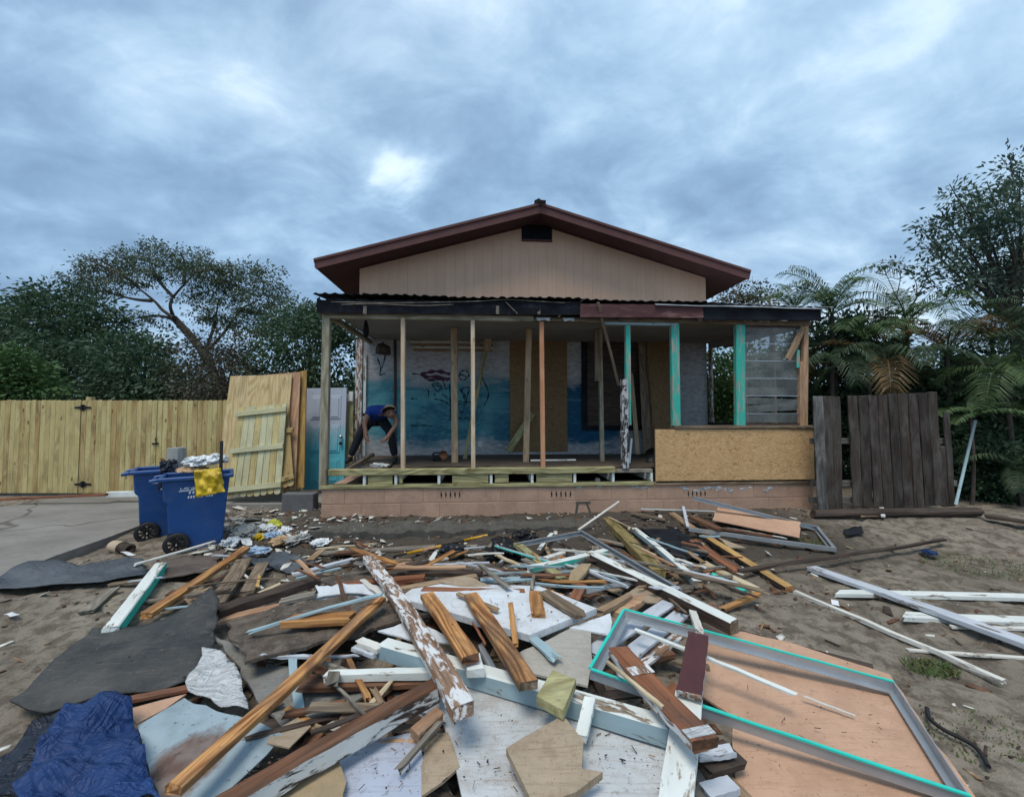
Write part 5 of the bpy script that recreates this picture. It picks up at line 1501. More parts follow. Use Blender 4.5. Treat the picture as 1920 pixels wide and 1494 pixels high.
# ================================================================== the worker
def skinned(name, joints, edges, rad, mat, parent, sub=2):
    me = bpy.data.meshes.new(name)
    keys = list(joints)
    me.from_pydata([tuple(joints[k]) for k in keys], [(keys.index(a), keys.index(b)) for a, b in edges], [])
    o = link(bpy.data.objects.new(name, me), parent)
    o.modifiers.new('skin', 'SKIN')
    if not me.skin_vertices: return o
    sv = me.skin_vertices[0].data
    for i, k in enumerate(keys):
        r_ = rad[k]; sv[i].radius = r_ if isinstance(r_, tuple) else (r_, r_)
        sv[i].use_root = (i == 0)
    s = o.modifiers.new('sub', 'SUBSURF'); s.levels = s.render_levels = sub
    me.materials.append(MATS[mat])
    dg = bpy.context.evaluated_depsgraph_get()
    m2 = bpy.data.meshes.new_from_object(o.evaluated_get(dg))
    o.modifiers.clear(); o.data = m2
    m2.materials.clear(); m2.materials.append(MATS[mat])
    m2.polygons.foreach_set('use_smooth', [True] * len(m2.polygons))
    return o
def worker():
    J = dict(pelvis=(704, 778, 7.42), hipL=(697, 783, 7.42), hipR=(714, 784, 7.40), kneeL=(674, 816, 7.30), ankL=(656, 857, 7.25), toeL=(651, 866, 7.05),
             kneeR=(731, 808, 7.15), ankR=(741, 856, 7.25), toeR=(738, 867, 7.02), waist=(706, 774, 7.26), chest=(714, 770, 7.05), neck=(725, 768, 6.93), skull=(731, 772, 6.86), chin=(734, 783, 6.80),
             shL=(692, 773, 7.02), elL=(683, 793, 6.92), wrL=(686, 814, 6.84), paL=(688, 822, 6.82), shR=(737, 771, 6.98), elR=(744, 795, 6.92), wrR=(728, 817, 6.80), paR=(721, 824, 6.76))
    J = {k: D(*v) for k, v in J.items()}
    base = (J['toeL'] + J['toeR']) / 2; base.z = FLOOR
    J = {k: v - base for k, v in J.items()}
    for s in 'LR':
        J['ank' + s].z = .09; J['toe' + s].z = .045
    e = empty('person', base); tag(e, 'person in blue shirt, dark trousers and tan cap bending over on the porch', 'person')
    jb = dict(J)
    ed = [('pelvis', 'waist'), ('waist', 'chest'), ('chest', 'neck'), ('neck', 'skull'), ('skull', 'chin'), ('chest', 'shL'), ('shL', 'elL'), ('elL', 'wrL'), ('wrL', 'paL'), ('chest', 'shR'), ('shR', 'elR'), ('elR', 'wrR'), ('wrR', 'paR'),
          ('pelvis', 'hipL'), ('hipL', 'kneeL'), ('kneeL', 'ankL'), ('ankL', 'toeL'), ('pelvis', 'hipR'), ('hipR', 'kneeR'), ('kneeR', 'ankR'), ('ankR', 'toeR')]
    rd = dict(pelvis=.13, hipL=.09, hipR=.09, kneeL=.062, kneeR=.062, ankL=.042, ankR=.042, toeL=.035, toeR=.035, waist=.13, chest=.15, neck=.062, skull=.098, chin=.062,
              shL=.066, shR=.066, elL=.043, elR=.043, wrL=.031, wrR=.031, paL=(.042, .022), paR=(.042, .022))
    # fingers and thumbs, curled a little
    for s in 'LR':
        d = (J['pa' + s] - J['wr' + s]).normalized()
        side = d.cross(Vector((0, -1, 0))).normalized(); pn = d.cross(side)
        for k in range(4):
            o_ = J['pa' + s] + d * .02 + side * (k - 1.5) * .021
            l = (.062, .072, .068, .052)[k]
            n1, n2 = f'f{s}{k}a', f'f{s}{k}b'
            jb[n1] = o_ + d * l * .55 - pn * .008; jb[n2] = o_ + d * l * .95 - pn * .035
            rd[n1] = .0095; rd[n2] = .0075
            ed += [('pa' + s, n1), (n1, n2)]
        n1, n2 = f'th{s}a', f'th{s}b'
        g = 1 if s == 'L' else -1
        jb[n1] = J['wr' + s] + d * .05 + side * .05 * g; jb[n2] = jb[n1] + d * .04 + side * .015 * g - pn * .015
        rd[n1] = .011; rd[n2] = .009; ed += [('wr' + s, n1), (n1, n2)]
    skinned('body', jb, ed, rd, 'skin', e)
    # clothes follow the body
    sub = lambda ks: {k: J[k] for k in ks}
    c = sub(['waist', 'chest', 'shL', 'shR']); c['hem'] = J['pelvis'].lerp(J['waist'], .35); c['slL'] = J['shL'].lerp(J['elL'], .42); c['slR'] = J['shR'].lerp(J['elR'], .42); c['collar'] = J['chest'].lerp(J['neck'], .62)
    c = {k: c[k] for k in ['chest', 'waist', 'hem', 'shL', 'shR', 'slL', 'slR', 'collar']}
    skinned('shirt', c, [('chest', 'waist'), ('waist', 'hem'), ('chest', 'shL'), ('shL', 'slL'), ('chest', 'shR'), ('shR', 'slR'), ('chest', 'collar')],
            dict(chest=.178, waist=.155, hem=.158, shL=.088, shR=.088, slL=.074, slR=.074, collar=.085), 'shirt', e)
    c = sub(['pelvis', 'hipL', 'hipR', 'kneeL', 'kneeR', 'ankL', 'ankR'])
    c['ankL'] = J['kneeL'].lerp(J['ankL'], .94); c['ankR'] = J['kneeR'].lerp(J['ankR'], .94)
    skinned('trousers', c, [('pelvis', 'hipL'), ('hipL', 'kneeL'), ('kneeL', 'ankL'), ('pelvis', 'hipR'), ('hipR', 'kneeR'), ('kneeR', 'ankR')],
            dict(pelvis=.152, hipL=.112, hipR=.112, kneeL=.083, kneeR=.083, ankL=.066, ankR=.066), 'trousers', e)
    for s in 'LR':
        a, t_ = J['ank' + s], J['toe' + s]
        hl = a + (a - t_) * .35; hl.z = .035
        skinned('shoe', dict(a=a + Vector((0, 0, -.01)), h=Vector((hl.x, hl.y, .04)), m=a.lerp(t_, .5) * 1.0, t=t_ + (t_ - a).normalized() * .03), [('a', 'h'), ('a', 'm'), ('m', 't')], dict(a=.055, h=.042, m=.05, t=.042), 'shoe', e)
    # head: nose, ears, eyes, short hair and a cap
    sk, ch = J['skull'], J['chin']
    dn = (ch - sk).normalized(); fw = Vector((.1, -1, -.25)); fw = (fw - dn * fw.dot(dn)).normalized(); sd = dn.cross(fw)
    tube('nose', [sk + fw * .085 + dn * .02, sk + fw * .108 + dn * .055], [.009, .015], 'skin', e, 6)
    for g in (-1, 1):
        blob('ear', (0, 0, 0), (.03, .02, .055), 'skin', .1, 2, e).location = sk + sd * .098 * g + dn * .02
        blob('eye', (0, 0, 0), (.022, .022, .018), 'shoe', 0, 1, e).location = sk + fw * .084 + sd * .034 * g + dn * .018
    tube('mouth', [sk + fw * .088 + dn * .078 - sd * .022, sk + fw * .092 + dn * .08, sk + fw * .088 + dn * .078 + sd * .022], .005, 'red', e, 5)
    hat = bmesh.new(); bmesh.ops.create_uvsphere(hat, u_segments=16, v_segments=10, radius=.118)
    bmesh.ops.delete(hat, geom=[v for v in hat.verts if v.co.z < -.015], context='VERTS')
    me = bpy.data.meshes.new('cap'); hat.to_mesh(me); hat.free(); me.materials.append(MATS['cap'])
    me.polygons.foreach_set('use_smooth', [True] * len(me.polygons))
    cp = link(bpy.data.objects.new('cap', me), e)
    m4 = Matrix((sd, fw, -dn)).transposed().to_4x4(); m4.translation = sk - dn * .012; cp.matrix_basis = m4
    v = [(.10 * math.sin(a), .085 + .085 * math.cos(a), -.012) for a in np.linspace(-1.5, 1.5, 9)] + [(.105 * math.sin(a), .05, -.004) for a in np.linspace(1.2, -1.2, 5)]
    n = len(v); vv = v + [(a, b, c_ - .008) for a, b, c_ in v]
    mesh_py('brim', vv, [tuple(range(n)), tuple(range(2 * n - 1, n - 1, -1))] + [((i + 1) % n, i, n + i, n + (i + 1) % n) for i in range(n)], 'shoe', cp)
worker()
# ================================================================== the heap of demolition debris
def L_(label, name, cat, a, b, w, t, mat, **kw):
    """a piece of lumber lying on the heap: sightings (x, y, height) of the two ends of its upper face"""
    kw['seg'] = max(kw.get('seg', 4), 9); kw.setdefault('warp', .0011); kw.setdefault('jag', .018)
    A, B = G(*a), G(*b)
    kw.setdefault('bow', max(-.012, min(.012, rng.gauss(0, .005))))
    o = board(name, A, B, w, t, mat, top=True, **kw); tag(o, label, cat)
    return o
def S_(label, name, cat, pts, mat, th=.012, **kw):
    if th < .04: kw.setdefault('jag', .005)
    return sheet(name, [G(*p) for p in pts], mat, th, label=label, cat=cat, **kw)

# ---- between the ledge and the heap
L_('grey weathered board lying flat just below the concrete ledge', 'board', 'board', (594, 1035, .05), (817, 1022, .06), .10, .03, 'grey')
def pole():
    P = [(737, 1044), (762, 1037.5), (827, 1023.5), (869, 1013), (917, 1002.5), (945, 997)]
    e = empty('pole', G(840, 1020, .05)); tag(e, 'yellow and black extension pole lying in front of the porch', 'pole')
    for i in range(5):
        a, b = G(*P[i], .07), G(*P[i + 1], .07)
        y = i in (1, 3)
        tube('grip' if y else 'shaft', [a - e.location, b - e.location], .017 if y else .013, 'yellow_pole' if y else 'rubber', e, 10)
pole()
o = blob('black_bag', G(846, 1042, .03), (.30, .22, .16), 'black_bag', .5, 4); tag(o, 'small black plastic bag beside the yellow pole', 'bag')
o = blob('black_bag', G(948, 1040, .03), (.55, .45, .20), 'black_bag', .5, 4); tag(o, 'large black plastic bag spread behind the green treated board', 'bag')
o = blob('black_bag', G(985, 1012, .05), (.30, .3, .14), 'black_bag', .5, 4); tag(o, 'black plastic film lump next to the ledge', 'bag')
L_('short white edged stub of wood under the yellow pole', 'stub', 'wood stub', (804, 1054, .05), (820, 1030, .06), .06, .03, ('white', 'orange_plain'))
L_('short tan stub half buried in dirt behind the heap', 'stub', 'wood stub', (828, 1056, .04), (853, 1068, .05), .09, .03, 'orange_plain', jag=.02)
L_('thin grey stick lying beside the small black bag', 'stick', 'stick', (852, 1037, .05), (923, 1043, .05), .03, .02, 'grey')
L_('pale weathered board end next to the pole', 'board', 'board', (852, 1024, .04), (899, 1022, .05), .09, .03, 'grey')
L_('short grey stick slanting up by the large black bag', 'stick', 'stick', (908, 1034, .10), (931, 1009, .16), .045, .02, 'grey')
L_('thin pale green strip crossing the black bag', 'strip', 'strip', (927, 1021, .20), (1036, 1053, .24), .035, .015, ('bluegrey', 'teal_solid'))
L_('green treated two by four with its cut end facing the camera', 'board', 'board', (968, 1016, .20), (1055, 1083, .22), .095, .05, 'treated')
L_('white topped stud with teal sides crossing the treated board', 'stud', 'stud', (990, 1062, .26), (1137, 1029, .26), .075, .06, ('white', 'teal', 'white'))
L_('white board behind the white and teal stud', 'board', 'board', (1020, 1045, .16), (1068, 1030, .16), .07, .025, 'offwhite')
L_('narrow white strip pointing at the ledge', 'strip', 'strip', (1009, 1031, .12), (1036, 998, .14), .05, .02, ('white', 'grey'))
def chan(name, pts, w, h, mat, label, cat, close=False, teal=False, t=.006, ins=1):
    """thin metal channel frame: each rail is an L or U profile running between corner points"""
    P = [G(*p) for p in pts]
    c = sum(P, Vector()) / len(P)
    e = empty(name, c); tag(e, label, cat)
    n = len(P)
    ctr = c
    for i in range(n if close else n - 1):
        a, b = P[i], P[(i + 1) % n]
        x, y, z = frame(a, b, (0, 0, 1))
        out = -1 if y.dot(ctr - (a + b) / 2) > 0 else 1
        yo = y * out
        a_, b_ = a - c, b - c
        o = board('rail', a_ - z * h / 2, b_ - z * h / 2, t, h, mat, e)                       # upright web
        board('rail_foot', a_ - z * (h - t / 2) - yo * w / 2, b_ - z * (h - t / 2) - yo * w / 2, w, t, mat, e)
        if teal and i == 1: continue
        if teal: board('painted_edge', a_ + z * .003 + yo * .006, b_ + z * .003 + yo * .004, .017, .008, 'teal_solid', e, seg=8, warp=.0012)
        else: board('rail_lip', a_ - z * t / 2 - yo * w * .3, b_ - z * t / 2 - yo * w * .3, w * .6, t, mat, e)
    return e
chan('bent_frame', [(968, 1017, .22), (1091, 994, .28), (1278, 1103, .26)], .04, .05, 'metal_dull', 'bent grey metal angle with one corner pointing at the porch', 'metal frame')
L_('thin white lath sticking up toward the foundation', 'lath', 'lath', (1083, 993, .22), (1161, 939, .50), .03, .012, 'offwhite')
L_('dark brown board with a white edge behind the long white beam', 'board', 'board', (1050, 1011, .22), (1113, 1040, .24), .09, .05, ('dark', 'peeling_dark'))
L_('long beam with white painted top and dark brown side', 'beam', 'beam', (1104, 1032, .27), (1378, 1163, .26), .10, .10, ('white', 'dark', 'greybrown'), seg=6)
L_('mossy yellow brown timber slanting away toward the porch', 'timber', 'timber', (1138, 968, .16), (1236, 1068, .17), .15, .09, 'moss', jag=.015, warp=.005)
L_('long white stud with pale green sides right of the mossy timber', 'stud', 'stud', (1188, 988, .17), (1311, 1090, .17), .075, .06, ('white', 'bluegrey', 'greybrown'))
L_('pinkish brown strip beside the mossy timber', 'strip', 'strip', (1215, 1035, .14), (1254, 1068, .14), .05, .03, 'ply_pink')
S_('sheet of black roofing felt between the mossy timber and the yellow plank', 'felt_sheet', 'felt', [(1182, 968, .13), (1240, 978, .14), (1300, 1008, .13), (1330, 1042, .12), (1283, 1049, .12), (1236, 1016, .12), (1190, 984, .12)], 'black', .01, jag=.012, wrinkle=.05, wscale=5, cuts=3)
L_('bright yellow plank with a dark edge lying toward the sand', 'plank', 'plank', (1300, 988, .13), (1482, 1100, .07), .10, .05, ('yellow', 'dark', 'orange_plain'))
L_('tan plank end close to the foundation', 'plank', 'plank', (1258, 960, .20), (1299, 988, .16), .10, .04, 'tan', jag=.02)
L_('splintered red brown board beside the black felt', 'board', 'board', (1297, 1010, .16), (1386, 1070, .12), .11, .03, 'red', jag=.06, seg=6)
L_('pale two by four lying in the dirt left of the yellow plank', 'board', 'board', (1317, 1052, .08), (1418, 1102, .06), .10, .04, 'pale')
L_('short bright teal board on the dirt', 'board', 'board', (1334, 1073, .09), (1398, 1107, .07), .05, .03, ('teal_solid', 'teal'))
L_('long dark stick pointing right across the sand', 'stick', 'stick', (1384, 1068, .12), (1772, 1010, .12), .045, .03, 'dark', seg=8, warp=.008)
L_('short orange stick at the right end of the heap', 'stick', 'stick', (1352, 1140, .08), (1424, 1109, .12), .05, .03, 'orange_plain', jag=.02)
chan('door_casing', [(1301, 930, .50), (1535, 987, .16), (1568, 1027, .09), (1292, 989, .20)], .06, .05, 'metal', 'silver metal door frame lying against the foundation', 'door frame')
S_('peach panel lying inside the silver metal frame', 'panel', 'panel', [(1345, 951, .30), (1501, 978, .22), (1499, 1007, .16), (1336, 974, .26)], 'peach', .012)
L_('dark broken board under the peach panel in the silver frame', 'board', 'board', (1295, 966, .24), (1354, 992, .22), .12, .03, 'brown', jag=.06)
L_('dark brown strip lying along the silver frame', 'strip', 'strip', (1352, 988, .20), (1450, 1004, .17), .05, .03, 'brown', jag=.02)
L_('long thin white lath along the foot of the foundation', 'lath', 'lath', (1201, 953, .24), (1344, 958, .24), .03, .015, ('bluegrey', 'white'))
L_('white stub standing at the corner of the silver frame', 'stub', 'wood stub', (1281, 948, .36), (1290, 987, .20), .04, .03, 'greywhite')
S_('small triangular scrap of tan plywood below the silver frame', 'plywood_scrap', 'plywood', [(1346, 1007, .10), (1398, 1026, .07), (1368, 1026, .07)], 'scrap_ply', .012)
L_('tan broken board on the ledge right of the mossy timber', 'board', 'board', (1182, 960, .22), (1250, 973, .20), .07, .02, 'greybrown', jag=.04)
# ---- planks on the sand at the right
L_('long greyish white plank crossing the boards at the right', 'plank', 'plank', (1520, 1061, .06), (1960, 1214, .10), .13, .04, 'greywhite', seg=6)
L_('white board lying level, farthest back of the boards at the right', 'board', 'board', (1556, 1108, .04), (2010, 1119, .04), .095, .04, 'white', c1=.12)
L_('white board lying level under the long greyish plank', 'board', 'board', (1679, 1150, .04), (2010, 1162, .04), .11, .04, 'white', c1=.12)
L_('thin white strip just below the level white boards', 'strip', 'strip', (1780, 1172, .03), (2010, 1178, .03), .035, .02, 'offwhite')
L_('long thin cream strip slanting down across the bare sand', 'strip', 'strip', (1487, 1105, .04), (1884, 1274, .06), .042, .03, 'offwhite', seg=8, warp=.003)
L_('thin white lath ending under the long cream strip', 'lath', 'lath', (1700, 1216, .03), (2010, 1237, .03), .03, .015, 'offwhite')
P = [(1738, 1327), (1744, 1347), (1769, 1367), (1805, 1385), (1830, 1401), (1845, 1421), (1853, 1437)]
o = tube('hose', spline([G(a, b, .035) for a, b in P], 5), .011, 'rubber', n=8); tag(o, 'short curved piece of black hose on the sand', 'hose')
o = blob('blue_scrap', G(1741, 1037, .03), (.18, .12, .05), 'blue_tarp', .5, 3); tag(o, 'crumpled blue scrap lying on the sand at the right', 'scrap')
# ---- fallen post, pole and clutter by the dark fence
a, b = D(1522, 972, 6.15), D(1838, 958, 6.2); a.z = .22; b.z = .24
o = board('fallen_post', a, b, .13, .12, 'dark', seg=8, warp=.008, jag=.02, ch=.04); tag(o, 'dark fallen post lying along the foot of the old fence', 'post')
o = tube('green_pole', [D(1829, 788, 6.45), D(1792, 946, 6.35)], .020, 'bluegrey', n=8); tag(o, 'pale green pole leaning beside the dark fence', 'pole')
S_('yellowish cardboard scrap lying under the dark fence', 'cardboard', 'cardboard', [(1600, 951, .22), (1650, 948, .24), (1658, 966, .2), (1615, 968, .2)], 'cardboard', .01, jag=.01)
L_('small white stub beside the cardboard scrap', 'stub', 'wood stub', (1653, 950, .26), (1656, 967, .22), .05, .02, 'white')
L_('dark flat board near the right end of the fallen post', 'board', 'board', (1845, 965, .22), (1990, 985, .2), .16, .04, 'dark')
S_('dark rag of felt on the sand near the silver frame', 'felt_sheet', 'felt', [(1580, 990, .15), (1615, 986, .15), (1620, 998, .13), (1585, 1000, .13)], 'black', .01, wrinkle=.03, jag=.01)

# ---- the heap itself, back rows
L_('dark weathered beam running up the left side of the heap', 'beam', 'beam', (404, 1142, .17), (612, 1076, .16), .13, .07, 'dark', seg=6, warp=.006)
L_('pinkish plank under the dark weathered beam', 'plank', 'plank', (411, 1160, .11), (535, 1131, .12), .09, .03, 'ply_pink', jag=.02)
L_('grey weathered board lying on the torn white sheet', 'board', 'board', (522, 1126, .24), (595, 1109, .25), .09, .03, 'grey', jag=.02)
L_('wide grey brown board slanting at the back left of the heap', 'board', 'board', (400, 1133, .11), (458, 1046, .13), .15, .04, 'greybrown')
L_('grey brown board stained yellow beside the wide board', 'board', 'board', (463, 1108, .10), (493, 1053, .11), .12, .03, 'greybrown')
S_('yellow stain of foam on the grey brown board', 'foam', 'foam', [(479, 1098, .12), (485, 1075, .125), (489, 1080, .12), (486, 1100, .12)], 'yellow', .01, jag=.006)
L_('amber two by four at the left, top end among the rubbish', 'stud', 'stud', (272, 1150, .12), (462, 1024, .17), .095, .045, 'orange_plain', jag=.012)
L_('pale stick lying below the left amber two by four', 'stick', 'stick', (300, 1142, .06), (400, 1098, .08), .045, .025, 'tan')
L_('square post with white top and teal side at the left of the heap', 'post', 'post', (206, 1176, .14), (302, 1053, .15), .10, .10, ('white', 'teal_solid', 'white'), seg=5)
L_('thin white lath pointing at the wheeled bins', 'lath', 'lath', (251, 1057, .13), (404, 1013, .14), .045, .02, 'offwhite')
S_('brown felt sheet behind the white and teal post', 'felt_sheet', 'felt', [(303, 1084, .07), (306, 1052, .08), (395, 1034, .09), (425, 1028, .08), (388, 1073, .07)], 'felt_brown', .01, wrinkle=.04, wscale=4, jag=.012)
L_('dark grey strip lying left of the brown felt', 'strip', 'strip', (203, 1094, .05), (300, 1082, .06), .06, .02, 'greybrown')
L_('flat dark board on the sand near the black sheet', 'board', 'board', (160, 1146, .04), (213, 1100, .05), .10, .025, 'grey')
S_('dark blue grey plastic sheet spread over the edge of the drive', 'plastic_sheet', 'plastic sheet', [(-40, 1100, .05), (0, 1075, .13), (60, 1052, .14), (105, 1046, .13), (150, 1062, .08), (200, 1054, .07), (262, 1047, .08), (278, 1079, .06), (222, 1088, .06), (190, 1096, .05), (86, 1101, .05), (0, 1109, .05)], 'felt_blue', .008, wrinkle=.03, wscale=4.5, crease=.2, cuts=4, jag=.012, smooth=True)
S_('dark crumpled felt lying below the rubbish heap', 'felt_sheet', 'felt', [(450, 1050, .08), (520, 1034, .08), (590, 1052, .07), (570, 1066, .06), (510, 1064, .06)], 'felt_blue', .008, wrinkle=.07, wscale=5, cuts=4, jag=.01)
L_('pale green lath behind the dark weathered beam', 'lath', 'lath', (552, 1084, .12), (640, 1063, .14), .03, .015, 'bluegrey')
L_('pointed splinter of pine leaning on the dark beam', 'splinter', 'splinter', (482, 1112, .14), (527, 1092, .16), .05, .02, 'pale', jag=.03)
L_('short grey splinter near the top of the peeling beam', 'splinter', 'splinter', (600, 1098, .12), (633, 1078, .15), .045, .02, 'grey', jag=.03)
L_('red brown plank lying behind the peeling beam', 'plank', 'plank', (627, 1094, .20), (798, 1078, .21), .09, .04, 'red', jag=.015)
L_('dark plank at the back of the heap', 'plank', 'plank', (726, 1072, .16), (905, 1071, .17), .10, .04, 'dark')
L_('tan plank with a broken end lying over the white panel edge', 'plank', 'plank', (738, 1104, .30), (897, 1077, .30), .07, .03, 'tan', jag=.02)
S_('broken scrap of grey plywood at the back of the white panel', 'plywood_scrap', 'plywood', [(822, 1089, .31), (872, 1080, .32), (922, 1098, .31), (865, 1100, .30)], 'scrap_ply', .012, jag=.01)
L_('long red brown beam lying along the back of the white panel', 'beam', 'beam', (790, 1103, .30), (986, 1107, .32), .09, .06, 'red', jag=.012)
L_('blue grey metal strip behind the red brown beam', 'strip', 'metal strip', (905, 1074, .18), (1125, 1067, .18), .06, .015, 'metal_sheet')
L_('blue grey painted board behind the white panel', 'board', 'board', (900, 1086, .20), (997, 1082, .20), .09, .02, 'bluegrey')
L_('long thin white lath between the heap and the long white beam', 'lath', 'lath', (1055, 1056, .22), (1224, 1092, .24), .025, .012, 'white')
S_('rotten orange fibrous board standing at the back of the heap', 'rotten_board', 'board', [(1066, 1086, .20), (1090, 1056, .30), (1108, 1056, .30), (1098, 1074, .26), (1080, 1092, .22)], 'fibre', .03, jag=.02)
L_('short red board end beside the rotten fibrous board', 'board', 'board', (1076, 1123, .24), (1092, 1093, .24), .09, .03, 'red')
L_('silver metal strip right of the rotten board', 'strip', 'metal strip', (1093, 1110, .18), (1184, 1091, .18), .07, .01, 'metal')
L_('short brown board end pointing at the teal frame corner', 'board', 'board', (1120, 1145, .30), (1183, 1112, .30), .06, .04, 'tan', jag=.02)
S_('broken chunk of pinkish board behind the teal frame corner', 'board_chunk', 'board', [(1140, 1142, .26), (1150, 1128, .28), (1205, 1114, .28), (1208, 1124, .26), (1160, 1150, .24)], 'ply_pink', .04, jag=.015)
L_('grey brown board across the right corner of the white panel', 'board', 'board', (1018, 1106, .37), (1092, 1151, .37), .10, .03, 'greybrown', jag=.02)
L_('short amber board lying in the middle of the white panel', 'board', 'board', (1003, 1106, .36), (1010, 1151, .36), .095, .03, 'orange_plain')
L_('thin tan stick lying across the white panel', 'stick', 'stick', (857, 1110, .35), (936, 1142, .36), .035, .02, 'tan')
L_('pale upright splinter between the short amber board and the red beam', 'splinter', 'splinter', (996, 1105, .36), (1001, 1075, .40), .025, .012, 'grey')
# ---- the sheets of the heap
S_('white door panel with a metal edge in the middle of the heap', 'white_slab', 'panel', [(748, 1120, .30), (993, 1190, .33), (1119, 1140, .33), (1010, 1098, .32), (790, 1092, .28)], 'sheet_clean', .045, smooth=False)
S_('torn white sheet lying behind the rotten brown board', 'torn_sheet', 'sheet', [(592, 1099, .21), (690, 1094, .22), (722, 1104, .22), (722, 1118, .22), (640, 1112, .21), (531, 1134, .20), (598, 1112, .21)], 'sheet_clean', .008, jag=.02)
S_('white sheet showing between the peeling beam and the knotty plank', 'torn_sheet', 'sheet', [(708, 1182, .26), (787, 1158, .27), (850, 1206, .27), (773, 1200, .26)], 'sheet_clean', .01, jag=.01)
S_('rotten dark brown board with torn edges under the amber stud', 'rotten_board', 'board', [(425, 1168, .22), (500, 1143, .22), (631, 1116, .23), (715, 1121, .24), (812, 1152, .26), (722, 1166, .26), (643, 1199, .26), (533, 1218, .26), (459, 1240, .25)], 'rotten', .02, jag=.018, wrinkle=.02, wscale=6, cuts=3)
S_('grey board lying below the rotten brown board', 'grey_board', 'board', [(401, 1190, .13), (460, 1225, .14), (585, 1262, .15), (742, 1262, .16), (650, 1326, .14), (541, 1368, .13), (481, 1305, .13)], 'sheet_grey', .015, jag=.01, wrinkle=.03, wscale=3, cuts=2)
S_('white crumpled plastic sheet left of the grey board', 'plastic_sheet', 'plastic sheet', [(378, 1214, .17), (413, 1218, .18), (452, 1275, .17), (466, 1330, .15), (413, 1326, .15), (352, 1301, .15), (362, 1255, .17)], 'plastic_white', .006, jag=.015, wrinkle=.022, wscale=6, crease=2.0, cuts=6, smooth=True)
def curl(x, y):
    p = G(400, 1160, .1); d = max(0, .42 - math.hypot(x - p.x, y - p.y)); return d * d * 1.3
S_('large dark sheet of roofing felt lying on the bare sand', 'felt_sheet', 'felt', [(18, 1316, .10), (83, 1255, .10), (172, 1180, .11), (275, 1166, .12), (378, 1141, .16), (411, 1150, .18), (404, 1194, .17), (361, 1272, .15), (303, 1297, .13), (172, 1307, .12), (86, 1331, .11), (50, 1328, .10)], 'felt', .012, jag=.010, wrinkle=.035, wscale=2.2, cuts=3, lift=curl, smooth=True)
S_('torn grey strip curling out from the felt sheet', 'torn_strip', 'strip', [(300, 1160, .10), (345, 1148, .14), (398, 1136, .22), (404, 1146, .23), (360, 1160, .16), (310, 1170, .12)], 'grey', .01, jag=.01)
S_('blue grey sheet metal with a rust stain under the long amber stud', 'metal_sheet', 'sheet metal', [(258, 1357, .14), (346, 1301, .17), (531, 1377, .17), (500, 1416, .16), (385, 1520, .13), (296, 1520, .12), (266, 1388, .13)], 'metal_sheet', .006, wrinkle=.025, wscale=2.5, cuts=3)
def rust():
    o = bpy.data.objects['metal_sheet']; t = NT('rust_stained_sheet')
    base = t.mix(t.rng(t.noise(3, det=7, rough=.62, dist=.3), .4, .62, 0, .6), (.32, .40, .44), (.19, .23, .25))
    p = G(345, 1428, .15) - o.location
    vm = t.n('ShaderNodeVectorMath'); vm.operation = 'DISTANCE'; t.l(t.obj(), vm.inputs[0]); vm.inputs[1].default_value = tuple(p)
    d = t.math('ADD', vm.outputs['Value'], t.math('MULTIPLY', t.math('SUBTRACT', t.noise(6, det=7, rough=.65), .5), .30))
    r_ = t.mix(t.rng(t.noise(9, det=6), .42, .6), (.13, .065, .042), (.20, .15, .125))
    col = t.mix(t.rng(d, .13, .19, .95, 0), base, r_)
    sp = t.noise(40, det=3, rough=.6); col = t.mix(t.rng(sp, .64, .69, 0, .8), col, (.06, .05, .045))
    t.bump(t.noise(12, det=6), .25, .01)
    o.data.materials.clear(); o.data.materials.append(t.fin(col, .55, .15, .4))
rust()
S_('peach sheet strip under the blue tarp at the left', 'panel', 'panel', [(-30, 1452, .08), (66, 1366, .09), (160, 1316, .10), (236, 1330, .11), (110, 1400, .09), (0, 1480, .08)], 'peach', .01)
S_('peach panel corner between the felt sheet and the sheet metal', 'panel', 'panel', [(236, 1330, .13), (350, 1300, .14), (310, 1328, .13), (256, 1356, .13)], 'peach', .01)
L_('thin red board along the lower edge of the felt sheet', 'board', 'board', (192, 1318, .13), (362, 1285, .16), .05, .02, 'red')
S_('dark navy plastic folded under the blue tarp', 'plastic_sheet', 'plastic sheet', [(-30, 1440, .14), (60, 1358, .15), (130, 1318, .16), (160, 1335, .16), (90, 1400, .15), (40, 1520, .12), (-30, 1520, .1)], 'navy', .008, wrinkle=.05, wscale=6, crease=.9, cuts=5, jag=.012, smooth=True)
S_('crumpled bright blue tarp beside the blue grey sheet metal', 'tarp', 'tarp', [(36, 1530, .18), (44, 1460, .20), (72, 1400, .22), (120, 1345, .22), (168, 1324, .22), (246, 1322, .22), (256, 1352, .22), (264, 1420, .21), (282, 1470, .20), (306, 1530, .18)], 'blue_tarp', .006, wrinkle=.085, wscale=5.0, crease=.35, cuts=6, jag=.010, smooth=True)
S_('pale lilac panel in the lower left centre', 'panel', 'panel', [(420, 1530, .15), (560, 1440, .17), (700, 1386, .19), (778, 1369, .20), (800, 1440, .19), (790, 1530, .17)], 'sheet_lilac', .012)
S_('brown panel corner beside the pale lilac panel', 'panel', 'panel', [(800, 1378, .20), (840, 1372, .20), (862, 1436, .19), (790, 1492, .18), (790, 1440, .19)], 'scrap_ply', .012)
S_('torn piece of fibreboard on the lilac panel', 'fibreboard', 'fibreboard', [(486, 1500, .20), (578, 1450, .22), (636, 1426, .22), (665, 1530, .20), (480, 1530, .20)], 'fibre', .02, jag=.012)
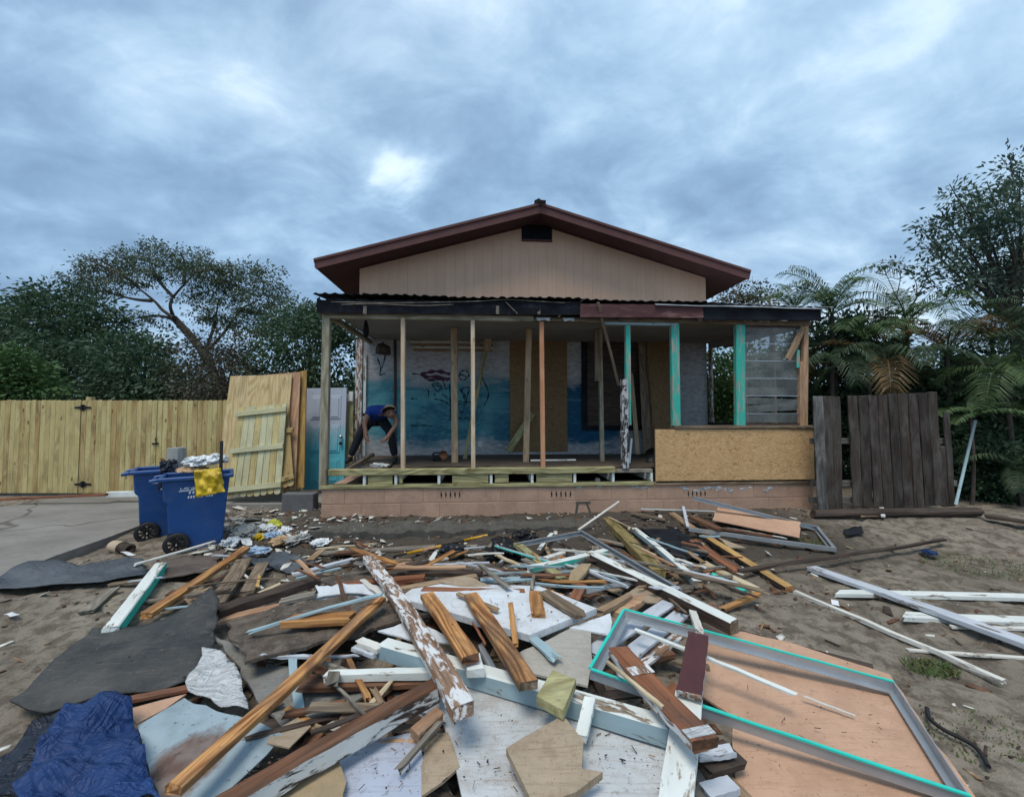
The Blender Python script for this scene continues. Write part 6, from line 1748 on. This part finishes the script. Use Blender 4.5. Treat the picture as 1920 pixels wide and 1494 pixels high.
S_('large dirty white sheet in the front centre of the heap', 'sheet', 'sheet', [(817, 1298, .20), (900, 1262, .22), (1000, 1262, .22), (1275, 1360, .20), (1252, 1530, .17), (878, 1530, .18)], 'sheet_white', .014)
S_('beige board left of the teal frame corner', 'board_sheet', 'board', [(958, 1232, .27), (1070, 1177, .28), (1108, 1180, .28), (1102, 1285, .25), (1000, 1262, .25)], 'sheet_beige', .012, jag=.006)
S_('torn white scrap behind the beige board', 'torn_sheet', 'sheet', [(1068, 1176, .29), (1144, 1149, .30), (1143, 1190, .28), (1108, 1183, .28)], 'sheet_clean', .01, jag=.012)
S_('grey sheet corner right of the white plank at the bottom', 'sheet', 'sheet', [(1296, 1420, .14), (1375, 1530, .12), (1270, 1530, .12)], 'sheet_grey', .012)
S_('large peach siding sheet inside the teal frame', 'siding_sheet', 'siding', [(1296, 1164, .09), (1480, 1204, .08), (1668, 1264, .07), (1840, 1510, .06), (1450, 1386, .07), (1316, 1304, .08)], 'peach', .012, jag=.006, wrinkle=.012, wscale=1.6, cuts=1)
S_('peach siding sheet below the teal frame at the bottom edge', 'siding_sheet', 'siding', [(1374, 1362, .11), (1560, 1412, .10), (1830, 1530, .07), (1378, 1540, .08)], 'peach', .012)
L_('dark edge board along the back of the large peach sheet', 'board', 'board', (1368, 1180, .07), (1640, 1252, .06), .10, .03, 'dark', seg=6)
# ---- planks lying across the heap
L_('long amber stud lying diagonally over the rotten board', 'stud', 'stud', (322, 1476, .28), (716, 1117, .36), .074, .036, 'orange', seg=8, jag=.01)
L_('short amber block board on the rotten brown board', 'block', 'wood block', (531, 1158, .33), (665, 1151, .34), .11, .05, 'orange_plain', c1=.06)
L_('long beam with peeling white paint crossing the amber stud', 'beam', 'beam', (690, 1040, .28), (869, 1322, .44), .105, .06, 'peeling', seg=8, warp=.005, jag=.01)
L_('knotty amber plank left of its twin on the white panel', 'plank', 'plank', (800, 1110, .38), (884, 1230, .42), .10, .04, ('orange', 'orange', 'brown'), seg=5)
L_('knotty amber plank right of its twin on the white panel', 'plank', 'plank', (882, 1111, .40), (993, 1279, .42), .10, .045, ('orange', 'orange', 'greybrown'), seg=5)
L_('thin amber splinter standing on the front edge of the white panel', 'splinter', 'splinter', (957, 1127, .42), (967, 1208, .38), .035, .02, 'orange_plain', jag=.02)
L_('long blue grey beam with a white top across the front of the heap', 'beam', 'beam', (714, 1199, .32), (1255, 1352, .30), .09, .10, ('white', 'bluegrey', 'bluegrey'), seg=6)
L_('white stub resting on the blue grey beam under the amber plank', 'stub', 'wood stub', (884, 1222, .37), (893, 1256, .36), .095, .05, 'white')
L_('white stud lying level under the left end of the blue grey beam', 'stud', 'stud', (609, 1260, .24), (812, 1254, .26), .05, .05, 'white')
L_('dark board in the shadow under the white stud', 'board', 'board', (560, 1276, .19), (800, 1268, .20), .12, .03, 'brown')
L_('small white offcut stacked at the left end of the blue grey beam', 'offcut', 'wood offcut', (672, 1197, .30), (716, 1214, .30), .06, .03, 'offwhite')
L_('small white strip below the stacked offcut', 'strip', 'strip', (662, 1210, .27), (706, 1226, .27), .04, .025, 'greywhite')
L_('dark brown beam with peeling white edge at the bottom left', 'beam', 'beam', (392, 1512, .30), (818, 1276, .36), .085, .09, ('brown', 'peeling_dark', 'dark'), seg=8, warp=.003)
L_('tan block end touching the dark brown beam', 'block', 'wood block', (776, 1370, .28), (826, 1328, .28), .065, .05, 'ply_pink')
L_('thin dark stick lying on the lilac panel', 'stick', 'stick', (740, 1446, .24), (828, 1346, .28), .025, .02, 'grey')
L_('dark strip lying on the grey board', 'strip', 'strip', (527, 1338, .18), (649, 1312, .20), .035, .02, 'brown')
o = S_('green treated wood block with a dark knot in the front centre', 'treated_block', 'wood block', [(1036, 1255, .40), (1080, 1273, .40), (1056, 1332, .36), (1006, 1304, .36)], 'treated', .045)
S_('stained beige plywood offcut in the front centre', 'plywood_scrap', 'plywood', [(949, 1402, .29), (1056, 1340, .31), (1094, 1388, .31), (1091, 1440, .29), (1130, 1446, .27), (1080, 1484, .26), (1002, 1512, .26)], 'scrap_ply', .03)
L_('short white stick leaning on the blue grey beam', 'stick', 'stick', (1106, 1304, .36), (1087, 1384, .27), .055, .03, 'white')
chan('screen_frame', [(1171, 1143, .34), (1676, 1279, .14), (1817, 1490, .14), (1108, 1254, .34)], .035, .055, 'metal', 'long metal screen frame with a bright teal painted edge', 'screen frame', close=True, teal=True)
L_('thin white lath lying inside the teal frame', 'lath', 'lath', (1190, 1178, .32), (1498, 1302, .22), .03, .015, 'white', seg=6)
L_('broken tip of the white lath on the peach sheet', 'lath', 'lath', (1497, 1300, .12), (1608, 1342, .10), .012, .008, 'offwhite')
L_('maroon board with peeling white edges standing across the teal frame', 'board', 'board', (1309, 1184, .37), (1291, 1300, .38), .115, .03, ('maroon_worn', 'peeling', 'peeling'))
L_('white plank running down to the bottom edge of the picture', 'plank', 'plank', (1292, 1296, .34), (1262, 1530, .24), .125, .03, 'white', seg=5)
L_('small white stub above the maroon board', 'stub', 'wood stub', (1298, 1142, .28), (1312, 1180, .32), .05, .03, 'offwhite')
rb = L_('red brown board with a white band lying over the blue grey beam', 'board', 'board', (1156, 1209, .38), (1326, 1388, .42), .125, .045, ('red', 'peeling', 'brown'), seg=6)
v = boxo('paint_band', (0, 0, 0), (.07, .127, .003), 'peeling', rb); v.location = (.26, 0, .024)
v = boxo('paint_band', (0, 0, 0), (.05, .127, .003), 'plastic_white', rb); v.location = ((G(1156, 1209, .38) - G(1326, 1388, .42)).length - .05, 0, .024)
L_('pale splinter along the edge of the red brown board', 'splinter', 'splinter', (1136, 1236, .36), (1244, 1324, .42), .02, .015, 'pale', jag=.02)
L_('upper greyish white board under the teal frame corner', 'board', 'board', (1254, 1128, .20), (1106, 1222, .22), .11, .02, 'greywhite')
L_('broken greyish white board beside the upper one under the teal frame', 'board', 'board', (1280, 1146, .18), (1178, 1226, .20), .11, .02, 'greywhite', jag=.05)
L_('greyish white board inside the teal frame near the red board', 'board', 'board', (1268, 1186, .14), (1196, 1240, .16), .12, .02, 'peeling', jag=.03)
L_('dark board end at the right of the white plank', 'board', 'board', (1306, 1424, .17), (1380, 1404, .17), .14, .03, 'dark')
L_('greyish white board end under the red brown board tip', 'board', 'board', (1300, 1408, .22), (1376, 1400, .22), .05, .03, 'greywhite')
L_('white board corner at the very bottom beside the peach sheet', 'board', 'board', (1318, 1480, .16), (1380, 1462, .16), .07, .03, 'greywhite')

# ================================================================== rubbish by the bins and the porch corner
R_ = [('white', (.34, .22, .14), 'plastic_grey', (440, 985), 'grey plastic bag draped against the nearer bin'), ('b', (.36, .3, .16), 'plastic_grey', (462, 1004), 'large clear plastic bag in the middle of the rubbish'), ('c', (.24, .2, .12), 'bag_white', (500, 996), 'white plastic bag right of the large clear bag'),
      ('d', (.20, .18, .15), 'lime', (512, 992), 'yellow green plastic bag on the rubbish heap'), ('e', (.16, .14, .14), 'bag_white', (551, 966), 'white bag standing at the top of the rubbish heap'), ('f', (.18, .12, .1), 'plastic_blue', (590, 968), 'pale blue bag by the foundation corner'),
      ('g', (.10, .1, .1), 'green_glass', (545, 985), 'dark green crumpled plastic in the rubbish'), ('h', (.20, .16, .1), 'bag_white', (535, 1000), 'small white bag beside the yellow green one'), ('i', (.3, .22, .1), 'plastic_grey', (558, 1016), 'brownish clear film at the right of the rubbish'),
      ('j', (.26, .16, .08), 'plastic_blue', (480, 1036), 'clear blue bottle shaped wrapper lying in front of the rubbish'), ('k', (.24, .2, .1), 'bag_white', (432, 1020), 'pale bag between the bin and the amber stud'), ('l', (.2, .14, .09), 'plastic_blue', (508, 1008), 'light blue cup shaped scrap in the rubbish'),
      ('m', (.22, .16, .07), 'bag_white', (600, 1020), 'white crumpled bag left of the grey board'), ('n', (.14, .1, .06), 'paper', (470, 980), 'white carton on top of the rubbish'), ('o', (.24, .2, .13), 'felt_brown', (478, 984), 'dark brown lump at the back of the rubbish'), ('p', (.22, .18, .10), 'cardboard', (525, 1018), 'tan crumpled carton low in the rubbish'), ('q', (.3, .25, .12), 'plastic_grey', (415, 1000), 'grey film bunched at the right wheel of the bin'), ('r', (.16, .12, .08), 'yellow_bag', (487, 1010), 'small yellow wrapper in the rubbish')]
for _, sz, m, (x, y), lab in R_:
    o = blob('rubbish_bag', G(x, y, .06), sz, m, .6, 4, freq=2.6); tag(o, lab, 'rubbish')
Pp = [(576, 1000, .20, .15, 'white paper sheet lying against the ledge end'), (452, 968, .16, .10, 'white torn paper behind the rubbish'), (462, 1014, .18, .12, 'pale blue white paper inside the clear bag'), (535, 1012, .16, .09, 'white flat packet in front of the yellow green bag'), (610, 976, .2, .07, 'white triangular paper at the foundation corner'), (500, 1030, .12, .07, 'small pale card near the blue wrapper'), (240, 1036, .14, .09, 'white card by the thin lath'), (22, 1152, .10, .06, 'small white scrap of paper on the sand at the far left'), (1440, 1036, .1, .05, 'small white scrap below the silver frame'), (1566, 1128, .09, .06, 'pale scrap on the sand under the white boards')]
for (x, y, w, h, lab) in Pp:
    c = G(x, y, .09 if 440 < x < 620 else .045); a = rng.random() * 3
    u = Vector((math.cos(a), math.sin(a), rng.uniform(-.1, .3))) * w / 2; n_ = Vector((-math.sin(a), math.cos(a), rng.uniform(0, .35))) * h / 2
    o = sheet('paper_scrap', [c - u - n_, c + u - n_ * .7, c + u * .9 + n_, c - u + n_ * .8], 'paper', .003, jag=.01, wrinkle=.03, wscale=12, cuts=4); tag(o, lab, 'paper')
def jar():
    c = G(226, 1026, .07)
    e = empty('tipped_canister', c); tag(e, 'cream canister with a dark lid lying on its side by the drive', 'canister')
    d = (G(268, 1032, .07) - G(212, 1021, .07)).normalized()
    tube('body', [-d * .16, -d * .15, d * .04], [.055, .07, .075], plain('cream_plastic', (.55, .43, .30), .6, .2, 6), e, 16)
    tube('lid', [d * .045, d * .19, d * .2], [.066, .066, .05], 'dark', e, 16)
jar()
o = board('white_plank', D(203, 927, 7.1), D(272, 925, 7.1), .10, .07, 'white', up=(0, -1, 0)); tag(o, 'white plank lying at the foot of the gate', 'plank')
o = board('dark_strip', D(-40, 938, 7.0), D(200, 927, 7.0), .06, .04, 'red'); tag(o, 'long reddish strip lying along the foot of the left fence', 'strip')
# grass tufts
def tuft(name, px, py, z, n, r, h, label):
    c = G(px, py, z)
    v, q = [], []
    for k in range(n):
        a = rng.random() * 6.28; rr = r * math.sqrt(rng.random()); p = Vector((math.cos(a) * rr, math.sin(a) * rr * .7, 0))
        d = Vector((rng.gauss(0, .5), rng.gauss(0, .5), 1)).normalized() * h * rng.uniform(.4, 1); s = Vector((rng.gauss(0, 1), rng.gauss(0, 1), 0)).normalized() * .004
        i = len(v); v += [p - s, p + s, p + d * .6 + s * .7, p + d + Vector((d.x, d.y, 0)) * .4]; q.append((i, i + 1, i + 2, i + 3))
    o = mesh_np(name, np.array([tuple(x) for x in v]), np.array(q), 'grass'); o.location = c; tag(o, label, 'grass', kind='stuff')
tuft('grass', 1744, 1254, .02, 420, .16, .05, 'small green tuft of grass on the sand')
tuft('grass', 268, 1000, .03, 300, .16, .12, 'weeds growing by the wheel of the rear bin')
tuft('grass', 1835, 1060, .03, 900, .55, .03, 'thin dry grass on the sand at the right')
tuft('grass', 1870, 1390, .0, 500, .35, .025, 'sparse dry grass at the lower right edge')
tuft('grass', 1500, 1012, .05, 500, .35, .035, 'sparse moss and weeds beside the silver frame')

# scraps of lumber low in the heap, filling its dark gaps
LANDMARKS = [((720, 1110), 'beside the top of the peeling beam'), ((860, 1300), 'at the lower end of the peeling beam'), ((500, 1250), 'on the grey board'), ((600, 1160), 'around the rotten brown board'), ((560, 1100), 'by the torn white sheet'), ((470, 1090), 'by the dark weathered beam'),
    ((640, 1300), 'under the white stud'), ((600, 1400), 'along the dark brown beam'), ((540, 1470), 'near the torn fibreboard'), ((720, 1440), 'by the lilac panel'), ((760, 1250), 'under the left end of the blue grey beam'), ((900, 1210), 'below the white panel'), ((950, 1090), 'behind the white panel'), ((820, 1060), 'behind the red brown beam'),
    ((1010, 1050), 'around the white and teal stud'), ((1080, 1090), 'by the rotten orange board'), ((1030, 1220), 'by the beige board'), ((1100, 1330), 'by the short white stick'), ((1000, 1430), 'near the stained plywood offcut'), ((1150, 1180), 'at the teal frame corner'), ((1230, 1230), 'inside the teal frame'), ((1280, 1380), 'under the red brown board'), ((1200, 1450), 'at the front of the white sheet'),
    ((1200, 1040), 'near the mossy timber'), ((1250, 1000), 'on the black felt'), ((1300, 1090), 'below the long white beam'), ((1350, 1060), 'by the yellow plank'), ((1120, 980), 'at the ledge end'), ((1320, 970), 'in the silver door frame'), ((700, 1050), 'left of the yellow pole'), ((1200, 1120), 'below the bent metal angle'), ((1000, 1130), 'against the knotty amber planks')]
TONE = dict(brown='brown', dark='blackish', greybrown='grey brown', grey='grey', tan='tan', greywhite='greyish white', red='reddish', offwhite='cream')
USED = set()
MM = ['brown', 'dark', 'greybrown', 'grey', 'tan', 'greywhite', 'red', 'offwhite', 'dark', 'brown']
def scrap_label(x, y, m, l, wd, noun):
    near = sorted(LANDMARKS, key=lambda q: (q[0][0] - x) ** 2 + (q[0][1] - y) ** 2)
    size = ('short' if l < .25 else 'long') + (' narrow' if wd < .05 else ' wide')
    for w_ in near[:4]:
        for adj in (size, 'slanting ' + size, 'dirty ' + size, 'tilted ' + size):
            t_ = f'{adj} {TONE[m]} {noun} {w_[1]}'
            if t_ not in USED: USED.add(t_); return t_
    return t_
for k in range(120):
    if k < 64: x, y = rng.uniform(430, 1340), rng.uniform(1120, 1490)
    elif k < 100: x, y = rng.uniform(560, 1320), rng.uniform(1030, 1130)
    else: x, y = rng.uniform(1080, 1400), rng.uniform(960, 1120)
    big = k < 64
    c = G(x, y, .09 if big else .06); a = rng.random() * math.pi; l = rng.uniform(.12, .42) if big else rng.uniform(.1, .35)
    u = Vector((math.cos(a), math.sin(a), rng.uniform(-.12, .12))) * l
    wd = rng.uniform(.025, .10); m = rng.choice(MM)
    o = board('lumber_scrap', c - u, c + u, wd, rng.uniform(.012, .035), m, jag=rng.choice((.01, .03, .06)), seg=6, warp=.003)
    tag(o, scrap_label(x, y, m, l, wd, 'lumber scrap'), 'wood scrap', 'lumber scraps low in the heap')
# thin laths, splinters and trim lying criss-cross on top
M2 = ['offwhite', 'greywhite', 'tan', 'orange_plain', 'grey', 'red', 'brown', 'dark', 'bluegrey', 'pale', 'greybrown', 'ply_pink']
TONE.update(orange_plain='amber', bluegrey='blue grey', pale='pale', ply_pink='pinkish')
for k in range(140):
    if k < 75: x, y, z = rng.uniform(540, 1330), rng.uniform(1020, 1135), rng.uniform(.10, .27)
    elif k < 100: x, y, z = rng.uniform(1060, 1420), rng.uniform(975, 1110), rng.uniform(.08, .22)
    elif k < 112: x, y, z = rng.uniform(260, 480), rng.uniform(1040, 1140), rng.uniform(.06, .14)
    elif k < 135: x, y, z = rng.uniform(520, 900), rng.uniform(1225, 1400), rng.uniform(.14, .24)
    else: x, y, z = rng.uniform(560, 1180), rng.uniform(1060, 1210), rng.uniform(.28, .36)
    c = G(x, y, z); l = rng.uniform(.08, .36) * (1.3 if k % 5 == 0 else 1)
    a = rng.gauss(2.45, .35) if rng.random() < .45 else rng.gauss(.35, .4)
    u = Vector((math.cos(a), math.sin(a), rng.gauss(0, .10))) * l
    wd = rng.choice((.014, .02, .03, .045, .065)); m = rng.choice(M2)
    o = board('lath', c - u, c + u, wd, rng.uniform(.008, .02), m, jag=rng.choice((.01, .03, .07)), seg=7, warp=.0025, bow=rng.gauss(0, .012))
    tag(o, scrap_label(x, y, m, l, wd, 'lath'), 'lath', 'laths and splinters lying on the heap')
# broken sheets of board and plaster between the lumber
for k in range(34):
    if k < 22: x, y, z = rng.uniform(560, 1330), rng.uniform(1040, 1140), rng.uniform(.08, .2)
    else: x, y, z = rng.uniform(480, 900), rng.uniform(1220, 1420), rng.uniform(.10, .19)
    c = G(x, y, z); r_ = rng.uniform(.07, .2 if k < 22 else .11); n_ = rng.choice((4, 5, 6)); a0 = rng.random() * 6
    tx, ty = rng.gauss(0, .15), rng.gauss(0, .15)
    P = []
    for j in range(n_):
        a = a0 + 2 * math.pi * j / n_ + rng.uniform(-.3, .3); q = r_ * rng.uniform(.6, 1.2)
        P.append(c + Vector((math.cos(a) * q * 1.4, math.sin(a) * q, math.cos(a) * q * tx + math.sin(a) * q * ty)))
    m = rng.choice(('sheet_clean', 'sheet_grey', 'rotten', 'scrap_ply', 'felt_brown', 'sheet_beige', 'greywhite', 'brown'))
    TONE.update(sheet_clean='white', sheet_grey='grey', rotten='rotten brown', scrap_ply='tan', felt_brown='dark brown', sheet_beige='beige')
    o = sheet('broken_board', P, m, rng.uniform(.006, .014), jag=.012)
    tag(o, scrap_label(x, y, m, r_ + .08, .1, 'board piece').replace(' wide', ' broken'), 'board', 'broken board pieces in the heap')
# chips, splinters, leaves and crumbs strewn over the yard
def chips():
    V, Q, idx = [], [], []
    def put(x, y, z, l, w, mi):
        a = rng.random() * math.pi; t = rng.gauss(0, .25)
        u = Vector((math.cos(a), math.sin(a), t)) * l / 2; s = Vector((-math.sin(a), math.cos(a), rng.gauss(0, .3))) * w / 2
        i = len(V); c = Vector((x, y, z)); h = Vector((0, 0, min(.004, w * .3)))
        for p in (c - u - s, c + u - s * .4, c + u + s, c - u * .8 + s): V.append(tuple(p + h))
        for p in (c - u - s, c + u - s * .4, c + u + s, c - u * .8 + s): V.append(tuple(p - h))
        for f in ((0, 1, 2, 3), (7, 6, 5, 4), (0, 4, 5, 1), (1, 5, 6, 2), (2, 6, 7, 3), (3, 7, 4, 0)): Q.append(tuple(i + j for j in f)); idx.append(mi)
    for k in range(4200):
        t = rng.random()
        if t < .45: p = G(rng.gauss(900, 330), rng.uniform(985, 1150), 0)
        elif t < .7: p = G(rng.uniform(370, 720), rng.uniform(962, 1064), .03)
        elif t < .82: p = G(rng.uniform(0, 1920), rng.uniform(990, 1480), 0)
        else: p = G(rng.uniform(600, 1520), rng.uniform(962, 1000), .1)
        z = gz(p.x, p.y)
        l = rng.choice((.012, .018, .025, .035, .06, .10)) * rng.uniform(.7, 1.3)
        if .45 <= t < .7 and k % 3 == 0: put(p.x, p.y, z + .02, l * 1.6, l, 1); continue
        put(p.x, p.y, z + .008, l, l * rng.choice((.15, .3, .6)), rng.choice((0, 1, 2, 2, 3, 4, 4)))
    o = mesh_np('debris_chips', np.array(V), np.array(Q), ['tan', 'offwhite', 'dark', 'grey', 'brown'])
    o.data.polygons.foreach_set('material_index', idx)
    tag(o, 'wood chips and litter strewn over the dirt', 'litter', kind='stuff')
    # crumbs lying on top of the sheets
    V.clear(); Q.clear(); idx.clear()
    for (x0, x1, y0, y1, z, n) in ((830, 1240, 1300, 1480, .205, 90), (440, 780, 1400, 1490, .195, 60), (800, 1080, 1110, 1165, .335, 50), (1400, 1700, 1240, 1400, .10, 40), (120, 380, 1180, 1280, .17, 40), (480, 700, 1140, 1200, .265, 60)):
        for k in range(n):
            p = G(rng.uniform(x0, x1), rng.uniform(y0, y1), z); l = rng.choice((.004, .006, .008, .012, .03)); 
            put(p.x, p.y, p.z, l, l * (.12 if l > .02 else rng.choice((.4, .8))), rng.choice((0, 2, 2, 2, 4)))
    o = mesh_np('debris_crumbs', np.array(V), np.array(Q), ['tan', 'offwhite', 'dark', 'grey', 'brown'])
    o.data.polygons.foreach_set('material_index', idx)
    tag(o, 'crumbs and splinters lying on the sheets of the heap', 'litter', kind='stuff')
chips()
